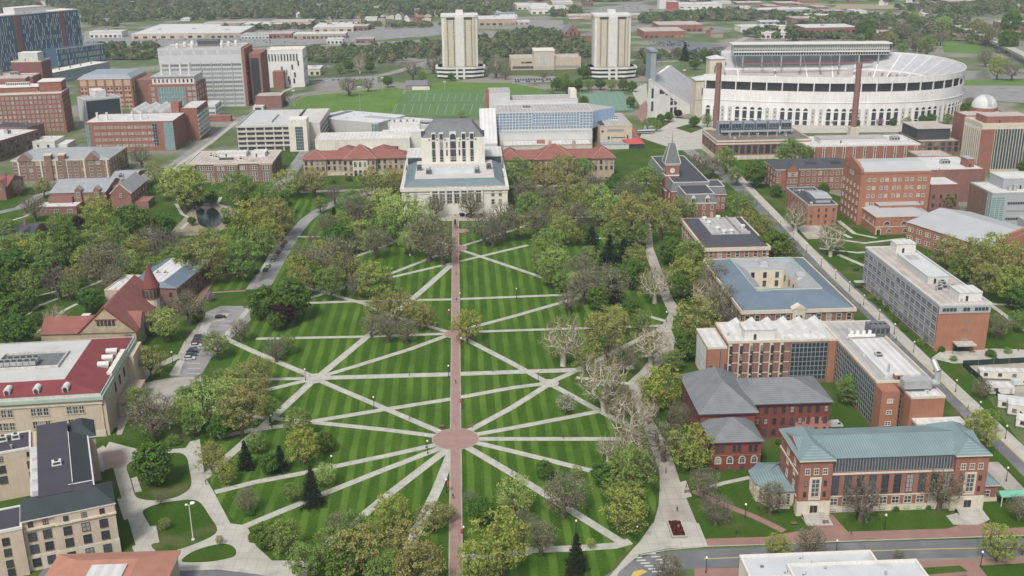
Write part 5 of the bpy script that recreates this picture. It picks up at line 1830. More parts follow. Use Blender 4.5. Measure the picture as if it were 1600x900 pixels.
for j, ch in enumerate(seq):
 p, rz = along(5 + j * 6.15)
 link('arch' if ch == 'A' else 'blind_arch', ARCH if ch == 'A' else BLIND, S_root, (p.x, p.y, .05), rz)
cm = MB().box(-.45, .45, -.2, .7, 27.5, 34.5).mesh('column', STW)
rm = MB().box(-5.9, 5.9, -.1, .1, 28.9, 29.15).mesh('railing', STW)
for j in range(24):
 p, rz = along(2 + j * 12.6)
 link('column', cm, S_root, (p.x, p.y, 0), rz)
# press box over the far stand
pz0, pz1 = 40.0, 50.3
a, c = Vector((260, 1012)), Vector((405, 1000))
dv = c - a
rz = math.atan2(dv.y, dv.x)
L_ = dv.length
o = MB().box(0, L_, 0, 16, pz0, pz1, 0, True).build('press_box', GREYL, S_root, (a.x, a.y, 0), rz)
for (z0, z1, n, gm) in ((pz0 + .5, pz0 + 2.6, 60, GLASSD), (pz0 + 4.4, pz0 + 5.4, 60, GLASS), (pz0 + 6.0, pz1 - 1.2, 90, GLASS)):
 b = MB()
 b.box(0, L_, -.06, 0, z0, z1, 1, True)
 for i in range(n + 1):
  x = L_ * i / n
  b.box(max(0, x - .28), min(L_, x + .28), -.35, -.06, z0, z1, 0, True)
 b.build('window_band', [WHITE, gm], o)
MB().box(-2, L_ + 2, -2.5, 17, pz1, pz1 + .8, 0, True).build('press_box_roof', WHITE, o)
MB().box(-.5, L_ + .5, -1.4, 0, pz0 + 3.0, pz0 + 3.8, 0, True).build('balcony', WHITE, o)
for i in range(8):
 MB().box(L_ * (i + .5) / 8 - .5, L_ * (i + .5) / 8 + .5, .5, 1.5, pz0 - 12, pz0).build('post', GREYM, o)
MB().box(L_ * .05, L_ * .9, -3, -2, pz0 - 7.5, pz0 - 6.6, 0, True).build('box_seats', SEATB, o)
# south stand, scoreboard and corner towers
QA, QB, QC, QD = Vector((164, 912)), Vector((199, 1004)), Vector((236, 1026)), Vector((203, 930))
b = MB()
zh, zl = 33.0, 7.5
b.face([(*QD, zl), (*QC, zl), (*QB, zh), (*QA, zh)], 1)
QE, QF = QA + Vector((-2.2, -.4)), QB + Vector((-3, .2))
b.face([(*QA, zh), (*QB, zh), (*QF, zh), (*QE, zh)], 0)
b.face([(*QE, 0), (*QD, 0), (*QD, zl), (*QA, zh), (*QE, zh)], 0)
b.face([(*QD, 0), (*QC, 0), (*QC, zl), (*QD, zl)], 0)
b.face([(*QC, 0), (*QF, 0), (*QF, zh), (*QB, zh), (*QC, zl)], 0)
b.face([(*QF, 0), (*QE, 0), (*QE, zh), (*QF, zh)], 0)
ss = b.build('south_stand', [STW, SEATS], S_root)
dse = QD - QE
rze = math.atan2(dse.y, dse.x)
for (f, z, ww, hh) in ((.55, 9.5, 2.6, 3.0), (.64, 9.5, 2.6, 3.0), (.55, 13.5, 2.6, 3.0), (.64, 13.5, 2.6, 3.0), (.55, 2, 2.6, 5), (.64, 2, 2.6, 5), (.32, 20, 5, 3.6), (.46, 18.5, 5, 2.8), (.1, 6, 2, 8), (.1, 17, 2, 8)):
 p = QE + dse * f
 link('window', win_mesh(ww, hh, 'd', False, (1, 1)), ss, (p.x + .02 * math.sin(rze), p.y - .02 * math.cos(rze), z), rze)
for i in range(9):
 f = (i + .5) / 9
 b = MB()
 e = (QB - QA).normalized() * .5
 p, q = QA + (QB - QA) * f, QD + (QC - QD) * f
 b.face([(*(q - e), zl + .2), (*(q + e), zl + .2), (*(p + e), zh + .2), (*(p - e), zh + .2)])
 b.build('aisle', STW, ss)
b = MB().box(164, 168.5, 915, 940, 31, 56)
b.box(168.5, 169.1, 917, 938, 40, 54, 1, True)
b.box(163.2, 169.5, 914, 941, 56, 57.2, 0, True)
b.build('scoreboard', [BLUEG, plain('scoreboard face', (.05, .06, .08), .5)], S_root)
for (xa, xb, ya, yb, zt_) in ((203, 219, 911, 929, 31.5), (240, 255, 1022, 1037, 36)):
 o = MB().box(xa, xb, ya, yb, 0, zt_).build('corner_tower', LIME, S_root)
 MB().hip(xa - .8, xb + .8, ya - .8, yb + .8, zt_ + .3, 3.0, None, None, 0, .4, 1).build('tower_roof', [GREYL, LIME], o)
 for dx in (-2.2, 0, 2.2):
  link('window', win_mesh(1.0, 6, 'd', False, (0, 2)), o, ((xa + xb) / 2 + dx, ya - .01, zt_ - 12.5))
 for z in (4, 8, 12):
  link('window', win_mesh(1.0, 1.4, 'd'), o, ((xa + xb) / 2, ya - .01, z))
 MB().box(xa - .3, xb + .3, ya - .3, ya, 15, 15.8, 0, True).build('string_course', LIME, o)
for i in (20, 28, 66, 72, 78):
 p = s_in(i, 1)
 MB().tube((p.x, p.y, 39), (p.x, p.y, 47), .15, .08, 5).build('flagpole', WHITE, S_root)

# ------------------------------------------------------------------ the two dormitory towers
def dorm(px, py, label, pxl, pxr):
 g0 = P(px, py)
 t = empty('dormitory_tower', (g0.x, g0.y, 0))
 tag(t, label, 'tower', 'twin dormitory towers')
 hw_, D = 19.5, 34.0
 z0, z1 = 12.0, 66.0
 oc = lambda r, dx: [(-r + dx, 0), (r - dx, 0), (r, dx * .55), (r, D - dx * .55), (r - dx, D), (-r + dx, D), (-r, D - dx * .55), (-r, dx * .55)]
 MB().prism([(x, y + 8) for x, y in oc(hw_ - .6, 3.4)], z0, z1 - 1).build('shaft', TAN, t)
 pts_ = oc(hw_, 9)
 for (x0, x1) in ((-hw_, -hw_ + 5.2), (-4.6, 4.6), (hw_ - 5.2, hw_)):
  if x0 == -4.6:
   MB().box(x0, x1, 6.9, 8.05, z0 - 6, z1 - .5, 0, True).build('pier', WHITE, t)
  else:
   s = -1 if x0 < 0 else 1
   MB().prism([(x0, 8.2 if s > 0 else 9.6), (x1, 9.6 if s > 0 else 8.2), (x1, 26), (x0, 26)], z0, z1 - .5).build('pier', WHITE, t)
 MB().prism([(x, y + 8) for x, y in oc(hw_ + .8, 3.0)], z1 - .5, z1 + 1.6).build('roof', WHITE, t)
 MB().box(-4, 4, 20, 30, z1 + 1.6, z1 + 6).build('penthouse', WHITE, t)
 for nm, z, r, m_ in (('podium_storey', 0, 23, GLASSD), ('podium_storey', 4.2, 24, GLASSD), ('podium_storey', 8.4, 25, GLASSD)):
  MB().prism([(x, y + 4) for x, y in oc(r, 11)], z, z + 4.2).build(nm, m_, t)
 for z, r in ((2.0, 25.6), (6.4, 26.4), (10.6, 27.4)):
  MB().prism([(x, y + 2.6) for x, y in oc(r, 12)], z, z + 2.0).build('podium_band', WHITE, t)
 MB().box(-5, -2.6, 1.6, 5, 0, 12, 0).build('pier', WHITE, t)
 MB().box(2.6, 5, 1.6, 5, 0, 12, 0).build('pier', WHITE, t)
 wm = win_mesh(.9, 1.1, 'd')
 for xx in (-13.0, -6.2, 6.2, 13.0):
  for k in range(22):
   link('window', wm, t, (xx, 7.99, z0 + 2.2 + k * 2.32))
 for xx in (-9.6, 9.6):
  MB().box(xx - 4.6, xx + 4.6, 7.85, 7.99, z1 - 3.2, z1 - 1, 0, True).build('louvre', LOUVRE, t)
 return t


dorm(720, 124, 'white and tan dormitory tower behind the left playing field', 0, 0)
dorm(958, 124.5, 'white and tan dormitory tower above the tennis courts, nearer the stadium', 0, 0)

# ------------------------------------------------------------------ library
B = Bld('library', 'pale stone library with a blue-green roof and tall stack tower closing the brick walk', 'library', (627.5, 297), (793, 290), (640, 240), base=(710, 334))
w, d, h = B.w, 50.0, B.h
LIME_, LIME = LIME, mat('library limestone', (.62, .60, .54), .9, var=.08, scale=.6, fine=.05, streak=.1, course=.04)
B.box('wall', 0, w, 0, d, 0, h, LIME)
b = MB().hip(1.2, w - 1.2, 1.6, d + 12, h + .5, 3.6, None, (6.2, 5.2), 0, .2, 1)
b.m[4] = 2
B.part('roof', b, [mat('library copper roof', (.145, .19, .21), .6, var=.12, scale=.5, fine=.05, seam=('X', .5), seam_amt=.12), LIME, mat('pinkish roof terrace', (.50, .47, .45), .9, var=.1)])
B.band(h - 1.6, 2.0, LIME, .8)
B.band(h - 5.0 + 1.6, .4, LIME, .3, name='string_course')
for i in range(7):
 u = w * .3 + w * .48 * (i + .5) / 7 - w * .02
 B.win('f', u, 6.4, 2.6, 7.0, 's', mul=(1, 3))
 B.win('f', u, 1.4 if i != 3 else .1, 1.9, 3.4 if i != 3 else 4.4, 'd', arch=True)
for u in (.055, .13, .86, .93):
 for z in (5.5, 10.2):
  B.win('f', w * u, z, 1.7, 2.7, 's', mul=(0, 1))
B.box('portico_front', w * .27, w * .76, -.9, 0, 0, 5.6, LIME)
for i in range(8):
 u = w * .3 + w * .48 * i / 7 - w * .02
 B.part('column', MB().lathe([(.75, 5.6), (.7, 6), (.62, 13.6), (.8, 14.2)], u, -.5, 10), LIME)
B.box('skylight', w * .27, w * .70, d * .42, d * .52, h + 4.0, h + 6.2, mat('skylight glass', (.50, .56, .59), .3))
for u in (.25, .72):
 B.unit(w * u, d * .40, h + 4.0, 3, 3, 2.6, MECHD)
 B.part('roof_fan', MB().lathe([(1.3, h + 6.6), (1.5, h + 8), (1.0, h + 8.6), (.01, h + 8.8)], w * u, d * .40, 12), MECH)
for u in (.155, .84):
 B.unit(w * u, d * .62, h + 4.0, 3, 4, 3, MECHD)
for u in (.05, .95):
 for v in (.5, .62, .74):
  b = MB().box(w * u - 1.5, w * u + 1.5, d * v - 1.6, d * v + 1.6, h + 1, h + 3)
  B.part('dormer', b, [MATS['library copper roof']])
tf = P(710, 257, 19.0).y - B.loc.y
x0, x1 = B.loc_of(659.5, 257, 19)[0], B.loc_of(758, 257, 19)[0]
zt = 35.5
B.box('stack_tower', x0, x1, tf, tf + 22, h, zt, LIME)
b = MB().hip(x0 + .6, x1 - .6, tf + .3, tf + 21.5, zt + .3, 8.8, None, (7.0, 3.6), 0, .3, 1)
B.part('tower_roof', b, [SLATE, LIME])
cxm = (x0 + x1) / 2
for dx, ww in ((-12, 1.9), (-7.2, 1.9), (0, 3.4), (6.6, 1.9), (11.6, 1.9)):
 for k, z in enumerate((24.3, 29.3)):
  link('window', win_mesh(ww, 4.2, 'd', False, (1 if ww > 3 else 0, 2)), B.root, (cxm + dx, tf - .01, z))
 link('window', win_mesh(ww, 1.2, 'd'), B.root, (cxm + dx, tf - .01, 22.5))
 link('window', win_mesh(ww, .7, 'd'), B.root, (cxm + dx, tf - .01, 21.2))
 o = MB().box(cxm + dx - ww / 2 - .4, cxm + dx + ww / 2 + .4, tf - .2, tf + 2.5, zt - 1, zt + (3.4 if ww < 3 else 3.8)).build('dormer', LIME, B.root)
 link('window', win_mesh(ww, 3.2, 'd', ww > 3, (1, 1)), o, (cxm + dx, tf - .22, zt - .5))
for dx in (-3.9, 3.9):
 for z in (24.8, 29.8):
  link('window', win_mesh(.8, 3.4, 'd'), B.root, (cxm + dx, tf - .01, z))
for s in (x0 + 1.2, x1 - 1.2):
 B.box('chimney', s - 1.2, s + 1.2, tf + 4, tf + 7, zt, zt + 3.5, SLATED)
for dx in (-14.5, -9.7, -4.8, 4.4, 9.2, 14):
 B.part('roundel', MB().tube((cxm + dx, tf - .12, zt - .8), (cxm + dx, tf, zt - .8), .5, .5, 12), DKRED)
B.box('rear_block', .5, w - .5, d + 12.01, d + 40, 0, h + 5.5, LIME)
B.flat(WHITER, LIME, .4, x0=.5, x1=w - .5, y0=d + 12.01, y1=d + 40, z=h + 5.5)
B.box('clerestory', 1.2, w - 1.2, d + 11.4, d + 12.0, h + 1.0, h + 5.0, GLASSD)
B.finish()
LIME = LIME_

# red-tiled halls either side of the library
def tile_hall(name, label, FL, FR, back, base, pav, nwin, apex_rise, dpt):
 B = Bld(name, label, 'building', FL, FR, back, base=base, depth=dpt)
 w, d, h = B.w, B.d, B.h
 B.walls(BUFF, h, LIME, 2.2)
 B.hip(REDT, 4.2, 1.1, em=BROWN)
 for (a, c, out, rise) in pav:
  B.box('pavilion', a * w, c * w, -out, d, 0, h + .2, BUFF)
  b = MB().hip(a * w - 1, c * w + 1, -out - 1, d + 1, h + .5, rise, None, None, 0, .3, 1)
  o_ = B.part('pavilion_roof', b, [REDT, BROWN])
  hb = MB()
  for e_ in ((0, 4), (1, 5 if b.v[4][0] != b.v[5][0] else 4)):
   hb.tube(b.v[e_[0]], b.v[e_[1]], .16, .16, 5)
  hb.build('hip_ridge', BUFF, o_)
 def inpav(u):
  for (a, c, out, r_) in pav:
   if a - .01 <= u <= c + .01:
    return out
  return 0
 for i in range(nwin):
  u = (i + .5) / nwin
  o = inpav(u)
  for z in (h - 3.4, h - 7.2):
   B.win('f', u * w, z, 1.5, 2.3, 'd', off=o, mul=(0, 1))
  B.win('f', u * w, .7, 1.2, 1.0, 'd', off=o)
 B.wins('r', 5, (h - 3.4, h - 7.2, .8), 1.4, 2.0, 'd', mul=(0, 1))
 return B


B = tile_hall('tile_roof_hall', 'buff brick hall with red tile hipped roofs to the left of the library', (474, 251), (640, 245), (490, 232), (480, 275), ((0, .21, 1.5, 5.0), (.39, .68, 3.0, 8.0)), 19, 6, 16)
w, d, h = B.w, B.d, B.h
B.box('entrance_front', w * .465, w * .605, -3.3, -2.95, 0, h - .2, LIME)
for i in range(3):
 B.win('f', w * (.49 + .045 * i), h - 5.0, 1.7, 3.6, 'w', arch=True, off=3.3, mul=(1, 1))
 B.win('f', w * (.49 + .045 * i), .1, 1.7, 3.8, 'd', arch=True, off=3.3)
b = MB().box(w * .2, w * .85, d + 8, d + 22, 0, h - 1)
B.part('rear_wing', b, BUFF)
b = MB().hip(w * .28, w * .5, d - 2, d + 20, h + .2, 4, None, None, 0, .3, 1)
B.part('rear_roof', b, [REDT, BROWN])
b = MB().hip(w * .62, w * .85, d - 2, d + 20, h + .2, 4, None, None, 0, .3, 1)
B.part('rear_roof', b, [REDT, BROWN])
B.finish()
B = tile_hall('tile_roof_hall', 'long buff brick hall with red tile roofs to the right of the library', (786, 247), (959, 249), (800, 232), (955, 279), ((-.02, .16, 2.2, 5.6), (.29, .64, 3.0, 8.0), (.8, 1.0, 2.5, 6.0)), 21, 6, 20)
w, d, h = B.w, B.d, B.h
for i in range(3):
 B.win('f', w * (.41 + .045 * i), h - 5.0, 1.7, 3.4, 's', arch=True, off=3.0, mul=(1, 1))
for u in (.44, .66):
 B.box('chimney', w * u - 1, w * u + 1, d * .7, d * .7 + 2, h + 2, h + 9, BUFF)
B.finish()

# recreation centre
B = Bld('recreation_centre', 'wide recreation centre with blue glass front and sloping white end wall', 'building', (775, 176), (926, 174), (790, 164), base=(850, 228))
w, d, h = B.w, B.d, B.h
SKYG = glass_mat('pale blue glass', (.16, .235, .33), .12, .6)
B.walls(GREYL, h)
B.flat(GREYR, GREYL, .4)
B.curtain('f', 0.2, w, h * .5, h - .3, 30, 6, SKYG, WHITE, bar=.42)
B.curtain('f', w * .38, w * .86, h * .62, h - 1.4, 17, 4, GLASSB, WHITE, bar=.4, off=.16)
b = MB()
b.face([(w, d, h), (w, 0, h), (w * 1.28, d * .7, h - 1.5)])
b.face([(w, 0, h * .5), (w * 1.28, d * .7, h * .5), (w * 1.28, d * .7, h - 1.5), (w, 0, h)], 1)
B.part('pointed_wing', b, [GREYR, SKYG])
b = MB()
q0, q1, q2, q3 = B.loc_of(746, 167, h), B.loc_of(774, 167, h), B.loc_of(779, 219, 3.0), B.loc_of(748, 203, 7.0)
x0, x1, y0, y1 = -12.5, -.2, -27, 4
b.face([(x0, y0, 8), (x1, y0, 8), (x1, y1, h + 3), (x0, y1, h + 3)], 0)
b.face([(x0, y0, 0), (x1, y0, 0), (x1, y0, 8), (x0, y0, 8)], 1)
b.face([(x1, y0, 0), (x1, y1, 0), (x1, y1, h + 3), (x1, y0, 8)], 0)
b.face([(x0, y1, 0), (x0, y0, 0), (x0, y0, 8), (x0, y1, h + 3)], 0)
b.face([(x1, y1, 0), (x0, y1, 0), (x0, y1, h + 3), (x1, y1, h + 3)], 0)
B.part('sloping_end', b, [WHITER, GREYL])
B.box('upper_hall', w * .17, w * .9, d + .02, d + 26, 0, h + 3, GREYL)
B.flat(GREYR, GREYL, .6, x0=w * .17, x1=w * .9, y0=d + .02, y1=d + 26, z=h + 3)
B.box('plant_tower', -4, w * .17, d + .02, d + 22, 0, h + 10, GREYL)
B.box('plant_tower_roof', -4.2, w * .17 + .2, d - .1, d + 22.2, h + 10, h + 10.5, GREYR)
B.box('brick_stack', -6.6, -4.1, d + 2, d + 5, 0, h + 12, RED)
B.box('stair_tower', w * .83, w * .9, d + 10, d + 26.3, h, h + 9, PALE)
B.box('front_terrace', 2, w * .98, -12, -.01, 0, h * .46, GREYL)
B.flat(GREYR, GREYL, .3, x0=2, x1=w * .98, y0=-12, y1=-.01, z=h * .46)
B.box('low_wing', 4, w * .95, -30, -12.01, 0, h * .25, CONCW)
B.flat(WHITER, BUFF, .4, x0=4, x1=w * .95, y0=-30, y1=-12.01, z=h * .25)
B.box('roof_hut', w * .4, w * .48, -24, -20, h * .25, h * .25 + 2.4, ORANGE)
for k in range(3):
 B.unit(w * (.3 + .03 * k), d * .5, h, 2.5, 2.5, 2.2, WHITE)
B.finish()
B = Bld('entry_pavilion', 'tan stone entrance block with grey roof and ribbon windows beside the blue glass hall', 'building', (938, 198), (988, 195), (925, 178), base=(940, 230))
w, d, h = B.w, B.d, B.h
B.walls(TANB)
B.flat(GREYR, TANB, .4)
B.box('roof_strip', -.3, 3.4, .5, d - .3, h + .5, h + .8, BLACKR)
B.strip('f', w * .22, w * .74, h - 4.4, 1.9, 9)
B.strip('f', w * .34, w * .78, h - 9.3, .8, 8)
B.win('f', w * .27, h - 9.8, 1.2, 1.7, 'd')
B.win('f', w * .86, h - 9.8, .9, 2.6, 'd')
B.win('f', w * .07, h - 4.6, 1.4, 1.2, 'd')
B.strip('f', w * .1, w * .24, 1.2, 1.4, 3)
B.strip('f', w * .56, w * .76, 1.2, 1.4, 4)
B.unit(w * .6, d * .5, h, 5, 2, 1.6, WHITE)
b = MB()
RR = mat('red metal roof', (.42, .085, .07), .6, var=.08)
x0, x1 = w * .85, w * 1.35
b.face([(x0, -9, 3.6), (x1, -9, 3.6), (x1 - 4, 2, 6.4), (x0 - 5, 2, 6.4)], 0)
b.face([(x1, -9, 3.6), (w * 1.22, d * 1.05, 9.5), (w * 1.08, d * 1.05, 9.5), (x1 - 4, 2, 6.4)], 0)
B.part('red_roof', b, RR)
B.box('glazed_lobby', x0 + .5, x1 - .6, -8.2, d * .6, 0, 3.5, GLASSD)
B.box('front_canopy', 0, w * .85, -9, -.01, 0, 3.6, CONCW)
B.box('canopy_roof', -.2, w * .86, -9.2, -.01, 3.6, 3.9, BLUEG)
B.finish()

# swimming hall, white annexes and parking garage
B = Bld('swimming_hall', 'long wedge-shaped pale grey swimming hall tapering to the right beside the playing field', 'building', (498, 184.5), (590, 192.5), (510, 170), h=12.5, axis=False)
w, d, h = B.w, B.d, B.h
B.walls(mat('pale grey concrete', (.42, .42, .41), .9, var=.06, scale=.3, streak=.08))
B.flat(mat('pale metal roof sheet', (.56, .57, .58), .5, var=.05, scale=.2), GREYL, .2)
B.box('taper_wing', w, w * 2.05, d * .35, d, 0, h - 1.5, GREYL)
B.flat(MATS['pale metal roof sheet'], GREYL, .2, x0=w, x1=w * 2.05, y0=d * .35, y1=d, z=h - 1.5)
B.box('roof_recess', w * .55, w * 1.6, d * .45, d * .66, h + .05, h + .25, GREYM)
B.box('roof_recess', w * .02, w * .12, d * .2, d * .95, h + .05, h + .3, MECHD)
B.curtain('f', w * .9, w * .998, .5, h - 1, 4, 4, GLASST, FRAMEW)
B.box('end_block', -7, -.01, 2, d, 0, h - .5, GREYL)
B.finish()
B = Bld('white_annex', 'low white concrete annex with stepped white roofs behind the left red-tiled hall', 'building', (492, 219), (640, 217), (494, 211), base=(500, 242), depth=28)
w, d, h = B.w, B.d, B.h
B.walls(PALE)
B.flat(WHITER, PALE, .5)
for i in range(2):
 for j in range(2):
  B.box('rib', w * (.2 + .1 * i) + j * 2, w * (.2 + .1 * i) + j * 2 + .8, -.4, 0, 0, h, PALE)
for u in (.42, .74, .84):
 B.win('f', w * u, 2, 5, 3.4, 'g', mul=(3, 0))
B.box('upper_box', w * .78, w * 1.1, d * .7, d * 1.4, 0, h + 7, WHITE)
B.flat(WHITER, WHITE, .5, x0=w * .78, x1=w * 1.1, y0=d * .7, y1=d * 1.4, z=h + 7)
for k in range(4):
 B.unit(w * (.82 + .07 * k), d * 1.1, h + 7, 1.5, 1.5, 1.6)
B.box('link_block', w * .7, w * 1.22, d * .3, d * .69, 0, h + 3, WHITE)
B.flat(WHITER, WHITE, .4, x0=w * .7, x1=w * 1.22, y0=d * .3, y1=d * .69, z=h + 3)
B.box('entrance_ridge', w * .55, w * .68, -4, 0, 0, 4, GREYL)
B.finish()
B = Bld('parking_garage', 'open-decked concrete parking garage with white stair tower', 'garage', (369.5, 197), (455, 196), (395, 171), base=(420, 236))
w, d, h = B.w, B.d, B.h
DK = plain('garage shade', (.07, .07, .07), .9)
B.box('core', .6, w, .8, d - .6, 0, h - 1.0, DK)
for k in range(5):
 z = h - 1.2 - k * (h - 1) / 5
 b = MB().box(-.1, w, -.1, .35, z, z + 1.5, 0, True).box(-.1, .35, .35, d, z, z + 1.5, 0, True).box(w - .3, w, .35, d, z, z + 1.5, 0, True)
 B.part('deck_parapet', b, CONCW)
for i in range(7):
 B.box('column', w * i / 6 - .5 if i else 0, w * i / 6 + .5, .36, .79, 0, h - 1, CONCW)
b = MB()
b.face([(.35, .35, h - .6), (w - .3, .35, h - .6), (w - .3, d, h - .6), (.35, d, h - .6)])
B.part('roof_deck', b, mat('pale deck', (.46, .47, .475), .8, var=.08, scale=.3))
B.box('ramp_wall', w * .58, w * 1.0, d * .62, d * .65, h - .6, h + 1.8, CONCW)
B.box('ramp_wall', w * .56, w * .58, d * .2, d * .65, h - .6, h + .8, CONCW)
B.box('stair_tower', w - 1.5, w + 12, -4, 10, 0, h + 5, PALE)
B.curtain('f', 2.8, 8.5, 1, h - .5, 4, 8, GLASSD, FRAMEW, x0=w - 1.5 + 2, x1=w + 12, y0=-4, y1=10)
B.box('east_deck', w + 2, w + 20, 10.01, d, 0, h - .2, CONCW)
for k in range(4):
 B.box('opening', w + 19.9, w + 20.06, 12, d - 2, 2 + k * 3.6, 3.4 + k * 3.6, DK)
B.finish()
# low beige hall between the towers, brick house, field house
B = Bld('beige_hall', 'low beige hall with tall windowless centre block between the two towers', 'building', (798, 91), (908, 91), (800, 86), base=(850, 109))
w, d, h = B.w, B.d, B.h
B.walls(TANB)
B.flat(GRAVR, TANB, .6)
B.box('centre_block', w * .33, w * .62, -2, d * .8, 0, h * 1.62, TANB)
B.box('centre_roof', w * .325, w * .625, -2.4, d * .82, h * 1.62, h * 1.62 + .8, PALE)
for i in range(6):
 B.box('panel', w * .335 + w * .28 * i / 6, w * .335 + w * .28 * (i + .8) / 6, -2.3, -2, 3, h * 1.4, CONCW)
B.strip('f', 2, w * .32, 1.5, 3, 16)
B.strip('f', w * .63, w - 2, 1.5, 3, 16)
B.wins('f', 5, (h * .6,), 2.2, 1.6, 'd', u0=w * .15, u1=w * .3)
B.finish()
B = Bld('brick_house_block', 'red brick block with pointed gable left of the right tower', 'building', (882, 52), (908, 52), (884, 47), base=(895, 66))
w, d, h = B.w, B.d, B.h
B.walls(RED)
B.gable(SLATE, RED, 12, 'y')
B.box('side_wing', w, w * 2.5, 8, d, 0, h * .6, RED)
B.flat(SLATE, RED, .5, x0=w, x1=w * 2.5, y0=8, y1=d, z=h * .6)
B.wins('f', 4, frange(3, 4, h / 4.3), 2.0, 2.4, 'd')
B.win('f', w / 2, h + 3, 3, 3, 'd')
B.finish()
B = Bld('field_house', 'small red brick field house with dark pitched roof at the field edge', 'building', (634, 134), (668, 133), (638, 128), base=(650, 140))
w, d, h = B.w, B.d, B.h
B.walls(RED)
B.gable(SLATE, RED, 3.6, 'x', over=.5)
B.wins('f', 8, (1.2,), 2.0, 2.2, 'w')
B.box('low_wing', w * .3, w * 1.1, -4, 0, 0, 3.0, PALE)
B.finish()
# ------------------------------------------------------------------ buildings south of the oval (left-hand side)
GREENSL = mat('dark green copper roof', (.040, .052, .058), .85, var=.12, scale=.6, fine=.08, seam=('X', .6), seam_amt=.1)
PURPR = mat('purple black roof', (.058, .055, .07), .9, var=.1, scale=.5, fine=.08)
B = Bld('courtyard_office', 'tan brick office block with black and green roofs round a courtyard, lower left corner', 'building', (33, 815), (176, 786), (141.5, 659), h=15.0, axis=False)
w, d, h = B.w, B.d, B.h
fw = 9.5
ce = 2.6
nx = 18.0
L0 = -26
B.box('wall', 0, w, 0, fw, 0, h, TANB)
B.box('north_wing', ce, nx, fw + .01, d, 0, h, TANB)
B.box('rear_wing', L0, ce - .01, d - 12, d, 0, h, TANB)
B.box('west_wing', L0, -.01, -1.5, fw + 1, 0, h - 1.5, TANB)
B.part('plinth', MB().box(-.15, w + .15, -.2, fw, 0, 4.4), LIME)
b = MB().hip(-.2, w + .7, -.7, fw + 2.5, h + .3, 2.6, None, (4.2, 6.0), 0, .4, 1)
b.box(12, 18, 5.2, fw, h + 1, h + 2.95, 2)
B.part('roof', b, [GREENSL, WHITE, PURPR])
B.part('north_roof', MB().box(ce + 2, 13.2, 5.6, d - 3, h, h + 3.1), PURPR)
b = MB()
b.face([(nx + .4, fw + 1, h + .4), (nx + .4, d - 11, h + .4), (13.2, d - 11, h + 3.0), (13.2, fw + 1, h + 3.0)])
B.part('copper_slope', b, GREENSL)
b = MB().hip(12.6, w - 1.6, d - 11.5, d + .5, h + .3, 2.85, None, (3.4, 3.4), 0, .4, 1)
B.part('corner_roof', b, [GREENSL, WHITE])
b = MB()
for p_, q_ in (((13.2, fw + 1), (13.2, d - 11)), ((12, fw), (18.4, fw))):
 b.tube((*p_, h + 3.05), (*q_, h + 3.05), .14, .14, 5)
b.box(nx + .2, nx + .6, fw + 1, d - 11, h + .1, h + .6, 0, True)
B.part('ridge_trim', b, WHITE)
B.flat(PURPR, WHITE, .3, x0=L0, x1=ce, y0=d - 12, y1=d, z=h + .4)
B.flat(PURPR, WHITE, .4, x0=L0, x1=0, y0=-1.5, y1=fw + 1, z=h - 1.0)
b = MB().box(ce - .3, ce + 2, fw + 3, d - 12, h - .2, h + .5)
B.part('gutter_walk', b, CONCW)
for k in range(4):
 B.box('roof_hatch', ce + .3, ce + 1.9, fw + 3 + k * 7, fw + 6.5 + k * 7, h + .5, h + 1.6, GREYL)
for k in range(3):
 B.unit(ce - 4 - k * 3.5, d - 4, h + .5, 2.2, 1.6, 1.6, WHITE)
B.unit(9.6, d * .42, h + 3.1, 2.4, 1.8, 1.2, WHITE)
b = MB()
b.box(-.5, w * .35, -.55, 0, h - 2.9, h - 2.4, 0, True)
b.box(w * .35, w + .55, -.9, 0, h - 2.9, h - 2.4, 0, True)
b.box(w, w + .55, 0, fw, h - 2.9, h - 2.4, 0, True)
B.part('cornice', b, LIME)
B.box('front_bay', w * .35, w + .3, -.5, 0, 0, h, TANB)
B.box('plinth', w * .34, w + .4, -.65, 0, 0, 4.4, LIME)
for i, u in enumerate((.09, .25, .47, .67, .87)):
 o = .5 if u > .35 else 0
 B.win('f', w * u, h - 2.0, 1.1, 1.3, 'd', off=o)
 for z in (h - 6.2, h - 9.8, 1.2):
  B.win('f', w * u, z, 1.9, 2.3, 'd', off=o + (.16 if z < 4 else 0), mul=(1, 1))
for i in range(4):
 for z in (10.0, 6.8, 3.4, .8):
  B.win('f', 3.2 + i * 6.2, z, 1.6, 2.0, 'd', x0=L0, x1=0, y0=-1.5, y1=fw, mul=(1, 1))
for i in range(4):
 for z in (h - 2.2, h - 6.0, h - 9.4):
  if z > h - 3:
   B.win('f', 4 + i * 8, z, 1.4, 1.4, 'd', x0=L0, x1=ce, y0=d - 12, y1=d)
  else:
   B.win('f', 4 + i * 8, z, 2.0, 2.2, 'd', x0=L0, x1=ce, y0=d - 12, y1=d, mul=(1, 1))
B.wins('r', 7, (h - 6, h - 9.8, 1.4), 1.8, 2.2, 'd', u0=fw, u1=d - 12, x1=nx, mul=(1, 1))
B.box('corner_bay', nx + .01, w - 2, d - 11, d - .2, 0, h, TANB)
B.wins('r', 2, (h - 6, h - 9.8), 1.6, 2.2, 'd', u0=0, u1=fw, mul=(1, 1))
B.finish()

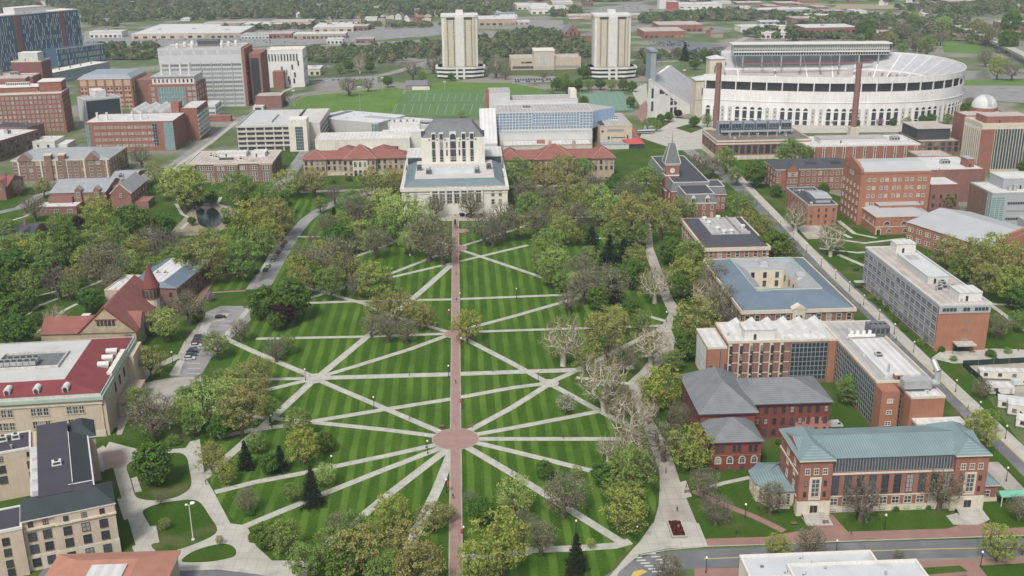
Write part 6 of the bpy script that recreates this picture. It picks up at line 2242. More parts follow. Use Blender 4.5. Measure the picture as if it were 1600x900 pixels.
B = Bld('tile_roof_pavilion', 'orange tile roofed building with white flat centre at the lower left edge', 'building', (60, 926), (252, 919), (215, 866), h=8.0, axis=False)
w, d, h = B.w, B.d, B.h
B.walls(TANB)
b = MB().hip(-.8, w + .8, -12, d + .8, h + .3, 3.4, None, (8, 8.5), 0, .4, 1)
B.part('roof', b, [ORANGET, WHITE])
B.box('roof_well', w * .4, w - 9, -6, d - 10.5, h + 3.6, h + 4.1, WHITER)
B.unit(w * .46, -3, h + 4.1, 4, 2, 1.2, BLUEG, vent=False)
B.wins('b', 6, (2,), 1.8, 3, 'w')
B.finish()

# stone hall with deep red roof
B = Bld('red_roof_hall', 'tan stone hall with deep red sloping roof, green cornice and sunken roof plant', 'building', (-170, 638), (157, 619), (190, 531), h=14.6, axis=False)
w, d, h = B.w, B.d, B.h
B.walls(TANB, h, LIME, 2.4)
b = MB().hip(.4, w - .4, .4, d - .4, h + 1.0, 2.6, None, (12.5, 7.2), 0, .2, 1)
b.m[4] = 2
B.part('roof', b, [DKREDT, COPPER, mat('pale grey flat roof', (.47, .475, .465), .9, var=.08, scale=.3, fine=.04, blotch=((.40, .40, .39), .1, .55, .7))])
B.band(h - 1.0, 1.2, COPPER, .9)
B.band(h + .2, .8, CONCW, .25)
B.band(h - 2.6, .6, LIME, .35, name='string_course')
zt = h + 3.65
b = MB()
wx, wy = w * .5, d * .42
WELL = (w - 39, w - 18, d * .36, d * .62)
b.box(WELL[0] - .4, WELL[1] + .4, WELL[2] - .4, WELL[2], zt, zt + .9, 0, True).box(WELL[0] - .4, WELL[1] + .4, WELL[3], WELL[3] + .4, zt, zt + .9, 0, True).box(WELL[0] - .4, WELL[0], WELL[2], WELL[3], zt, zt + .9, 0, True).box(WELL[1], WELL[1] + .4, WELL[2], WELL[3], zt, zt + .9, 0, True)
B.part('plant_well', b, CONCW)
B.box('well_floor', WELL[0], WELL[1], WELL[2], WELL[3], zt, zt + .05, MECHD)
for r_ in range(2):
 for k in range(6):
  x = WELL[0] + 2.2 + k * 2.1
  y = WELL[2] + 1.8 + r_ * 3.2
  b = MB().box(x - .95, x + .95, y - 1.2, y + 1.2, zt + .9, zt + 2.3, 0, True)
  for sx in (-.8, .8):
   for sy in (-1, 1):
    b.box(x + sx - .1, x + sx + .1, y + sy - .1, y + sy + .1, zt, zt + .9)
  b.lathe([(.8, zt + 2.3), (.8, zt + 2.6), (.01, zt + 2.6)], x, y, 10, 1)
  B.part('chiller', b, [MECH, LOUVRE])
for k in range(5):
 x = w - 11.3 - 9.2 * k
 o = MB().box(x - .9, x + .9, 1.6, 4.5, h + 1.2, h + 2.7).build('dormer', WHITE, B.root)
 b = MB()
 b.lathe([(1.1, 0), (1.1, 3)], 0, 0, 10, 0, 0, PI)
 bb = MB()
 for i in range(8):
  a0, a1 = PI * i / 8, PI * (i + 1) / 8
  bb.face([(x + 1.1 * math.cos(a0), 1.4, h + 2.7 + 1.1 * math.sin(a0)), (x + 1.1 * math.cos(a0), 4.8, h + 2.7 + 1.1 * math.sin(a0)), (x + 1.1 * math.cos(a1), 4.8, h + 2.7 + 1.1 * math.sin(a1)), (x + 1.1 * math.cos(a1), 1.4, h + 2.7 + 1.1 * math.sin(a1))])
 bb.face([(x + 1.1 * math.cos(PI * i / 8), 1.45, h + 2.7 + 1.1 * math.sin(PI * i / 8)) for i in range(9)])
 bb.build('dormer_roof', WHITE, o)
 link('window', win_mesh(.9, 1.3, 'd', True), o, (x, 1.38, h + 1.8))
for k in range(3):
 v = d * (.42 + .12 * k)
 o = MB().box(w - 5.2, w - 2.0, v - .9, v + .9, h + 1.2, h + 2.6).build('dormer', GREYM, B.root)
 MB().tube((w - 5.6, v, h + 2.6), (w - 1.8, v, h + 2.6), 1.0, 1.0, 12).build('dormer_roof', WHITE, o)
 link('window', win_mesh(.9, 1.2, 'd', True), o, (w - 1.79, v, h + 1.6), PI / 2)
B.box('roof_balustrade', w - 1.4, w + .3, d * .3, d * .72, h + .2, h + 1.9, PALE)
for i in range(6):
 for j in range(3):
  for z in (h - 5.6, h - 10.2):
   B.win('f', w - 8.5 - 11.3 * i + (j - 1) * 2.0, z, 1.4, 2.5, 's', mul=(1, 1))
B.wins('r', 2, (h - 5.6, h - 10.2), 1.3, 2.4, 'd', u0=d * .74, u1=d * .98)
for i in range(3):
 B.win('r', d * (.36 + .13 * i), h - 6.5, 1.6, 3.2, 'd')
B.box('side_bay', w, w + 2.6, d * .72, d * 1.0, 0, h - 1.1, TANB)
B.box('side_bay', w, w + 1.2, .4, d * .26, 0, h - 1.1, TANB)
B.box('porch', w, w + 6, d * .30, d * .66, 0, 4.6, LIME)
B.box('porch_roof', w, w + 6.4, d * .29, d * .67, 4.6, 5.2, mat('rosy paving', (.36, .28, .235)))
for z in (0,):
 for i in range(4):
  B.part('column', MB().lathe([(.5, 0), (.42, 4.5)], w + 6.2, d * (.32 + .107 * i), 8), LIME)
B.finish()

# stone church-like hall with round turret
B = Bld('turret_hall', 'rough stone hall with red tile gables and a round turret with a conical red cap', 'building', (124, 521), (212, 518), (150, 478), base=(206, 546))
w, d, h = B.w, 42.0, B.h
SAND = mat('rough sandstone', (.39, .315, .225), .95, var=.22, scale=1.6, fine=.25)
B.walls(SAND, h, None, y1=d)
rise = 10.5
B.gable(REDT, SAND, rise, 'y', y1=d, over=.5)
b = MB()
for s in (-1, 1):
 x0 = -.6 if s < 0 else w + .6
 b.tube((x0, -.6, h), (w / 2, -.6, h + rise + .3), .35, .35, 5)
B.part('verge', b, DKREDT)
for i in range(5):
 B.win('f', w * .5 - 3.0 + i * 1.5, h + 3.2, .9, 1.9, 'd', arch=True, off=.5)
B.box('window_hood', w * .5 - 4.2, w * .5 + 4.2, -.8, -.5, h + 5.3, h + 5.8, DKREDT)
B.win('f', w * .86, 2.4, 2.6, 4.0, 'd', mul=(2, 2))
B.wins('r', 4, (2.2,), 2.6, 4.4, 'd', u0=9, u1=d - 4, mul=(2, 2))
b = MB()
ya, yb = d * .1, d * .36
ym = (ya + yb) / 2
b.face([(w + .6, ya, h), (w + .6, ym, h + 5.5), (w * .72, ym, h + 5.5)], 0)
b.face([(w + .6, ym, h + 5.5), (w + .6, yb, h), (w * .72, ym, h + 5.5)], 0)
b.face([(w + .5, ya, h), (w + .5, yb, h), (w + .5, ym, h + 5.4)], 1)
B.part('cross_gable', b, [REDT, SAND])
lw = B.loc_of(69, 513, 7.0)
ldep = B.loc_of(78, 482, 11)
B.box('west_wing', lw[0], 0, 4.0, 20.0, 0, h - 1.6, SAND)
b = MB().gable(lw[0] - .5, w * .4, 3.4, 20.6, h - 1.5, 4.6, 'x', 0, 1)
B.part('wing_roof', b, [REDT, SAND])
B.box('service_box', lw[0] * .4, lw[0] * .2, 21, 25, 0, 7, WHITE)
tr = 12.3 * px_size(P(235, 465, 8))
tc = B.loc_of(235, 446, 16.5)
B.part('turret', MB().lathe([(tr * .92, 0), (tr * .9, 11.0)], tc[0], tc[1], 18), LIME)
B.part('turret_gallery', MB().lathe([(tr * .9, 11.0), (tr * 1.0, 11.2), (tr * 1.0, 16.3)], tc[0], tc[1], 18), BROWN)
for i in range(14):
 a = 2 * PI * i / 14
 link('window', win_mesh(.7, 3.2, 'd', True), B.root, (tc[0] + tr * 1.0 * math.cos(a), tc[1] + tr * math.sin(a), 12.0), a + PI / 2)
B.part('turret_cap', MB().lathe([(tr * 1.12, 16.1), (tr * 1.1, 16.4), (tr * .62, 20.5), (tr * .22, 24.6), (.02, 26.8)], tc[0], tc[1], 20), mat('maroon tile cap', (.17, .055, .05), .85, var=.12, fine=.15))
B.finish()

# brick building with blue roof and white membrane
B = Bld('blue_white_roof_hall', 'brick hall with blue metal and white membrane roofs behind the conical turret', 'building', (196, 449), (276, 451), (304, 409), h=9.0, axis=False)
w, d, h = B.w, B.d, B.h
B.walls(BROWN)
b = MB().hip(-.4, w + .4, -.4, d + .4, h + .3, 2.2, None, (w * .3, d * .05), 0, .3, 1)
b.m[4] = 2
B.part('roof', b, [BLUER, BROWN, WHITER])
B.wins('r', 6, (5.2, 1.6), 1.4, 2.0, 'd')
B.wins('f', 4, (5.2, 1.6), 1.2, 1.8, 'd')
B.box('flat_wing', -9, -.01, -2, d * .5, 0, h - 1, TANB)
B.flat(WHITER, TANB, .4, x0=-9, x1=-.01, y0=-2, y1=d * .5, z=h - 1)
for u in (.4, .55):
 B.unit(w * u, d * .35, h + 2.4, 1.6, 1.2, .9, WHITE)
B.finish()

# slate and red brick hall by the pond
B = Bld('slate_gable_hall', 'red brick hall with pale slate roofs and a gabled wing facing the pond', 'building', (77, 302), (165, 304), (96, 279), h=10.0)
w, d, h = B.w, B.d, B.h
B.walls(MAROON)
B.gable(SLATEL, MAROON, 4.0, 'x', over=.4, y1=d)
fr, fl = B.loc_of(205, 300, 10.0), B.loc_of(174, 302, 10.0)
X0, X1, Y0 = fl[0], fr[0] + 1, min(fl[1], fr[1]) - 2
Y1 = Y0 + 34
B.box('gable_wing', X0, X1, Y0, Y1, 0, h, MAROON)
b = MB().gable(X0 - .3, X1 + .3, Y0 - .2, Y1, h + .02, 6.0, 'y', 0, 1)
B.part('wing_roof', b, [SLATEL, MAROON])
b = MB()
for x in (X0 - .4, X1 + .4):
 b.tube((x, Y0 - .2, h), ((X0 + X1) / 2, Y0 - .2, h + 6.3), .3, .3, 5)
B.part('gable_coping', b, LIME)
B.wins('r', 6, (2.0, 6.2), 1.6, 2.2, 's', x1=X1, y0=Y0, y1=Y1)
B.win('f', (X1 - X0) * .5, 8, 1.0, 2.0, 's', x0=X0, x1=X1, y0=Y0, off=.2)
B.box('link_block', w, X0, d * .3, d * 1.2, 0, h + .5, MAROON)
b = MB().gable(w - 6, X0 + 5, d * .55, d * 1.5, h + .5, 3.4, 'x', 0, 1)
B.part('link_roof', b, [SLATEL, MAROON])
for u in (.52, .85):
 b = MB().box(w * u - 1.8, w * u + 1.8, -1.0, 2.5, 0, h + 1.6)
 b.gable(w * u - 2.0, w * u + 2.0, -1.1, 4, h + 1.6, 2.2, 'y', 1, 0)
 o = B.part('dormer', b, [MAROON, SLATEL])
 link('window', win_mesh(1.8, 2.8, 's', False, (2, 1)), o, (w * u, -1.02, h - 2.6))
B.wins('f', 4, (5.6,), 1.4, 1.6, 's', u0=2)
lo0, lo1 = B.loc_of(60, 322, 4.5), B.loc_of(126, 318, 4.5)
B.box('low_front', lo0[0], lo1[0], lo0[1] - 4, -.01, 0, 4.5, MAROON)
B.flat(WHITER, MAROON, .4, x0=lo0[0], x1=lo1[0], y0=lo0[1] - 4, y1=-.01, z=4.5)
B.wins('f', 3, (1.4,), 2.4, 1.6, 's', x0=lo0[0], x1=lo1[0], y0=lo0[1] - 4)
B.box('brick_front', w * .0, w * .42, -3, -.01, 4.5, 8.0, MAROON)
B.box('terrace', X1, X1 + 9, Y0 + 2, Y0 + 16, 0, 4.4, BROWN)
B.box('terrace_floor', X1 + .4, X1 + 8.6, Y0 + 2.4, Y0 + 10, 4.4, 4.5, mat('terracotta deck', (.34, .12, .09), .9, var=.12))
B.unit(w + 3, d * .6, h + 3, 3, 2.4, 2.6)
B.finish()

# Tudor style hall
B = Bld('tudor_hall', 'brown brick and stone hall with grey slate roof and three stone gables', 'building', (17, 253), (170, 248), (60, 233), base=(150, 281))
w, d, h = B.w, B.d, B.h
B.walls(BROWN, h)
b = MB().hip(-.2, w + .2, -.2, d + .2, h + .3, 4.6, None, None, 0, .3, 1)
B.part('roof', b, [SLATEL, LIME])
for u in (.07, .30, .45, .56, .74, .97):
 B.box('stone_pier', w * u - .5, w * u + .5, -.35, 0, 0, h + 1.0, LIME)
B.band(h - .3, .9, LIME, .25)
for u in (.14, .83):
 b = MB()
 x = w * u
 b.box(x - 4.5, x + 4.5, -.6, 2, h - .2, h + 1.0, 0)
 b.face([(x - 4.5, -.6, h + 1), (x + 4.5, -.6, h + 1), (x, -.6, h + 5.4)], 0)
 b.face([(x - 4.5, -.6, h + 1), (x, -.6, h + 5.4), (x, 6, h + 5.4), (x - 4.5, 6, h + 1)], 1)
 b.face([(x + 4.5, -.6, h + 1), (x + 4.5, 6, h + 1), (x, 6, h + 5.4), (x, -.6, h + 5.4)], 1)
 B.part('gable', b, [BROWN, SLATEL])
for u in (.38, .52):
 B.box('turret', w * u - 2.2, w * u + 2.2, -.9, 3.5, 0, h + 3.4, BROWN)
 B.box('turret_cap', w * u - 2.4, w * u + 2.4, -1.1, 3.7, h + 3.4, h + 4.2, LIME)
for i in range(13):
 u = (i + .5) / 13
 o = .9 if any(abs(u - q) < .025 for q in (.38, .52)) else 0
 B.win('f', w * u, h - 3.2, 2.6, 2.4, 's', mul=(3, 0), off=o)
 B.win('f', w * u, h - 7.4, 2.2, 1.8, 's', mul=(2, 0), off=o)
 B.win('f', w * u, h - 11.4, 2.0, 1.8, 's', mul=(2, 0), off=o)
for i in range(7):
 for z in (h - 3.2, h - 7.4, h - 11.4):
  B.win('r', d * (i + .5) / 7, z, 1.8, 2.0, 's', mul=(2, 0))
B.finish()

# flat pink roof hall
B = Bld('flat_roof_hall', 'brown brick hall with stone trim and flat pinkish roof between pond and library', 'building', (291, 257), (425, 254.5), (446, 226), base=(420, 284), depth=40)
w, d, h = B.w, B.d, B.h
B.walls(BROWN)
B.flat(GRAVR, LIME, .6, out=.5)
for (a, c) in ((0, .1), (.33, .6), (.86, 1.0)):
 B.box('bay', a * w, c * w, -1.2, 0, 0, h - .02, BROWN)
 B.band(h - .8, .6, LIME, .25, x0=a * w, x1=c * w, y0=-1.2, y1=0)
for u, k in ((.05, 2), (.17, 3), (.27, 3), (.40, 3), (.52, 3), (.66, 3), (.78, 3), (.93, 3)):
 o = 1.2 if u < .1 or .33 < u < .6 or u > .86 else 0
 for z in (h - 4.2, h - 8.4, .9):
  for j in range(k):
   B.win('f', w * u + (j - (k - 1) / 2) * 1.6, z, 1.1, 2.4, 'w', off=o, mul=(0, 1))
for i in range(4):
 B.win('r', d * (.15 + .2 * i), 1.2, 2.6, h - 3.0, 'd', mul=(2, 5))
for (u, v, sx, sy) in ((.45, .55, 20, 9), (.78, .5, 9, 12)):
 B.penthouse(w * u - sx / 2, w * u + sx / 2, d * v, d * v + sy, 2.6, WHITE, WHITER)
B.box('roof_pit', w * .34, w * .5, d * .3, d * .38, h + .1, h + 1.0, BLACKR)
for (u, v) in ((.2, .6), (.28, .5), (.6, .3), (.62, .8), (.86, .75)):
 B.unit(w * u, d * v, h, 2.4, 2, 1.8, WHITE)
B.finish()

# research block L9
B = Bld('research_block', 'red brick research block with white roof, silver stacks and glazed corner stair', 'building', (131, 192), (270, 190), (140, 179), base=(268, 235))
w, d, h = B.w, B.d, B.h
B.walls(RED)
B.flat(WHITER, RED, .4)
for i in range(9):
 for z in frange(h - 4.6, 4, -4.6):
  if z > 1:
   B.win('f', w * .08 + w * .68 * (i + .5) / 9, z, 1.3, 1.5, 'w')
   B.win('f', w * .08 + w * .68 * (i + .5) / 9 + 2.2, z, 1.3, 1.5, 'w')
B.curtain('f', w * .005, w * .05, 1, h - 1, 2, 8, GLASST, FRAMED)
B.curtain('f', w * .76, w * .815, 4, h - 1.5, 2, 7, GLASSD, FRAMEW)
B.curtain('f', w * .885, w * .995, .5, h - .5, 4, 10, GLASST, FRAMEG)
for u in (.1, .21, .5, .6):
 B.pipe(w * u, d * .3, h, .9, 5.5, WHITE)
rz0 = h - 1
for i in range(4):
 for j in range(2):
  x0, x1, y0, y1 = w * (.32 + .13 * i), w * (.44 + .13 * i), d + 4 + j * 20, d + 23 + j * 20
  b = MB().box(x0, x1, y0, y1, 0, rz0)
  b.face([(x0, y0, rz0), (x1, y0, rz0), (x0 + (x1 - x0) * .35, y0, rz0 + 4)], 0)
  b.face([(x0 + (x1 - x0) * .35, y0, rz0 + 4), (x1, y0, rz0), (x1, y1, rz0), (x0 + (x1 - x0) * .35, y1, rz0 + 4)], 1)
  b.face([(x0, y0, rz0), (x0 + (x1 - x0) * .35, y0, rz0 + 4), (x0 + (x1 - x0) * .35, y1, rz0 + 4), (x0, y1, rz0)], 1)
  B.part('sawtooth_bay', b, [GREYM, WHITER])
B.box('rear_tower', w * .84, w * .93, d + .01, d + 12, 0, h + 8, RED)
b = MB().box(w * .93, w + 9, d + 2, d + 40, 0, h + 3)
B.part('east_wing', b, RED)
for k in range(6):
 B.box('white_band', w + 9, w + 9.3, d + 2, d + 40, 1.5 + k * 3.4, 3.4 + k * 3.4, WHITE)
 B.box('window_band', w + 9, w + 9.1, d + 2, d + 40, 3.5 + k * 3.4, 4.8 + k * 3.4, GLASSD)
B.flat(WHITER, RED, .4, x0=w * .93, x1=w + 9, y0=d + 2, y1=d + 40, z=h + 3)
B.finish()

# great red brick hospital slab
B = Bld('brick_hospital', 'big red brick hospital slab with rows of small white windows at the left edge', 'building', (-40, 150), (96, 145), (113, 139), h=33.0, axis=False, depth=30)
w, d, h = B.w, B.d, B.h
B.walls(RED)
B.flat(GRAVR, PALE, .8)
for i in range(15):
 for k in range(8):
  B.win('f', w * .18 + w * .8 * (i + .5) / 15, 2.4 + k * 3.8, 1.5, 1.7, 'w')
for i in range(6):
 for k in range(8):
  B.win('r', d * (i + .5) / 6, 2.4 + k * 3.8, 1.2, 1.6, 'd')
B.box('upper_storey', w * .72, w * .98, d * .3, d * .95, h, h + 8, RED)
B.box('upper_storey', -5, w * .7, d * .4, d * .95, h, h + 4, RED)
B.box('upper_roof', -5.2, w * .71, d * .38, d * .97, h + 4, h + 4.6, PALE)
B.box('upper_roof', w * .71, w * .99, d * .28, d * .97, h + 8, h + 8.6, PALE)
B.penthouse(w * .05, w * .5, d * 1.0, d * 1.5, 9, MAROON, GRAVR, z=h)
B.unit(w * .45, d * .6, h + 4.6, 18, 4, 3, WHITE)
B.finish()
# block with white membrane in front of the hospital
B = Bld('white_membrane_block', 'brown brick block with white roof in front of the big hospital slab', 'building', (-20, 227), (60, 203), (72, 186), h=14.0, axis=False, depth=45)
w, d, h = B.w, B.d, B.h
B.walls(BROWN)
B.flat(WHITER, BROWN, .5)
B.wins('f', 10, (2, 6, 10), 1.6, 2.2, 'd', pair=2)
B.wins('r', 6, (2, 6, 10), 1.6, 2.2, 'd')
B.box('side_wing', w, w + 22, 10, d + 4, 0, h + 1, BROWN)
B.flat(BLACKR, BROWN, .4, x0=w, x1=w + 22, y0=10, y1=d + 4, z=h + 1)
for (u, v) in ((.3, .4), (.55, .6), (.7, .3)):
 B.unit(w * u, d * v, h, 4, 3, 3)
B.pipe(w * .8, d * .7, h, .8, 6, WHITE)
B.finish()
B = Bld('white_box_block', 'small plain white box building between tudor hall and hospital', 'building', (50, 222), (85, 222), (56, 214), base=(70, 236))
w, d, h = B.w, B.d, B.h
B.walls(WHITE)
B.flat(WHITER, WHITE, .6)
B.win('f', w * .25, h - 3.4, 1.4, 1.4, 'd')
B.win('f', w * .7, h - 4.4, 1.6, 2.2, 'd')
B.box('side_block', w, w + 8, 3, d, 0, h - 2.5, WHITE)
B.finish()
# striped tan block
B = Bld('banded_block', 'tan and red banded block with dark glazed top storey beside the hospital', 'building', (122, 124), (204, 122), (134, 113), base=(204, 170))
w, d, h = B.w, B.d, B.h
B.walls(mat('tan and rose brick', (.46, .33, .24), .9, var=.1))
B.box('top_storey', .8, w - .8, .8, d, h - 6, h + .1, GLASSD)
b = MB().hip(-.5, w + .5, -.5, d + .5, h + .3, 3.2, None, (5, 5), 0, .8, 1)
B.part('roof', b, [BLUEG, GREYL])
for i in range(7):
 B.box('pier', w * i / 6 - .9 if i else -.2, w * i / 6 + .9, -.3, .8, 0, h - .6, RED)
for k in range(4):
 B.box('string_course', -.1, w + .1, -.22, 0, 2 + k * 5 + 3.6, 2 + k * 5 + 4.6, RED)
for i in range(6):
 for k in range(5):
  for s in (.3, .7):
   B.win('f', w * (i + s) / 6, 1.6 + k * 4.2, 1.5, 1.5, 'd')
B.wins('r', 6, frange(1.6, 5, 4.2), 1.6, 1.6, 'd', pair=2)
B.box('rear_block', w, w + 16, 12, d + 8, 0, h - 3, MAROON)
B.finish()
# medical tower
B = Bld('glass_medical_tower', 'tall dark blue glass hospital tower with pale flecked fins at the left edge', 'building', (-40, 29), (122, 15), (140, 12), h=64.0, axis=False, depth=34)
w, d, h = B.w, B.d, B.h
NAVY = glass_mat('navy glass', (.045, .08, .12), .15, .5)
B.walls(NAVY)
B.flat(PALE, GREYL, .8)
FIN = plain('pale fins', (.40, .45, .48), .6)
rnd = random.Random(3)
for (a, c) in ((0, .33), (.42, .64), (.645, .80), (.83, 1.0)):
 b = MB()
 for k in range(12):
  n = int((c - a) * w / 2.6)
  for i in range(n):
   if rnd.random() < .62:
    u = w * (a + (c - a) * (i + rnd.random() * .7) / n)
    z = 2 + (h - 4) * k / 12
    b.box(u - .16, u + .16, -.5, 0, z, z + (h - 4) / 12 * .9, 0, True)
 B.part('fin_screen', b, FIN)
for u in (.375, .815):
 B.box('brick_strip', w * u - 3.2, w * u + 3.2, -.8, 0, 0, h - .2, mat('plum brick', (.20, .085, .085), .9, var=.1))
b = MB()
for k in range(12):
 for i in range(8):
  if rnd.random() < .6:
   y = d * (i + .5) / 8
   b.box(w, w + .5, y - .2, y + .2, 2 + (h - 4) * k / 12, 2 + (h - 4) * k / 12 + 4.6, 0, True)
B.part('fin_screen', b, FIN)
B.penthouse(w * .42, w * .72, d * .3, d * .9, 7, GREYL, PALE)
B.box('podium', w * .6, w * 1.1, -22, 6, 0, 22, NAVY)
b = MB()
for i in range(34):
 u = w * .6 + w * .5 * i / 34
 for z in (2, 9, 16):
  if rnd.random() < .75:
   b.box(u, u + .45, -22.5, -22, z, z + 5, 0, True)
b.box(w * .6, w * 1.1, -22.6, -22, 21, 22.2, 0, True)
B.part('podium_fins', b, FIN)
B.finish()
B = Bld('blue_grey_hall', 'long low blue-grey hall with pale roof below the glass tower', 'building', (66, 118), (171, 97), (160, 93), h=12.0, axis=False, depth=24)
w, d, h = B.w, B.d, B.h
B.walls(BLUEG)
B.flat(PALE, BLUEG, .6)
for k in range(5):
 B.unit(w * (.2 + .16 * k), d * .5, h, 2, 2, 2.4, LIME)
B.wins('r', 3, (2, 6), 2, 2, 'd')
B.box('louvre_panel', w * .05, w * .95, -.15, 0, 2, 4, GREYM)
B.finish()
B = Bld('plum_brick_block', 'plum brick block with pale penthouse in front of the glass tower', 'building', (17, 97), (64, 96), (22, 91), h=34.0, depth=26)
w, d, h = B.w, B.d, B.h
B.walls(MATS['plum brick'])
B.flat(GRAVR, LIME, .8)
B.penthouse(w * .2, w * .85, d * .2, d * .8, 8, GREYL, PALE)
B.box('low_wing', -40, w * .9, -20, -.01, 0, h - 12, MATS['plum brick'])
B.flat(GRAVR, LIME, .8, x0=-40, x1=w * .9, y0=-20, y1=-.01, z=h - 12)
B.unit(-16, -8, h - 12, 16, 7, 5)
B.unit(6, -9, h - 12, 8, 6, 4)
B.finish()
B = Bld('glass_cube', 'grey cube building with dark glass side between brick hospital and research block', 'building', (120, 152), (132, 157), (160, 141), h=20.0, axis=False)
w, d, h = B.w, B.d, B.h
B.walls(GREYL)
B.flat(GREYR, GREYL, .4)
B.curtain('r', 1, d - 1, 2, h - 1, 9, 5, GLASSD, GREYM and FRAMED)
B.box('white_stair', -4, w * .6, d * .4, d * .7, h, h + 6, WHITE)
B.finish()
# tall grey laboratory slab
B = Bld('grey_slab_laboratory', 'tall pale grey slab with red brick end wall and white domed roof vents', 'building', (246, 78), (376, 75), (386, 71), base=(384, 166), depth=42)
w, d, h = B.w, B.d, B.h
B.walls(GREYL)
B.flat(GREYR, GREYL, .8)
nf = 10
for k in range(nf):
 z = 2 + k * (h - 14) / nf
 o = B.strip('f', 1, w - 1, z, 2.4, 44, glass_mat('pale strip glass', (.17, .185, .20), .2, .5), FRAMEW)
for i in range(9):
 B.box('mullion', w * i / 8 - .4 if i else 0, w * i / 8 + .4, -.5, 0, 0, h - 12, GREYM)
for i in range(7):
 B.box('louvre_panel', w * (i + .1) / 7, w * (i + .9) / 7, -.12, 0, h - 5, h - 1.2, mat('pale louvre', (.42, .44, .46), .7))
B.box('end_wall', w, w + 3, -.3, d, 0, h - .5, RED)
for k in range(10):
 B.box('window_band', w + 3, w + 3.08, 3, d - 3, 2 + k * (h - 8) / 10, 3.6 + k * (h - 8) / 10, GLASS)
for i in range(12):
 u = w * (.2 + .06 * i)
 if i in (5, 6):
  continue
 B.part('roof_vent', MB().lathe([(1.7, h + .1), (1.8, h + 2.8), (1.2, h + 4.2), (.01, h + 4.6)], u, d * (.3 + .25 * (i % 3)), 10), WHITE)
B.unit(w * .55, d * .6, h, 20, 8, 6, MECHD)
B.box('brick_tower', w + 5, w + 16, 8, d + 4, 0, h - 6, RED)
B.curtain('f', 2, 9, 4, h - 10, 2, 12, GLASSD, FRAMED, x0=w + 5, x1=w + 16, y0=8, y1=d + 4)
B.box('low_brick_wing', w + 12, w + 36, -14, 10, 0, 11, MAROON)
B.flat(GRAVR, MAROON, .4, x0=w + 12, x1=w + 36, y0=-14, y1=10, z=11)
B.finish()
B = Bld('white_slit_block', 'white concrete block with scattered dark slit windows left of the playing field', 'building', (415, 79), (470, 78), (418, 74), base=(470, 136))
w, d, h = B.w, B.d, B.h
B.walls(mat('white concrete', (.66, .66, .645), .85, var=.07, scale=.3, streak=.1))
B.flat(PALE, PALE, .7)
for i in range(10):
 B.win('f', w * (.08 + .088 * i), h - 11, 1.3, 7, 'd')
for (u, z) in ((.42, h - 22), (.55, h - 25), (.72, h - 20), (.6, h - 32), (.78, h - 28), (.75, 4), (.62, 3), (.9, h - 16)):
 B.win('f', w * u, z, 1.6, 5.0, 'd')
B.box('end_wall', w, w + 1.6, -.6, d, 0, h + .6, MATS['white concrete'])
B.wins('r', 4, (6, 16, 26), 1.2, 4, 'd', x1=w + 1.6)
B.box('brick_annex', w * .2, w * .5, -12, -.01, 0, 18, RED)
B.finish()
B = Bld('teal_laboratory', 'brick and teal glass laboratory with four white stacks', 'building', (231, 134), (306, 131), (236, 124), base=(300, 186))
w, d, h = B.w, B.d, B.h
B.walls(RED)
B.curtain('f', w * .2, w * .76, 2, h - 2, 10, 6, GLASST, FRAMEW)
B.box('upper_storey', w * .06, w * .94, d * .15, d, h, h + 6, WHITE)
B.box('upper_roof', w * .04, w * .96, d * .12, d * 1.02, h + 6, h + 6.8, GREYM)
for i in range(10):
 link('window', win_mesh(1.2, 2.6, 'd'), B.root, (w * (.12 + .085 * i), d * .15 - .01, h + 1.4))
for u in (.22, .4, .62, .8):
 B.pipe(w * u, d * .4, h + 6.8, .9, 10, WHITE)
B.wins('f', 2, (h - 4.5, h - 9.5, h - 14), 2.4, 2.4, 't', u0=w * .8, u1=w)
B.wins('f', 1, (h - 4.5, h - 9.5, h - 14), 2.4, 2.4, 't', u0=0, u1=w * .18)
B.wins('r', 4, (h - 4.5, h - 9.5, h - 14), 2.4, 2.4, 't')
B.finish()
B = Bld('banded_glass_annex', 'low annex with bands of teal glass and white roof beside the tall grey slab', 'building', (304, 165), (336, 164), (310, 158), base=(330, 188))
w, d, h = B.w, B.d, B.h
B.walls(WHITE)
B.flat(WHITER, WHITE, .4)
for k in range(3):
 B.strip('f', .5, w - .5, 1.5 + k * (h - 1) / 3, (h - 1) / 3 - 2.2, 8, GLASSB, FRAMEW)
 B.curtain('r', 1, d - 1, 1.5 + k * (h - 1) / 3, -.7 + (k + 1) * (h - 1) / 3, 10, 1, GLASST, FRAMEW)
B.box('brick_plinth', -4, w + 14, -8, -.01, 0, 5, RED)
B.finish()
# houses at the left edge
for (FL, FR, bk, bs, rm, wm, lab) in (((-30, 378), (46, 372), (-20, 352), (30, 392), SLATED, MAROON, 'grey slate gabled brick house at the left edge among trees'), ((-40, 293), (11, 290), (-30, 278), (8, 311), REDT, MAROON, 'small red tile roofed brick house at the left edge')):
 B = Bld('brick_house', lab, 'house', FL, FR, bk, base=bs)
 w, d, h = B.w, B.d, B.h
 B.walls(wm)
 B.gable(rm, wm, 4.4, 'x', over=.4)
 b = MB().box(w - 7, w - .5, -2.5, 2, 0, h + .2)
 b.gable(w - 7.3, w - .2, -2.8, d * .5, h + .2, 3.6, 'y', 1, 0)
 B.part('gable_wing', b, [wm, rm])
 B.wins('f', 4, (1.4, 4.6), 1.2, 1.7, 'w')
 B.win('r', d * .3, 4.6, 1.2, 1.7, 'w')
 B.win('f', w - 3.7, h - 1.4, 1.4, 1.8, 'w', off=2.5)
 for u in (.3, .7):
  B.box('chimney', w * u, w * u + 1.2, d * .45, d * .45 + 1.2, h + 2, h + 6.5, BROWN)
 B.finish()
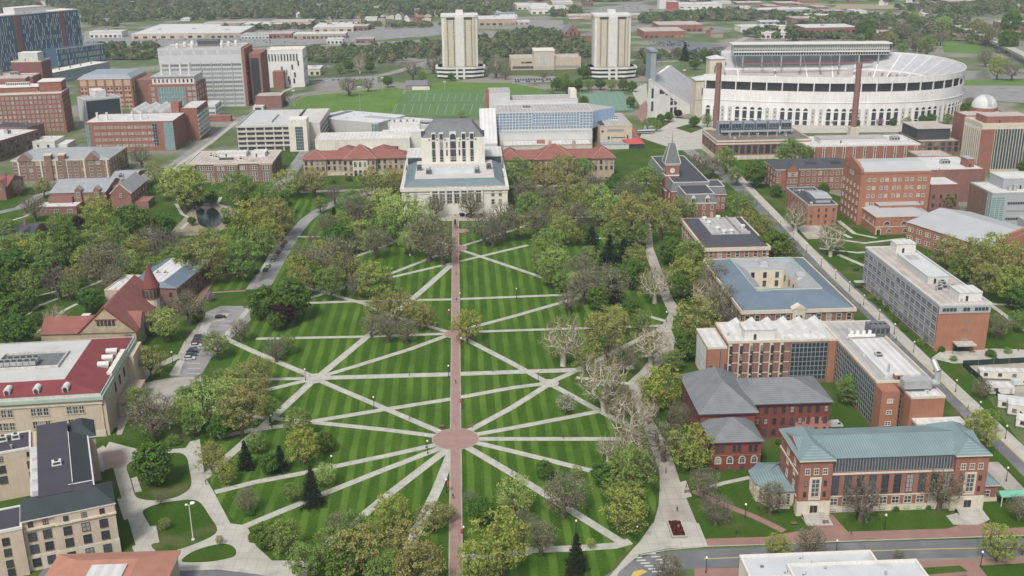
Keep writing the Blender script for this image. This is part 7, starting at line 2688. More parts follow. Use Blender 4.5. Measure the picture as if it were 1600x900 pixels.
B = Bld('stair_kiosk', 'small white garage stair kiosk by the side street', 'kiosk', (395, 167), (411, 166), (397, 162), base=(405, 172))
w, d, h = B.w, B.d, B.h
B.walls(WHITE)
B.flat(WHITER, WHITE, .3)
B.curtain('f', w * .2, w * .8, .3, h - 1, 3, 1, GLASSD, FRAMED)
B.finish()
# ------------------------------------------------------------------ trees
def leaf_mat(name, rgb, hue=0.5, var=0.28):
 m = bpy.data.materials.new(name)
 m.use_nodes = True
 N, L = m.node_tree.nodes, m.node_tree.links
 b = N['Principled BSDF']
 b.inputs['Roughness'].default_value = 0.75
 b.inputs['Specular IOR Level'].default_value = 0.15
 tc, oi = N.new('ShaderNodeTexCoord'), N.new('ShaderNodeObjectInfo')
 n = N.new('ShaderNodeTexNoise')
 n.inputs['Scale'].default_value = 2.6
 n.inputs['Detail'].default_value = 3
 L.new(tc.outputs['Object'], n.inputs['Vector'])
 hs = N.new('ShaderNodeHueSaturation')
 hs.inputs['Color'].default_value = (*rgb, 1)
 r1, r2, r3 = (N.new('ShaderNodeMapRange') for _ in range(3))
 for r, a, c, lo, hi, src in ((r1, 0, 1, .5 - .035 * hue, .5 + .035 * hue, oi.outputs['Random']), (r2, .3, .7, 1 - var, 1 + var, n.outputs['Fac'])):
  for k, v in (('From Min', a), ('From Max', c), ('To Min', lo), ('To Max', hi)):
   r.inputs[k].default_value = v
  L.new(src, r.inputs['Value'])
 L.new(r1.outputs[0], hs.inputs['Hue'])
 L.new(r2.outputs[0], hs.inputs['Value'])
 L.new(hs.outputs[0], b.inputs['Base Color'])
 tr = N.new('ShaderNodeBsdfTranslucent')
 L.new(hs.outputs[0], tr.inputs['Color'])
 mx = N.new('ShaderNodeMixShader')
 mx.inputs[0].default_value = 0.35
 L.new(b.outputs[0], mx.inputs[1])
 L.new(tr.outputs[0], mx.inputs[2])
 L.new(mx.outputs[0], N['Material Output'].inputs['Surface'])
 return m


BARK = mat('bark', (.115, .09, .07), .95, var=.25, scale=2, fine=.2)
BARKW = mat('white sycamore bark', (.50, .46, .385), .9, var=.22, scale=2, fine=.15)
TWIG = mat('fine twigs', (.21, .20, .165), .95, var=.15, scale=2, fine=.15)
TWIGW = mat('pale twigs', (.34, .305, .205), .95, var=.15, scale=2, fine=.1)


def skeleton(seed, n, squash=.95, hc=1.15, low=-.75, th=.34):
 """branch graph that fills an uneven ellipsoid of radius 1: nodes, parents, pipe radii"""
 rng = np.random.default_rng(seed)
 lob = rng.normal(size=(9, 3))
 lob /= np.linalg.norm(lob, axis=1)[:, None]
 amp = rng.uniform(-.10, .22, 9)
 pts = []
 while len(pts) < n:
  v = rng.normal(size=3)
  v /= np.linalg.norm(v)
  r = rng.uniform(.12, 1) ** .42
  f = .86 + (amp * np.clip(lob @ v, 0, 1) ** 4).sum()
  p = v * r * f
  if p[2] < low:
   continue
  pts.append((p[0], p[1], p[2] * squash + hc))
 pts = np.array(pts)
 nodes = [np.array([0, 0, 0.]), np.array([rng.normal() * .03, rng.normal() * .03, th]), np.array([rng.normal() * .05, rng.normal() * .05, th + .28])]
 par = [-1, 0, 1]
 base = np.array([0, 0, th + .1])
 depth = [0, th, th + .28]
 for i in np.argsort(np.linalg.norm(pts - base, axis=1)):
  p = pts[i]
  A = np.array(nodes[1:])
  d = np.linalg.norm(A - p, axis=1)
  cost = d + .35 * np.array(depth[1:])
  up = (A[:, 2] > p[2] + .12) * .5
  j = int(np.argmin(cost + up)) + 1
  q = nodes[j]
  if np.linalg.norm(p - q) > .42:
   mid = (p + q) / 2 + rng.normal(size=3) * .05 + np.array([0, 0, -.03])
   nodes.append(mid)
   par.append(j)
   depth.append(depth[j] + np.linalg.norm(mid - q))
   j = len(nodes) - 1
  nodes.append(p)
  par.append(j)
  depth.append(depth[j] + np.linalg.norm(p - nodes[j]))
 nodes = np.array(nodes)
 area = np.full(len(nodes), .00006)
 for k in range(len(nodes) - 1, 0, -1):
  area[par[k]] += area[k]
 rad = np.sqrt(area) * .62
 rad[0] *= 1.25
 return nodes, par, rad


def limb_mesh(name, nodes, par, rad, m, minr=0.0, sides=5):
 b = MB()
 for k in range(1, len(nodes)):
  if rad[k] >= minr:
   b.tube(nodes[par[k]], nodes[k], rad[par[k]] if par[k] else rad[0], rad[k], sides if rad[k] > .012 else 3, 0, False)
 return b.mesh(name, m, smooth=True)


def quads_mesh(name, c, a, bvec, m):
 """one small quad per row: centre c, half axes a and b"""
 n = len(c)
 v = np.empty((n, 4, 3), dtype=np.float32)
 v[:, 0], v[:, 1], v[:, 2], v[:, 3] = c - a - bvec, c + a - bvec, c + a + bvec, c - a + bvec
 me = bpy.data.meshes.new(name)
 me.vertices.add(n * 4)
 me.vertices.foreach_set('co', v.reshape(-1))
 me.loops.add(n * 4)
 me.loops.foreach_set('vertex_index', np.arange(n * 4, dtype=np.int32))
 me.polygons.add(n)
 me.polygons.foreach_set('loop_start', np.arange(0, n * 4, 4, dtype=np.int32))
 me.polygons.foreach_set('loop_total', np.full(n, 4, dtype=np.int32))
 me.materials.append(m)
 me.update(calc_edges=True)
 return me


def rand_axes(rng, n, s, aspect=.7, outward=None):
 u = rng.normal(size=(n, 3))
 if outward is not None:
  u = u * .75 + outward
 u /= np.linalg.norm(u, axis=1)[:, None]
 r = rng.normal(size=(n, 3))
 a = np.cross(u, r)
 a /= np.linalg.norm(a, axis=1)[:, None]
 b = np.cross(u, a)
 sc = (s * rng.uniform(.6, 1.35, n))[:, None]
 return a * sc, b * sc * aspect


def leaf_crown(name, nodes, par, seed, m, per, leaf, spread, skip=0.0):
 rng = np.random.default_rng(seed + 100)
 kids = np.zeros(len(nodes), int)
 for k in range(1, len(nodes)):
  kids[par[k]] += 1
 tips = [k for k in range(3, len(nodes)) if kids[k] <= 1 and rng.random() >= skip]
 cs, outs = [], []
 ctr = np.array([0, 0, 1.05])
 for k in tips:
  n = int(per * rng.uniform(.5, 1.5))
  e = rng.normal(size=(n, 3)) * spread * rng.uniform(.7, 1.25) * np.array([1, 1, .72])
  cs.append(nodes[k] + e)
  o = e / spread * .5 + (nodes[k] - ctr) * .8
  outs.append(o)
 c = np.concatenate(cs)
 o = np.concatenate(outs)
 o /= np.linalg.norm(o, axis=1)[:, None] + 1e-6
 a, b = rand_axes(rng, len(c), leaf, .7, o * .9)
 return quads_mesh(name, c, a, b, m)


def twig_crown(name, nodes, par, seed, m, per, length, wid):
 """sprays of thin twigs round each branch tip"""
 rng = np.random.default_rng(seed + 200)
 cs, aa, bb = [], [], []
 ctr = np.array([0, 0, .7])
 for k in range(3, len(nodes)):
  n = int(per * rng.uniform(.6, 1.4))
  d = rng.normal(size=(n, 3)) * .75 + (nodes[k] - ctr) * .8
  d /= np.linalg.norm(d, axis=1)[:, None]
  L_ = (length * rng.uniform(.5, 1.3, n))[:, None]
  cs.append(nodes[k] + d * L_ + rng.normal(size=(n, 3)) * length * .35)
  aa.append(d * L_)
  r = np.cross(d, rng.normal(size=(n, 3)))
  r /= np.linalg.norm(r, axis=1)[:, None]
  bb.append(r * wid)
 return quads_mesh(name, np.concatenate(cs), np.concatenate(aa), np.concatenate(bb), m)


def conifer(seed, m, slim, gap):
 """whorls of drooping boughs round a straight stem, widest near the base"""
 rng = np.random.default_rng(seed)
 cs, outs = [], []
 H = 3.2 if slim else 2.5
 z = .22
 while z < H - .05:
  t = (z - .2) / (H - .2)
  R = (1 - t) ** .85 * rng.uniform(.82, 1.1) + .04
  nb = int(5 + 7 * (1 - t))
  for k in range(nb):
   a = rng.uniform(0, 2 * PI)
   Rk = R * rng.uniform(.6, 1.12)
   n = int(10 + 34 * Rk)
   s = rng.uniform(.1, 1, n) ** .7
   e = rng.normal(size=(n, 3)) * (.05 + .04 * Rk)
   p = np.stack([np.cos(a) * s * Rk, np.sin(a) * s * Rk, z - s * Rk * .28 + .05 * s], 1) + e
   cs.append(p)
   outs.append(np.tile([np.cos(a) * .5, np.sin(a) * .5, .7], (n, 1)))
  z += gap * rng.uniform(.8, 1.2)
 c, o = np.concatenate(cs), np.concatenate(outs)
 a, b = rand_axes(rng, len(c), .05, .45, o)
 tr = MB()
 tr.tube((0, 0, 0), (0, 0, H * .5), .06, .035, 6, 0, False).tube((0, 0, H * .5), (0, 0, H), .035, .006, 5, 0, False)
 return quads_mesh('crown', c, a, b, m), tr.mesh('trunk', BARK, True), H


LEAF = {'o': leaf_mat('olive bud leaves', (.335, .335, .115), .45), 'y': leaf_mat('yellow green leaves', (.34, .39, .09), .4), 'g': leaf_mat('fresh green leaves', (.225, .325, .085), .45), 'l': leaf_mat('pale lime leaves', (.37, .47, .14), .4), 'k': leaf_mat('deep green leaves', (.12, .21, .04), .5), 'd': leaf_mat('dark pine needles', (.016, .035, .02), .3), 'n': leaf_mat('spruce needles', (.026, .04, .02), .3), 'p': leaf_mat('purple leaves', (.045, .022, .026), .3), 'w': leaf_mat('white blossom', (.42, .43, .34), .3), 'm': leaf_mat('pink blossom', (.40, .24, .36), .3), 'sb': leaf_mat('sycamore buds', (.25, .21, .10), .4), 'bb': leaf_mat('reddish buds', (.29, .29, .14), .4)}
PROTO = {}
for kind, nvar, npts, per, leaf, spr, skip in (('o', 4, 190, 24, .024, .070, .06), ('y', 3, 190, 25, .026, .070, .06), ('g', 4, 190, 27, .028, .076, .06), ('l', 3, 200, 24, .027, .082, .08), ('k', 3, 220, 30, .046, .09, .0), ('p', 1, 200, 26, .046, .09, .0), ('w', 1, 200, 14, .034, .09, .1), ('m', 1, 200, 16, .034, .09, .1)):
 PROTO[kind] = []
 for v in range(nvar):
  sd = 11 * ord(kind) + v
  nd, pr, rd = skeleton(sd, npts, .92 + .08 * (v % 3), low=-.62 - .1 * (v % 2), th=.30)
  PROTO[kind].append((leaf_crown('crown', nd, pr, sd, LEAF[kind], per, leaf, spr, skip), limb_mesh('trunk', nd, pr, rd, BARK, .004), 1.08))
PROTO['b'], PROTO['s'] = [], []
for v in range(4):
 nd, pr, rd = skeleton(500 + v, 330, .95, low=-.6, th=.3)
 c = twig_crown('crown', nd, pr, 500 + v, TWIG, 5, .08, .0036)
 PROTO['b'].append((c, limb_mesh('trunk', nd, pr, rd * 1.2, BARK, .0), 1.05, leaf_crown('buds', nd, pr, v, LEAF['bb'], 5, .022, .11)))
for v in range(4):
 nd, pr, rd = skeleton(700 + v, 230, 1.05, hc=1.3, low=-.7, th=.42)
 c = twig_crown('crown', nd, pr, 700 + v, TWIGW, 7, .09, .0028)
 PROTO['s'].append((c, limb_mesh('trunk', nd, pr, rd * 1.6, BARKW, .0), 1.2, leaf_crown('buds', nd, pr, v, LEAF['sb'], 7, .022, .12)))
PROTO['d'] = [conifer(900 + v, LEAF['d'], False, .15) for v in range(2)]
PROTO['n'] = [conifer(950 + v, LEAF['n'], True, .13) for v in range(2)]
KIND = {'o': ('oak_tree', 'olive brown budding oak'), 'y': ('maple_tree', 'yellow-green leafing tree'), 'g': ('leafy_tree', 'fresh green leafy tree'), 'l': ('willow_tree', 'pale lime-green tree'), 'k': ('broadleaf_tree', 'deep green full tree'), 'p': ('plum_tree', 'dark purple-leaved tree'), 'w': ('blossom_tree', 'white blossoming small tree'), 'm': ('blossom_tree', 'pink blossoming small tree'), 'b': ('bare_tree', 'bare brown twiggy tree'), 's': ('sycamore_tree', 'bare white-barked sycamore'), 'd': ('pine_tree', 'dark green conifer'), 'n': ('spruce_tree', 'dark pointed spruce')}
trnd = random.Random(21)
TREES = []


def plant(px, py, rpx, kind, label, group, shrub=False):
 pr = PROTO[kind][trnd.randrange(len(PROTO[kind]))]
 con = kind in 'dn'
 hc = (1.45 if con else pr[2])
 R_ = 5.0
 if kind in 'oygbkl' and rpx > 11:
  rpx *= 1.19
 for _ in range(4):
  p = P(px, py, hc * R_ * (1.0))
  R_ = rpx * px_size(p)
 f = trnd.uniform(.93, 1.07)
 name = KIND[kind][0] if not shrub else 'shrub'
 t = empty(name, (p.x, p.y, 0), trnd.uniform(0, 6.28))
 t.scale = (R_, R_, R_ * f)
 tag(t, label, 'shrub' if shrub else 'tree', group)
 link('crown', pr[0], t)
 link('trunk', pr[1], t)
 if len(pr) > 3 and trnd.random() < .8:
  link('buds', pr[3], t)
 TREES.append((p.x, p.y, R_))
 return t


ZONES = [
 ('in the lower foreground', [(400, 690, 16, 'g'), (465, 662, 22, 'g'), (520, 850, 26, 'g'), (700, 800, 14, 'o'), (820, 815, 18, 'b'), (580, 830, 20, 'y'), (480, 872, 30, 'g'), (562, 865, 42, 'o'), (637, 850, 38, 'o'), (655, 882, 42, 'o'), (612, 797, 29, 'y'), (675, 805, 24, 'o'), (555, 818, 20, 'g'), (735, 777, 12, 'b'), (752, 797, 20, 'k'), (805, 775, 28, 'l'), (785, 846, 46, 'y'), (750, 885, 36, 'y'), (487, 764, 21, 'n'), (437, 712, 18, 'd'), (472, 694, 27, 'y'), (507, 690, 14, 'k'), (507, 742, 17, 'l'), (447, 838, 26, 'g'), (530, 818, 18, 'b'), (415, 835, 20, 'k'), (880, 772, 34, 'b'), (846, 838, 26, 'b'), (900, 868, 21, 'n'), (923, 848, 10, 'l'), (600, 890, 30, 'g'), (455, 770, 14, 'g'), (540, 880, 30, 'k')]),
 ('by the north walk near the road', [(1010, 725, 22, 'b'), (960, 765, 22, 'g'), (950, 700, 20, 's'), (978, 795, 36, 'y'), (985, 738, 34, 'g'), (851, 733, 14, 'k'), (902, 737, 11, 'y'), (1038, 690, 28, 'b'), (985, 695, 28, 's'), (1083, 700, 34, 'y'), (1102, 757, 22, 'b'), (1120, 795, 24, 'b'), (1045, 885, 24, 'b'), (945, 738, 20, 'k')]),
 ('on the right half of the oval', [(860, 425, 20, 'g'), (890, 470, 16, 'b'), (960, 500, 22, 'y'), (1000, 500, 16, 'g'), (915, 560, 20, 'o'), (965, 625, 26, 'b'), (1010, 640, 22, 's'), (880, 530, 38, 's'), (950, 522, 36, 'o'), (1018, 535, 34, 's'), (945, 600, 42, 's'), (985, 658, 40, 's'), (885, 630, 16, 'w'), (912, 445, 26, 'b'), (958, 448, 20, 'd'), (985, 480, 13, 'k'), (975, 560, 20, 'b'), (935, 468, 16, 'k'), (900, 440, 18, 'l'), (930, 500, 16, 'g')]),
 ('before the halls on the north walk', [(1100, 457, 22, 's'), (1105, 428, 20, 'y'), (1062, 450, 16, 'k'), (1052, 562, 16, 'g'), (1092, 540, 16, 'g'), (1140, 478, 20, 's'), (1090, 498, 38, 'o'), (1028, 605, 34, 'y'), (1024, 440, 30, 's'), (1128, 470, 30, 'b'), (1075, 540, 20, 'k'), (1062, 650, 18, 'b'), (1118, 440, 26, 'b'), (1145, 500, 18, 'b'), (1068, 428, 25, 'y'), (1080, 398, 25, 'g'), (1048, 392, 18, 'k'), (1050, 655, 10, 'p')]),
 ('between oval and clock tower', [(830, 322, 22, 'g'), (900, 342, 24, 'b'), (880, 357, 22, 'y'), (920, 402, 18, 'g'), (840, 347, 20, 'b'), (1012, 320, 22, 'o'), (962, 362, 22, 'g'), (905, 420, 24, 'b'), (882, 437, 18, 'g'), (870, 340, 18, 'o'), (1000, 365, 18, 'g'), (810, 270, 24, 'g'), (852, 278, 24, 'o'), (880, 265, 24, 'o'), (897, 310, 32, 'o'), (858, 317, 22, 'b'), (962, 290, 15, 'k'), (982, 302, 18, 'b'), (1008, 285, 26, 'g'), (940, 322, 26, 'l'), (978, 340, 36, 'o'), (1035, 345, 30, 'o'), (1066, 326, 20, 'g'), (925, 372, 22, 'd'), (952, 388, 19, 'd'), (974, 390, 18, 'd'), (900, 368, 12, 'o'), (857, 382, 24, 'g'), (850, 402, 24, 'g'), (867, 412, 24, 'l'), (945, 440, 30, 'b'), (985, 428, 20, 'k'), (995, 400, 20, 'o'), (822, 300, 18, 'b'), (835, 265, 14, 'y'), (910, 265, 18, 'g'), (928, 292, 18, 'b')]),
 ('along the avenue beside the clock tower', [(1090, 257, 20, 'b'), (1135, 250, 17, 'g'), (1157, 322, 20, 'g'), (1192, 354, 22, 'o'), (1208, 388, 24, 'k'), (1180, 272, 17, 'k'), (1165, 345, 16, 'o'), (1225, 392, 22, 'b'), (1150, 275, 12, 'g'), (1115, 260, 14, 'b')]),
 ('on the green north of the avenue', [(1245, 338, 22, 's'), (1300, 372, 25, 's'), (1325, 300, 10, 'k'), (1287, 296, 11, 'k'), (1480, 312, 13, 'g'), (1213, 298, 10, 'k'), (1237, 236, 17, 'g'), (1260, 240, 12, 'g'), (1222, 240, 12, 'l'), (1600, 262, 10, 'k')]),
 ('in the grove at the right edge', [(1480, 392, 26, 'o'), (1520, 405, 30, 'o'), (1555, 398, 30, 'y'), (1592, 412, 32, 'o'), (1540, 436, 24, 'o'), (1580, 445, 26, 'y'), (1597, 465, 18, 'k'), (1500, 418, 20, 'g'), (1560, 508, 18, 'b'), (1595, 500, 16, 'g')]),
 ('among the right-hand brick halls', [(1330, 607, 22, 'g'), (1532, 675, 28, 'y'), (1535, 607, 14, 'b'), (1348, 780, 32, 'b'), (1472, 758, 34, 'b'), (1205, 778, 24, 'b'), (1246, 785, 10, 'y'), (1595, 792, 20, 'b'), (1545, 655, 16, 'g')]),
 ('beside the road at the lower right', [(1268, 847, 24, 'b'), (1215, 852, 20, 'y'), (1562, 846, 28, 'y'), (1405, 868, 10, 'b'), (1598, 858, 10, 'b')]),
 ('in front of the library', [(605, 358, 22, 'g'), (545, 312, 18, 'g'), (585, 380, 20, 'b'), (692, 388, 22, 'b'), (530, 372, 22, 'k'), (770, 365, 18, 'b'), (500, 318, 12, 'g'), (585, 287, 28, 'o'), (615, 282, 22, 'o'), (622, 333, 34, 'l'), (655, 345, 26, 'l'), (598, 325, 26, 'l'), (562, 362, 18, 'l'), (565, 330, 26, 'b'), (522, 335, 13, 'd'), (510, 350, 17, 'b'), (670, 370, 32, 'b'), (680, 320, 17, 'b'), (735, 318, 19, 'b'), (757, 355, 24, 'b'), (788, 345, 26, 'b'), (815, 352, 18, 'o'), (535, 345, 16, 'y'), (545, 375, 16, 'b'), (640, 375, 20, 'l')]),
 ('on the upper left part of the oval', [(470, 440, 22, 'o'), (500, 400, 20, 'y'), (555, 425, 20, 'o'), (560, 446, 16, 'b'), (432, 500, 14, 'k'), (515, 440, 22, 'g'), (600, 445, 16, 'g'), (525, 408, 34, 'b'), (540, 420, 26, 'o'), (480, 412, 24, 'b'), (468, 418, 22, 'y'), (585, 438, 28, 'y'), (490, 375, 12, 'b'), (500, 432, 18, 'k'), (565, 385, 9, 'l'), (455, 467, 28, 'k'), (412, 470, 24, 'k'), (440, 492, 20, 'p'), (447, 537, 15, 'g'), (430, 545, 18, 'b'), (515, 395, 18, 'o')]),
 ('in the clump left of the brick walk', [(590, 487, 22, 'o'), (618, 478, 24, 'o'), (648, 488, 22, 'o'), (605, 512, 20, 'b'), (635, 515, 18, 'b'), (665, 495, 18, 'o'), (580, 508, 16, 'b')]),
 ('beside the small brick plaza', [(730, 508, 24, 'y')]),
 ('between oval and car park', [(318, 612, 22, 'g'), (357, 616, 26, 'l'), (405, 577, 22, 'o'), (420, 640, 18, 'g'), (338, 538, 20, 'g'), (350, 596, 22, 'g'), (375, 590, 28, 'o'), (375, 640, 36, 'o'), (330, 635, 32, 'l'), (290, 620, 18, 'g'), (235, 564, 24, 'o'), (257, 505, 24, 'l'), (293, 480, 24, 'b'), (310, 493, 10, 'k'), (237, 648, 36, 'b'), (205, 552, 10, 'y'), (376, 515, 16, 'b'), (398, 610, 26, 'o'), (300, 660, 20, 'g'), (215, 625, 20, 'g'), (345, 665, 18, 'k'), (290, 640, 22, 'l'), (328, 463, 8, 'm')]),
 ('by the curving paths at the lower left', [(240, 727, 28, 'k'), (330, 712, 24, 'o'), (383, 712, 16, 'n'), (352, 737, 18, 'y'), (257, 818, 11, 'o'), (250, 780, 10, 'b'), (385, 782, 18, 'b'), (343, 844, 8, 'o'), (420, 725, 14, 'k')]),
 ('round the pond', [(402, 352, 26, 'o'), (362, 385, 22, 'g'), (422, 367, 22, 'y'), (445, 345, 18, 'g'), (285, 290, 32, 'l'), (300, 295, 26, 'l'), (262, 288, 20, 'g'), (372, 294, 27, 'g'), (330, 310, 11, 'k'), (312, 317, 7, 'k'), (352, 330, 8, 'g'), (300, 345, 7, 'k'), (355, 345, 9, 'k'), (388, 320, 11, 'p'), (240, 268, 13, 'y'), (182, 251, 14, 'o'), (220, 244, 15, 'b'), (417, 304, 19, 'g'), (425, 337, 32, 'o'), (447, 286, 20, 'l'), (490, 282, 22, 'o'), (475, 282, 14, 'b'), (522, 304, 13, 'b'), (332, 374, 18, 'g'), (378, 362, 20, 'k'), (390, 348, 30, 'y'), (405, 380, 24, 'g'), (465, 290, 12, 'b'), (440, 318, 14, 'k')]),
 ('in the wooded hollow on the left', [(130, 387, 26, 'g'), (48, 402, 30, 'y'), (8, 392, 24, 'g'), (132, 412, 22, 'y'), (180, 440, 18, 'b'), (38, 447, 24, 'g'), (72, 412, 28, 'g'), (12, 362, 18, 'g'), (235, 372, 18, 'b'), (272, 402, 20, 'g'), (285, 392, 18, 'b'), (155, 385, 20, 'o'), (28, 292, 12, 'b'), (67, 292, 14, 'o'), (52, 324, 18, 'b'), (155, 337, 27, 'y'), (95, 350, 18, 'g'), (122, 347, 11, 'p'), (100, 365, 10, 'p'), (210, 347, 26, 'k'), (255, 352, 17, 'k'), (182, 372, 20, 'g'), (33, 385, 24, 'g'), (75, 392, 34, 'g'), (105, 396, 28, 'k'), (20, 418, 28, 'k'), (55, 422, 22, 'g'), (90, 442, 22, 'b'), (112, 432, 18, 'o'), (162, 414, 32, 'b'), (200, 414, 20, 'l'), (215, 392, 24, 'o'), (255, 384, 28, 'b'), (320, 398, 38, 'o'), (378, 402, 30, 'g'), (20, 482, 22, 'k'), (45, 472, 12, 'k'), (25, 517, 26, 'k'), (57, 498, 11, 'k'), (88, 497, 22, 's'), (140, 467, 18, 'k'), (108, 452, 15, 'g'), (350, 395, 26, 'y'), (0, 450, 24, 'k'), (290, 418, 20, 'k'), (240, 420, 18, 'g')]),
 ('round the stadium forecourt', [(1012, 192, 9, 'g'), (1026, 196, 9, 'g'), (1032, 184, 7, 'k'), (1045, 182, 8, 'k'), (1060, 177, 7, 'p'), (1085, 189, 9, 'k'), (1105, 188, 10, 'g'), (1375, 190, 6, 'm'), (1396, 190, 6, 'k'), (1418, 189, 7, 'g'), (1442, 187, 7, 'k'), (1456, 186, 8, 'k'), (1482, 184, 9, 'g'), (1510, 170, 11, 'k'), (1515, 158, 9, 'b'), (1300, 190, 5, 'k'), (1130, 245, 9, 'l'), (1340, 192, 5, 'k')]),
 ('beside the tennis courts', [(870, 131, 10, 'k'), (886, 137, 11, 'k'), (903, 133, 9, 'k'), (920, 131, 9, 'g'), (938, 131, 9, 'k'), (956, 132, 9, 'g'), (974, 132, 9, 'k'), (988, 135, 8, 'k'), (912, 158, 8, 'k'), (985, 160, 8, 'k'), (865, 148, 9, 'g'), (721, 178, 6, 'y'), (518, 206, 6, 'b'), (538, 206, 5, 'y'), (562, 206, 5, 'y'), (583, 206, 5, 'y')]),
 ('near the two dormitory towers', [(545, 103, 9, 'k'), (562, 100, 12, 's'), (578, 104, 9, 'k'), (530, 106, 9, 'g'), (545, 134, 13, 'b'), (575, 133, 10, 'b'), (606, 127, 9, 'k'), (645, 110, 13, 'b'), (660, 118, 9, 'g'), (677, 98, 14, 'b'), (775, 105, 14, 'b'), (763, 98, 10, 'g'), (905, 97, 6, 'n'), (912, 112, 11, 'k'), (882, 122, 10, 'g'), (790, 115, 9, 'b'), (1005, 108, 10, 'b'), (1012, 95, 9, 'k'), (705, 120, 6, 'k'), (695, 105, 8, 'b'), (850, 116, 8, 'b')]),
 ('beyond the stadium', [(1560, 105, 15, 'y'), (1582, 112, 12, 'b'), (1540, 90, 12, 'b'), (1450, 72, 14, 'g'), (1432, 65, 13, 'b'), (1410, 75, 11, 'g'), (1475, 38, 13, 'l'), (1470, 60, 11, 'b'), (1530, 45, 12, 'o'), (1545, 55, 14, 'b'), (1575, 65, 14, 'k'), (1580, 35, 14, 'k'), (1430, 30, 12, 'g'), (1390, 60, 13, 'o'), (1372, 60, 11, 'b'), (1410, 50, 12, 'b'), (1350, 45, 12, 'k'), (1360, 55, 10, 'k'), (1100, 88, 10, 'k'), (1070, 82, 9, 'n'), (1085, 100, 9, 'k')]),
]
for zone, lst in ZONES:
 bykind = {}
 for t in lst:
  bykind.setdefault(t[3], []).append(t)
 for kd, ts in bykind.items():
  ts.sort()
  for i, (px, py, r, _) in enumerate(ts):
   o = ordinal(i, len(ts))
   plant(px, py, r, kd, f"{KIND[kd][1]} {zone}" + (f", {o}" if o else ''), 'trees ' + zone)

# low shrubs round the buildings: little ground-hugging crowns
SHRUBS = [('along the long grey classroom block', [(1362, 466, 8), (1377, 472, 7), (1388, 482, 7), (1400, 500, 6), (1413, 514, 6), (1440, 536, 9), (1470, 545, 7), (1398, 490, 6)]), ('beside the construction yard', [(1548, 553, 9), (1575, 548, 8), (1490, 560, 7), (1555, 562, 6)]), ('under the church-like hall', [(240, 520, 12), (262, 530, 9), (225, 545, 8), (310, 498, 9)]), ('round the curving paths', [(270, 690, 14), (235, 690, 10), (198, 622, 9), (195, 640, 8), (390, 800, 9), (398, 840, 12)]), ('on the green north of the avenue', [(1330, 412, 5), (1345, 402, 5), (1322, 395, 4), (1308, 388, 4), (1338, 420, 5), (1304, 393, 4)]), ('along the brick hall with the blue-green roof', [(1300, 793, 6), (1345, 797, 6), (1400, 793, 6), (1450, 790, 6), (1240, 790, 7), (1200, 790, 6)]), ('beside the slate-roofed dark brick hall', [(1300, 672, 6), (1218, 690, 7), (1060, 660, 9), (1090, 735, 9)]), ('along the playing field road', [(420, 160, 9), (436, 158, 8), (445, 163, 6), (560, 132, 8)]), ('in front of the red-tiled halls', [(500, 280, 6), (545, 280, 6), (520, 284, 5), (880, 283, 5), (935, 285, 6), (560, 278, 5)])]
for zone, lst in SHRUBS:
 lst.sort()
 for i, (px, py, r) in enumerate(lst):
  pr = PROTO['k' if i % 3 else 'g'][i % 3]
  p = P(px, py, 1.0)
  R_ = r * px_size(p)
  t = empty('shrub', (p.x, p.y, -R_ * .38), i * 1.3)
  t.scale = (R_, R_, R_ * .8)
  o = ordinal(i, len(lst))
  tag(t, f"low rounded green shrub {zone}" + (f", {o}" if o else ''), 'shrub', 'shrubs ' + zone)
  link('crown', pr[0], t)

# ------------------------------------------------------------------ far woods that read as one mass
def woods(name, polys, m, seed, leaves=70):
 rng = np.random.default_rng(seed)
 cs, os_, ss = [], [], []
 for poly, dens, r0, r1 in polys:
  pts = [P(x, y) for x, y in poly]
  xs, ys = [p.x for p in pts], [p.y for p in pts]
  A = 0
  for i in range(len(pts)):
   j = (i + 1) % len(pts)
   A += pts[i].x * pts[j].y - pts[j].x * pts[i].y
  n = int(abs(A) / 2 * dens / 10000)
  k = 0
  while k < n:
   x, y = rng.uniform(min(xs), max(xs)), rng.uniform(min(ys), max(ys))
   ins = False
   for i in range(len(pts)):
    a, c = pts[i], pts[i - 1]
    if (a.y > y) != (c.y > y) and x < (c.x - a.x) * (y - a.y) / (c.y - a.y) + a.x:
     ins = not ins
   if not ins:
    k += .2
    continue
   k += 1
   R_ = rng.uniform(r0, r1)
   v = rng.normal(size=(leaves, 3))
   v /= np.linalg.norm(v, axis=1)[:, None]
   v[:, 2] = np.abs(v[:, 2]) * 1.1 - .25
   bump = 1 + .22 * np.sin(v[:, 0] * 5 + x) * np.cos(v[:, 1] * 4 + y)
   cs.append(np.array([x, y, R_ * .75]) + v * R_ * bump[:, None] * rng.uniform(.7, 1, (leaves, 1)))
   os_.append(v)
   ss.append(np.full(leaves, R_ * .24))
 c, o, s = np.concatenate(cs), np.concatenate(os_), np.concatenate(ss)
 u = o + rng.normal(size=o.shape) * .5
 u /= np.linalg.norm(u, axis=1)[:, None]
 a = np.cross(u, rng.normal(size=o.shape))
 a /= np.linalg.norm(a, axis=1)[:, None]
 b = np.cross(u, a)
 ob = bpy.data.objects.new(name, quads_mesh(name, c, a * s[:, None], b * s[:, None] * .8, m))
 COL.objects.link(ob)
 return tag(ob, kind='stuff')


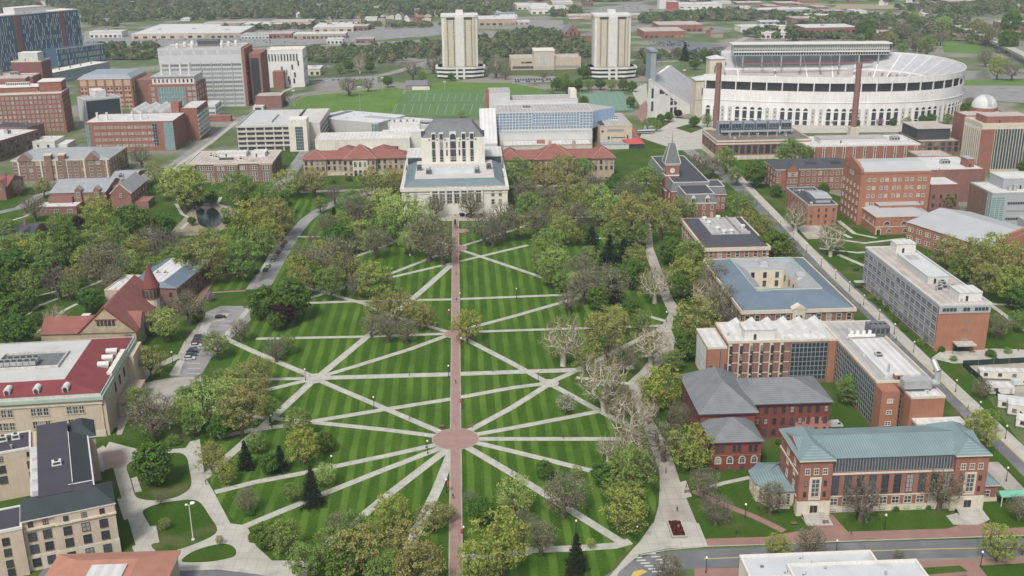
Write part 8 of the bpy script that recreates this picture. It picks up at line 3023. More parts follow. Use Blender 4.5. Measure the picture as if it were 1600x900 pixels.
WG = leaf_mat('far green leaves', (.145, .20, .085), .4, .2)
WD = leaf_mat('far dark leaves', (.10, .135, .07), .4, .2)
WB = leaf_mat('far budding twigs', (.25, .23, .16), .4, .2)
for m_ in (WG, WD, WB):
 m_.node_tree.nodes['Noise Texture'].inputs['Scale'].default_value = .05
BANDS = [([(-200, -28), (1800, -28), (1800, 3), (-200, 3)], 18, 6, 10), ([(60, 3), (240, 2), (420, 8), (700, 4), (800, 3), (800, 24), (690, 28), (560, 30), (430, 30), (250, 32), (190, 36), (120, 24)], 25, 6, 9), ([(480, 80), (560, 78), (690, 66), (690, 90), (600, 99), (480, 98)], 60, 3, 6), ([(745, 62), (830, 50), (890, 55), (930, 82), (930, 90), (745, 90)], 40, 4, 7), ([(140, 72), (246, 72), (246, 79), (140, 79)], 40, 4, 6), ([(140, 84), (246, 84), (246, 94), (140, 94)], 50, 4, 7), ([(1000, 28), (1140, 20), (1300, 28), (1300, 34), (1140, 33), (1000, 38)], 35, 5, 8), ([(1300, 28), (1500, 30), (1560, 55), (1600, 70), (1600, 30), (1760, 10), (1760, 120), (1600, 80), (1480, 64), (1400, 66), (1300, 66), (1150, 62), (1170, 55)], 16, 6, 9), ([(1400, 15), (1600, 5), (1700, 20), (1500, 26)], 30, 5, 8), ([(990, 85), (1125, 84), (1120, 93), (990, 92)], 40, 4, 6), ([(1340, 68), (1475, 68), (1440, 82), (1400, 80)], 18, 5, 8), ([(-200, 5), (60, 5), (60, 25), (-200, 60)], 40, 6, 10), ([(860, 20), (905, 15), (905, 26), (860, 28)], 40, 5, 8), ([(250, 44), (440, 44), (470, 41), (690, 40), (690, 45), (430, 48)], 30, 4, 6), ([(130, 25), (190, 30), (180, 45), (130, 40)], 30, 5, 8)]
woods('distant_woods', BANDS, WG, 31)
woods('distant_dark_woods', [(p, d * .5, a, b_) for p, d, a, b_ in BANDS], WD, 32)
woods('distant_budding_woods', [(p, d * .42, a * .9, b_ * .9) for p, d, a, b_ in BANDS], WB, 33)
# ------------------------------------------------------------------ low buildings beyond the freeway and the river
def far_block(name, label, cat, x0, x1, yt, yb, depth, wm, rm, group, win=0, gable=None):
 """low far building from its roof line and foot in the survey; a wall, a roof with a rim and its shopfront openings"""
 Y0 = P((x0 + x1) / 2, yb).y
 A, C = on_y(x0, yt, Y0), on_y(x1, yt, Y0)
 h = max(3.0, (A.z + C.z) / 2)
 w = C.x - A.x
 t = empty(name, (A.x, Y0, 0))
 tag(t, label, cat, group)
 MB().box(0, w, 0, depth, 0, h).build('wall', wm, t)
 if gable:
  MB().gable(-.5, w + .5, -.5, depth + .5, h + .02, gable, 'x' if w > depth else 'y', 0, 1).build('roof', [rm, wm], t)
 else:
  b = MB()
  b.box(-.3, w + .3, -.3, depth + .3, h, h + .6, 0, True)
  b.build('roof', rm, t)
  for k in range(max(1, int(w / 45))):
   MB().box(w * (k + .4) / max(1, int(w / 45)), w * (k + .4) / max(1, int(w / 45)) + 5, depth * .4, depth * .4 + 4, h + .6, h + 2.4).build('rooftop_unit', MECH, t)
 if win:
  ww = min(6.0, w / win * .55)
  wm_ = win_mesh(round(ww, 0) or 1, max(1.6, round(min(3.2, h * .4))), 'd', False, (1, 0))
  rows = max(1, int(h / 5.5))
  for r in range(rows):
   for i in range(win):
    link('window', wm_, t, (w * (i + .5) / win, -.01, 1.0 + r * (h - 1) / rows))
 return t


FARB = [('shop', 'shop', 'beige flat-roofed shop', TANB, GRAVR, 'shops beyond the freeway', [(53, 0, 0, 0, 0, 0)][:0])]
STORES = [
 ('superstore', 'wide tan superstore with broad white roof beyond the freeway', 'store', 205, 318, 53, 60.5, 170, TANB, WHITER, 8),
 ('superstore', 'narrow tan store adjoining the wide white-roofed superstore', 'store', 318, 376, 52, 60, 120, BUFF, WHITER, 6),
 ('shop_row', 'colonnaded grey shop row right of the superstore', 'shops', 376, 420, 55, 61, 40, GREYL, GREYR, 8),
 ('shop_row', 'white arched shop front among parked cars, leftmost in the mall', 'shops', 139, 190, 50, 59, 30, WHITE, WHITER, 7),
 ('apartment_block', 'brown stepped apartment block behind the superstore', 'building', 316, 380, 37, 45, 40, BUFF, GRAVR, 8),
 ('store', 'pale yellow store behind the superstore, right of stepped apartments', 'store', 378, 440, 38, 45, 50, TANB, WHITER, 5),
 ('store', 'long pale yellow store below the wooded horizon', 'store', 420, 486, 35, 43, 60, TANB, GRAVR, 5),
 ('store', 'yellow walled store with white fascia in the middle of the mall', 'store', 489, 552, 43, 50, 90, TANB, WHITER, 5),
 ('shop_row', 'brown shop row with dark windows beside the yellow walled store', 'shops', 552, 575, 41, 48, 40, MAROON, GRAVR, 3),
 ('shop_row', 'long low mall row with white roof facing the parked cars', 'shops', 458, 540, 53.5, 61, 36, BUFF, WHITER, 12),
 ('shop_row', 'low brown mall row at the left end of the car park', 'shops', 420, 456, 53, 60, 36, MAROON, GRAVR, 6),
 ('shop_row', 'small white shop by the freeway edge', 'shops', 510, 535, 62, 69, 26, PALE, WHITER, 4),
 ('shop_row', 'small red brick shop by the freeway edge', 'shops', 556, 584, 61, 67.5, 24, MAROON, GREYR, 4),
 ('apartment_block', 'square tan apartment block among dark roofs, leftmost', 'building', 507, 519, 30, 38, 20, BUFF, BLACKR, 3),
 ('apartment_block', 'square tan apartment block among dark roofs, middle one', 'building', 552, 564, 29, 37.5, 20, BUFF, BLACKR, 3),
 ('apartment_block', 'square tan apartment block among dark roofs, rightmost', 'building', 590, 602, 28, 37, 20, BUFF, BLACKR, 3),
 ('store', 'cream warehouse with white roof right of the left tower', 'store', 748, 806, 30, 40, 70, BUFF, WHITER, 6),
 ('warehouse', 'grey long roofed warehouse above the cream warehouse', 'store', 772, 804, 20, 25, 50, BLUEG, GREYR, 6),
 ('warehouse', 'white industrial works with stepped roofs on the skyline', 'works', 808, 858, 9, 15, 70, WHITE, WHITER, 6),
 ('warehouse', 'broad white roofed works left of the right tower', 'works', 830, 888, 14, 22, 90, PALE, WHITER, 6),
 ('warehouse', 'low white shed with a yellow front left of the right tower', 'store', 802, 828, 34, 39, 30, TANB, WHITER, 3),
 ('warehouse', 'long pink-roofed shed passing behind the right tower', 'works', 888, 1010, 24, 29, 40, BUFF, mat('rosy shed roof', (.48, .40, .36), .8, var=.1), 8),
 ('office_block', 'dark office block on the skyline above the right tower', 'office', 911, 927, 2, 9, 30, BROWN, BLACKR, 4),
 ('works', 'white and red industrial tower on the skyline', 'works', 1031, 1042, -6, 14, 26, WHITE, WHITE, 0),
 ('works', 'red walled works beside the white and red tower', 'works', 1044, 1060, 3, 15, 40, mat('red cladding', (.33, .09, .08), .7), WHITER, 0),
 ('works', 'pale pink long works with low sheds on the skyline', 'works', 1060, 1128, 7, 14, 60, PALE, WHITER, 6),
 ('works', 'lower cream shed before the pale pink works', 'works', 1066, 1120, 15, 22, 30, LIME, WHITER, 6),
 ('barn', 'long grey barn with a white roof on the skyline', 'barn', 1165, 1268, 15, 23, 45, GREYM, WHITER, 0),
 ('barn', 'shorter brown barn with white roof behind the long grey barn', 'barn', 1152, 1192, 4, 8, 30, BROWN, WHITER, 0),
 ('school', 'red brick school with long flat roof above the filled car parks', 'building', 1006, 1070, 49, 60, 60, RED, GRAVR, 8),
 ('school', 'upper red brick storey block behind the red brick school', 'building', 1030, 1098, 39, 50, 60, RED, GRAVR, 8),
 ('office_block', 'white low office cluster behind the press box', 'office', 1158, 1232, 42, 50, 40, PALE, WHITER, 8),
 ('office_block', 'second white low office nearer the press box', 'office', 1190, 1232, 52, 60, 30, PALE, WHITER, 6),
 ('warehouse', 'thin grey warehouse above the white office cluster', 'store', 1188, 1220, 34, 38, 24, BLUEG, WHITER, 3),
 ('college', 'wide red brick college with white roof behind the press box', 'building', 1258, 1338, 43, 60, 50, RED, WHITER, 10),
 ('college', 'upper red brick college wing with white roof band', 'building', 1262, 1314, 24, 33, 40, RED, WHITER, 6),
 ('college', 'low red brick college wing with pale roof between the other two', 'building', 1242, 1275, 29, 40, 40, RED, GRAVR, 4),
 ('mansion', 'cream mansion with dark roof above the stadium end', 'house', 1375, 1416, 46, 57, 18, LIME, BLACKR, 7),
 ('mansion_wing', 'low cream wing right of the cream mansion', 'house', 1416, 1425, 50, 58, 16, LIME, PALE, 2),
 ('mansion_wing', 'low cream wing left of the cream mansion', 'house', 1366, 1375, 51, 58, 16, LIME, PALE, 2),
 ('office_block', 'maroon low block among trees at the upper right edge', 'office', 1572, 1640, 36, 48, 40, RED, GRAVR, 6),
 ('office_block', 'pinkish low block on the skyline at the upper right', 'office', 1482, 1530, 2, 10, 40, MAROON, GRAVR, 6),
 ('works_yard', 'low white shed right of the slit-windowed white block', 'shed', 474, 500, 108, 118, 30, LIME, WHITER, 3),
 ('warehouse', 'pale low building left of the tall grey slab roof vents', 'store', 140, 200, 15, 20, 50, PALE, WHITER, 6),
 ('warehouse', 'pale low building at the top left above the glass tower', 'store', 20, 110, 3, 9, 40, PALE, GRAVR, 6),
]
for nm, lab, cat, x0, x1, yt, yb, dp, wm, rm, wn in STORES:
 far_block(nm, lab, cat, x0, x1, yt, yb, dp, wm, rm, 'low buildings on the horizon', wn)
frnd = random.Random(17)
for i in range(110):
 x, y = frnd.uniform(10, 1590), frnd.uniform(-4, 34) if i % 3 else frnd.uniform(-14, 6)
 wd = frnd.uniform(9, 34)
 c = frnd.randrange(5)
 cn = ('white', 'cream', 'brick red', 'grey', 'brown')[c]
 far_block('far_building', f'tiny {cn} flat-roofed building among the skyline trees', 'building', x, x + wd, y - frnd.uniform(2.5, 4.5), y, frnd.uniform(20, 60), (WHITE, LIME, RED, GREYL, BROWN)[c], (WHITER, WHITER, GRAVR, WHITER, GREYR)[c], cn + ' skyline buildings')
# houses showing between the far trees
HOUSES = [(500, 14), (528, 27), (570, 26), (612, 25), (625, 30), (640, 33), (655, 33), (668, 32), (650, 22), (590, 18), (470, 27), (430, 17), (545, 12), (610, 10), (635, 8), (680, 14), (672, 24), (700, 8), (760, 12), (330, 20), (252, 21), (205, 10), (180, 24), (300, 6), (360, 8), (410, 3), (455, 6), (520, 4), (575, 6), (1380, 8), (1420, 5), (1330, 4), (1560, 12), (1590, 16), (1250, 2), (150, 30), (165, 38), (215, 31), (1110, 55), (1120, 58)]
HOUSES.sort()
hm_ = [WHITE, PALE, RED, BUFF, GREYL, BROWN]
hr_ = [SLATED, SLATE, BROWN, GREYR]
for i, (px, py) in enumerate(HOUSES):
 c = P(px, py)
 t = empty('house', (c.x, c.y, 0), (i * 37 % 5) * .3)
 near = 'far-off pale house with pitched roof among the distant trees' if i % 6 in (0, 1, 4) else 'far-off brown house with pitched roof among the distant trees'
 tag(t, near, 'house', 'pale far houses' if i % 6 in (0, 1, 4) else 'brown far houses')
 b = MB().box(-7, 7, -6, 6, 0, 6.5)
 b.build('wall', hm_[i % 6], t)
 MB().gable(-7.6, 7.6, -6.6, 6.6, 6.5, 4.5, 'x', 0, 1).build('roof', [hr_[i % 4], hm_[i % 6]], t)
# ------------------------------------------------------------------ cars, lamps, people and other small things
def paint(name, rgb):
 return plain(name, rgb, .25, .2, .5)


CARC = {'white': paint('white car paint', (.62, .63, .64)), 'black': paint('black car paint', (.02, .022, .025)), 'silver': paint('silver car paint', (.36, .37, .39)), 'blue': paint('blue car paint', (.045, .10, .22)), 'red': paint('red car paint', (.28, .03, .035)), 'dark grey': paint('dark grey car paint', (.09, .095, .10))}
TYRE = plain('tyre rubber', (.02, .02, .02), .9)
CGL = plain('car glass', (.03, .04, .05), .08)
LAMPM = plain('headlight lens', (.7, .7, .68), .2)


def car_parts():
 prof = [(-2.25, .35), (2.2, .35), (2.3, .6), (2.15, .82), (1.25, .95), (-1.75, 1.0), (-2.25, .95), (-2.32, .6)]
 b = MB()
 n = len(prof)
 for s, y in ((1, -.88), (-1, .88)):
  pts = [(x, y, z) for x, z in prof]
  b.face(pts if s > 0 else pts[::-1])
 for i in range(n):
  j = (i + 1) % n
  b.face([(prof[i][0], .88, prof[i][1]), (prof[j][0], .88, prof[j][1]), (prof[j][0], -.88, prof[j][1]), (prof[i][0], -.88, prof[i][1])][::-1])
 b.face([(-1.45, -.66, 1.5), (.45, -.66, 1.5), (.45, .66, 1.5), (-1.45, .66, 1.5)])
 body = b
 g_ = MB()
 lo = [(-2.0, .985), (1.2, .955)]
 v = [(-2.0, -.82, .985), (1.2, -.82, .955), (1.2, .82, .955), (-2.0, .82, .985), (-1.5, -.68, 1.49), (.5, -.68, 1.49), (.5, .68, 1.49), (-1.5, .68, 1.49)]
 for q in ((0, 1, 5, 4), (1, 2, 6, 5), (2, 3, 7, 6), (3, 0, 4, 7)):
  g_.face([v[i] for i in q])
 w_ = MB().tube((0, -.11, 0), (0, .11, 0), .33, .33, 12)
 w_.tube((0, .11, 0), (0, -.11, 0), .33, .33, 12)
 w_.tube((0, -.115, 0), (0, .115, 0), .19, .19, 10, 1)
 w_.tube((0, .115, 0), (0, -.115, 0), .19, .19, 10, 1)
 return body, g_, w_


_b, _g, _w = car_parts()
GLM, WHM = _g.mesh('windows', CGL), _w.mesh('wheel', [TYRE, CARC['silver']])
HLM = MB().box(2.2, 2.3, -.75, -.45, .6, .75, 0, True).mesh('headlight', LAMPM)
HLM2 = MB().box(2.2, 2.3, .45, .75, .6, .75, 0, True).mesh('headlight', LAMPM)
CARM = {c: _b.mesh('body', m_) for c, m_ in CARC.items()}


def car(px, py, rz, colour, label, group, simple=False):
 p = P(px, py)
 t = empty('parked_car', (p.x, p.y, .05), rz)
 tag(t, label, 'car', group)
 link('body', CARM[colour], t)
 link('windows', GLM, t)
 if not simple:
  for x in (-1.4, 1.4):
   for y in (-.82, .82):
    link('wheel', WHM, t, (x, y, .33))
  link('headlight', HLM, t)
  link('headlight', HLM2, t)
 return t


for i, (px, py, c) in enumerate(((445.5, 380, 'red'), (441.5, 386, 'blue'), (438, 391, 'silver'), (435, 396, 'red'), (431.5, 402, 'white'), (427, 407.5, 'silver'), (419, 417.5, 'white'), (415, 423, 'dark grey'), (402, 426, 'black'))):
 a, q = P(445, 380), P(415, 423)
 car(px, py, math.atan2(a.y - q.y, a.x - q.x), c, f"{c} car parked along the curving south drive, {ORD[i]} from its far end", 'cars on the south drive')
for i, (px, py, c) in enumerate(((344.5, 497, 'black'), (296, 562, 'white'), (299, 556.5, 'dark grey'), (301, 551.5, 'black'), (304, 547, 'silver'), (306.5, 542, 'white'), (308, 537.5, 'red'), (310, 533, 'blue'), (312, 528, 'dark grey'))):
 car(px, py, .12, c, f"{c} car in the bays of the south car park, " + ('alone at the far end' if i == 0 else f"{ORD[i - 1]} from the near end"), 'cars in the south car park')
for i, (px, py, c) in enumerate(((262, 487, 'silver'), (275, 487, 'dark grey'))):
 car(px, py, 0, c, f"{c} car half hidden by trees beside the round turret", 'cars by the turret')
# delivery van
def van(px, py, rz, label, L_=5.6):
 p = P(px, py)
 t = empty('delivery_van', (p.x, p.y, .05), rz)
 tag(t, label, 'van', None)
 b = MB()
 prof = [(-L_ / 2, .4), (L_ / 2, .4), (L_ / 2, 1.0), (L_ / 2 - .5, 1.25), (L_ / 2 - 1.3, 2.2), (-L_ / 2, 2.25)]
 for s, y in ((1, -.95), (-1, .95)):
  q = [(x, y, z) for x, z in prof]
  b.face(q if s > 0 else q[::-1])
 for i in range(6):
  j = (i + 1) % 6
  b.face([(prof[i][0], -.95, prof[i][1]), (prof[j][0], -.95, prof[j][1]), (prof[j][0], .95, prof[j][1]), (prof[i][0], .95, prof[i][1])][::-1])
 b.build('body', CARC['white'], t)
 g_ = MB()
 g_.face([(L_ / 2 - .52, -.8, 1.28), (L_ / 2 - .52, .8, 1.28), (L_ / 2 - 1.25, .8, 2.14), (L_ / 2 - 1.25, -.8, 2.14)])
 for y in (-.96, .96):
  g_.face([(L_ / 2 - 2.0, y, 1.3), (L_ / 2 - .75, y, 1.3), (L_ / 2 - 1.35, y, 2.0), (L_ / 2 - 2.0, y, 2.0)])
 g_.build('windows', CGL, t)
 for x in (-L_ * .3, L_ * .3):
  for y in (-.88, .88):
   link('wheel', WHM, t, (x, y, .33))
 return t


van(1303, 667, .0, 'white delivery van parked at the end of the dark red brick wing')
van(1592, 602, .1, 'white pickup-like van inside the construction yard')
# bus
p = P(1009, 209)
t = empty('bus', (p.x, p.y, .05), .12)
tag(t, 'long white city bus with dark windows on the stadium forecourt road', 'bus')
MB().box(-7, 7, -1.3, 1.3, .4, 3.1).build('body', CARC['white'], t)
MB().box(-6.8, 7.03, -1.33, 1.33, 1.4, 2.5, 0, True).build('window_band', CGL, t)
MB().box(-7.02, 7.02, -1.34, 1.34, .5, 1.0, 0, True).build('skirt', CARC['black'], t)
for x in (-4.2, 4.2):
 for y in (-1.2, 1.2):
  link('wheel', WHM, t, (x, y, .4), 0, (1.4, 1.4, 1.4))
# far car parks: rows of small cars
crnd = random.Random(5)
cols = list(CARC)
LOTS = [('in the rows behind the left end of the stadium', [(1014, 64), (1072, 64), (1078, 73), (1012, 71)], 62, ['blue', 'white', 'silver', 'dark grey']), ('in the rows below the press box road', [(1090, 73), (1132, 73), (1128, 80), (1082, 80)], 56, ['blue', 'white', 'silver', 'dark grey']), ('in front of the beige hall', [(802, 123), (864, 121), (868, 128), (802, 129)], 40, ['dark grey', 'black', 'white', 'blue']), ('in the mall car park', [(168, 61), (250, 60.5), (420, 63), (455, 67), (400, 71), (175, 68)], 46, cols), ('by the road left of the field house', [(515, 123), (590, 122), (588, 128), (520, 129)], 26, ['red', 'white', 'silver', 'dark grey']), ('in the lot above the right tower', [(942, 11), (1008, 9), (1010, 16), (940, 18)], 26, ['silver', 'white', 'dark grey']), ('along the lane left of the playing field', [(418, 165), (424, 168), (470, 150), (466, 148)], 12, ['white', 'silver', 'black'])]
for zone, quad, n, cs in LOTS:
 q = [P(*c_) for c_ in quad]
 xs, ys = [v.x for v in q], [v.y for v in q]
 k = 0
 rows = sorted({0})
 ny = max(2, int((max(ys) - min(ys)) / 15))
 tries = 0
 used_ = set()
 while k < n and tries < 6000:
  tries += 1
  gx = crnd.randrange(int((max(xs) - min(xs)) / 2.9))
  gy = crnd.randrange(ny)
  x, y = min(xs) + gx * 2.9, min(ys) + gy * 15 + 2
  if (gx, gy) in used_:
   continue
  ins = False
  for i in range(len(q)):
   a, c_ = q[i], q[i - 1]
   if (a.y > y) != (c_.y > y) and x < (c_.x - a.x) * (y - a.y) / (c_.y - a.y) + a.x:
    ins = not ins
  if not ins:
   continue
  used_.add((gx, gy))
  col = cs[crnd.randrange(len(cs))]
  t = empty('parked_car', (x, y, .2), PI / 2)
  tag(t, f"tiny {col} car parked {zone}", 'car', f"{col} cars parked {zone}")
  link('body', CARM[col], t)
  link('windows', GLM, t)
  k += 1

# lamp posts
IRON = plain('dark iron post', (.022, .03, .026), .5)
GLOBE = plain('white lamp globe', (.75, .75, .7), .3)
post_m = MB().lathe([(.22, 0), (.22, .5), (.11, .7), (.08, 3.9), (.16, 4.0), (.16, 4.15)], 0, 0, 8).mesh('post', IRON, True)
globe_m = MB().lathe([(.1, 4.15), (.27, 4.3), (.33, 4.5), (.27, 4.72), (.14, 4.85), (.02, 4.95)], 0, 0, 10).mesh('lamp_globe', GLOBE, True)
ban_m = MB().box(.15, .85, -.03, .03, 2.4, 3.8, 0, True).box(.05, .9, -.02, .02, 3.8, 3.85, 0, True).mesh('banner', plain('red banner', (.35, .05, .05), .8))


def lamp(px, py, label, group, banner=0):
 p = P(px, py)
 t = empty('lamp_post', (p.x, p.y, 0))
 tag(t, label, 'lamp post', group)
 link('post', post_m, t)
 link('lamp_globe', globe_m, t)
 if banner:
  link('banner', ban_m, t, (0, 0, 0), 0 if banner > 0 else PI)
 return t


AVL = [(1182, 321), (1201, 339), (1219, 356), (1239, 375), (1260, 394), (1283, 416), (1305.1, 436.2), (1326.7, 455.6), (1349.1, 476.7), (1373.3, 500), (1397, 522.5), (1427, 551), (1459, 581), (1492.8, 612.4), (1529.8, 647.2), (1570.7, 685.2)]
for i, (x, y) in enumerate(AVL):
 lamp(x, y, f"black globe lamp post on the avenue sidewalk, {ordinal(i, len(AVL))}", 'avenue lamp posts')
OVL = [(477.5, 594.5), (584.5, 639), (701, 589), (719, 473), (668.5, 709), (519, 733), (900, 836), (995, 845), (841, 597), (964, 505), (807, 466), (641, 412), (718, 410), (666, 700), (425, 668), (1164, 810), (870, 300)]
OVL.sort()
for i, (x, y) in enumerate(OVL):
 lamp(x, y, f"black globe lamp post on the oval lawn paths, {ordinal(i, len(OVL))}", 'oval lamp posts')
WKL = [(702, 500, -1), (721, 545, -1), (722.5, 639, -1), (698, 770, 1), (725, 846, -1)]
for i, (x, y, s) in enumerate(WKL):
 lamp(x, y, f"lamp post with red banner beside the brick walk, {ORD[i]} from the library", 'banner lamp posts', s)
RDL = [(1382, 827), (1532, 886), (1572, 752), (1103, 895), (1306, 868), (1247, 800), (1216, 800)]
RDL.sort()
for i, (x, y) in enumerate(RDL):
 lamp(x, y, f"black lamp post along the lower right road and hall, {ordinal(i, len(RDL))}", 'road lamp posts')
for i, (x, y) in enumerate([(270, 567), (252, 470), (137, 372), (1041, 503), (1048, 466)]):
 lamp(x, y, ('black lamp post at the edge of the south car park', 'black lamp post beside the round turret', 'black lamp post by the terrace steps in the hollow', 'black lamp post on the north walk lawn corner', 'black lamp post at the bend of the north walk')[i], None)
# tall light mast
for (x, y, lab) in ((302, 844, 'tall white light mast with two heads on the lower left lawn island'),):
 p = P(x, y)
 t = empty('light_mast', (p.x, p.y, .1))
 tag(t, lab, 'light mast')
 MB().lathe([(.5, 0), (.5, .35), (.16, .4), (.1, 11)], 0, 0, 10).build('mast', WHITE, t)
 MB().tube((0, 0, 10.8), (.9, 0, 11.5), .06, .06, 6).tube((0, 0, 10.6), (-.6, 0, 11.0), .06, .06, 6).build('bracket', WHITE, t)
 MB().lathe([(.05, 11.4), (.7, 11.5), (.6, 11.75), (.05, 11.9)], 1.0, 0, 12).build('lamp_head', GLOBE, t)
 MB().lathe([(.05, 10.9), (.4, 11.0), (.35, 11.2), (.05, 11.3)], -.7, 0, 12).build('lamp_head', GLOBE, t)
# flood light masts round the playing fields
for i, (x, y0, y1) in enumerate(((563, 173, 136), (598, 143, 122), (668, 155, 138), (460, 168, 142), (1068, 142, 110), (695, 140, 128))):
 p = P(x, y0)
 h_ = on_y(x, y1, p.y).z
 t = empty('floodlight_mast', (p.x, p.y, 0))
 tag(t, f"slim grey floodlight mast at the playing fields, {ordinal(i, 6)}", 'floodlight', 'floodlight masts')
 MB().tube((0, 0, 0), (0, 0, h_), .28, .16, 6).build('mast', GREYM, t)
 MB().box(-1.4, 1.4, -.25, .25, h_ - .2, h_ + .9, 0, True).build('lamp_head', GREYL, t)

# people: one continuous figure, walking
def person_mesh(name, stride):
 me = bpy.data.meshes.new(name)
 V = [(0, 0, .95), (0, 0, 1.15), (0, 0, 1.42), (0, 0, 1.53), (0, -.02, 1.66), (0, -.02, 1.76), (.1, 0, .9), (.1, -stride, .5), (.1, -stride * .9, .06), (.1, -stride * .9 - .16, .03), (-.1, 0, .9), (-.1, stride, .5), (-.1, stride * 1.5, .08), (-.1, stride * 1.5 - .16, .03), (.2, 0, 1.38), (.25, stride * .6, 1.12), (.24, stride * .5 - .1, .86), (-.2, 0, 1.38), (-.25, -stride * .6, 1.12), (-.24, -stride * .7 - .1, .88)]
 E = [(0, 1), (1, 2), (2, 3), (3, 4), (4, 5), (0, 6), (6, 7), (7, 8), (8, 9), (0, 10), (10, 11), (11, 12), (12, 13), (2, 14), (14, 15), (15, 16), (2, 17), (17, 18), (18, 19)]
 Rr = [.15, .14, .16, .06, .1, .085, .095, .065, .045, .04, .095, .065, .045, .04, .07, .05, .04, .07, .05, .04]
 me.from_pydata(V, E, [])
 o = bpy.data.objects.new(name, me)
 COL.objects.link(o)
 md = o.modifiers.new('Skin', 'SKIN')
 for i, r in enumerate(Rr):
  me.skin_vertices[0].data[i].radius = (r, r * (.75 if i < 3 else 1))
 me.skin_vertices[0].data[0].use_root = True
 o.modifiers.new('Sub', 'SUBSURF').levels = 1
 dg = bpy.context.evaluated_depsgraph_get()
 out = bpy.data.meshes.new_from_object(o.evaluated_get(dg))
 bpy.data.objects.remove(o)
 return out


CLO = {'dark': plain('dark clothes', (.03, .03, .035), .9), 'blue': plain('blue clothes', (.06, .09, .16), .9), 'red': plain('red clothes', (.25, .05, .05), .9), 'grey': plain('grey clothes', (.2, .2, .2), .9)}
SKIN = plain('skin', (.42, .26, .18), .6)
HAIR = plain('dark hair', (.03, .02, .015), .8)
pm0 = person_mesh('person', .16)
def person(px, py, rz, c, label):
 p = P(px, py)
 me = pm0.copy()
 me.materials.clear()
 for m_ in (CLO[c], SKIN, CLO['dark']):
  me.materials.append(m_)
 for f in me.polygons:
  z = f.center.z
  f.material_index = 1 if z > 1.5 else (2 if z < .88 else 0)
 o = bpy.data.objects.new('person', me)
 COL.objects.link(o)
 o.location = (p.x, p.y, .16)
 o.rotation_euler = (0, 0, rz)
 tag(o, label, 'person', 'people on the paths')
 h_ = MB().lathe([(.11, 1.66), (.118, 1.72), (.1, 1.8), (.02, 1.84)], 0, -.005, 8).build('hair', HAIR, o, smooth=True)
 return o


for (x, y, rz, c, lab) in ((713.5, 471, .2, 'dark', 'person in dark clothes walking on the brick walk near the path crossing'), (304, 690, 1.6, 'dark', 'person in dark clothes on the concourse by the top lawn island'), (322, 758, 2.6, 'blue', 'person in blue beside the curving concourse lawn edge'), (1041, 487, .4, 'dark', 'person in dark clothes on the north walk bend'), (291, 536, 2.2, 'dark', 'person in dark clothes beside the south car park'), (1591, 549, 1.5, 'red', 'person in red on the paving beyond the classroom block'), (711, 339, 0, 'red', 'person in red at the library forecourt'), (1060, 828, 2.9, 'grey', 'person in grey beside the planted bed'), (725, 520, 1.0, 'blue', 'person in blue at the small brick plaza'), (1072, 764, 1.2, 'dark', 'person in dark clothes at the paved bench pad')):
 person(x, y, rz, c, lab)
for (x, y, rz, c, lab) in ((640, 588, 1.5, 'dark', 'person in dark clothes on the wide left cross path toward the brick walk'), (770, 582, -1.5, 'blue', 'person in blue on the wide cross path right of the brick walk'), (640, 656, 1.2, 'red', 'person in red on the diagonal path left of the big round plaza'), (800, 741, 0.8, 'grey', 'person in grey on the long diagonal path toward the corner paving'), (560, 808, 0.7, 'dark', 'person in dark clothes on the path among the foreground trees'), (712, 600, 0, 'blue', 'person in blue in the middle of the brick walk above the big plaza'), (708, 780, 3.1, 'dark', 'person in dark clothes on the brick walk below the big plaza'), (713, 430, 0.1, 'grey', 'person in grey on the far part of the brick walk'), (880, 686, 1.6, 'dark', 'person in dark clothes on the straight path right of the big plaza'), (1015, 572, 0.5, 'blue', 'person in blue on the north walk under the bare sycamores'), (1058, 800, 0.2, 'dark', 'person in dark clothes on the north walk just above the planted bed'), (1040, 740, 3.0, 'grey', 'person in grey on the north walk beside the oval lawn edge'), (1150, 836, 1.5, 'dark', 'person in dark clothes on the brick sidewalk near the corner paving'), (1330, 836, 1.5, 'blue', 'person in blue on the brick sidewalk before the brick hall'), (1512, 640, 0.8, 'dark', 'person in dark clothes on the avenue sidewalk beside the construction yard'), (1400, 533, 0.8, 'grey', 'person in grey on the avenue sidewalk beside the classroom block'), (1344, 480, 0.8, 'red', 'person in red on the avenue sidewalk opposite the courtyard hall')):
 person(x, y, rz, c, lab)
# statue before the library
p = P(711.5, 357)
t = empty('statue', (p.x, p.y, .12))
tag(t, 'dark bronze standing statue on a stone pedestal at the head of the brick walk', 'statue')
MB().box(-1.3, 1.3, -1.3, 1.3, 0, .4).box(-.8, .8, -.8, .8, .4, 2.4).box(-1, 1, -1, 1, 2.4, 2.6).build('pedestal', BROWN, t)
me = pm0.copy()
me.materials.clear()
me.materials.append(plain('dark bronze', (.03, .028, .024), .5, .6))
link('figure', me, t, (0, 0, 2.6), 0, (1.7, 1.5, 1.7))
MB().prism([(-.5, -.35), (.5, -.35), (.42, .35), (-.42, .35)], 2.6, 4.6).build('robe', MATS['dark bronze'], t)
p = P(842.5, 338)
t = empty('stone_monument', (p.x, p.y, 0))
tag(t, 'weathered stone monument with urn on the lawn right of the library', 'monument')
MB().box(-1.4, 1.4, -1.4, 1.4, 0, .6).box(-.9, .9, -.9, .9, .6, 3.2).build('plinth', CONCW, t)
MB().lathe([(.3, 3.2), (.4, 3.5), (.9, 4.3), (.8, 4.9), (.3, 5.0), (.1, 5.6), (.02, 5.8)], 0, 0, 12).build('urn', CONCW, t)
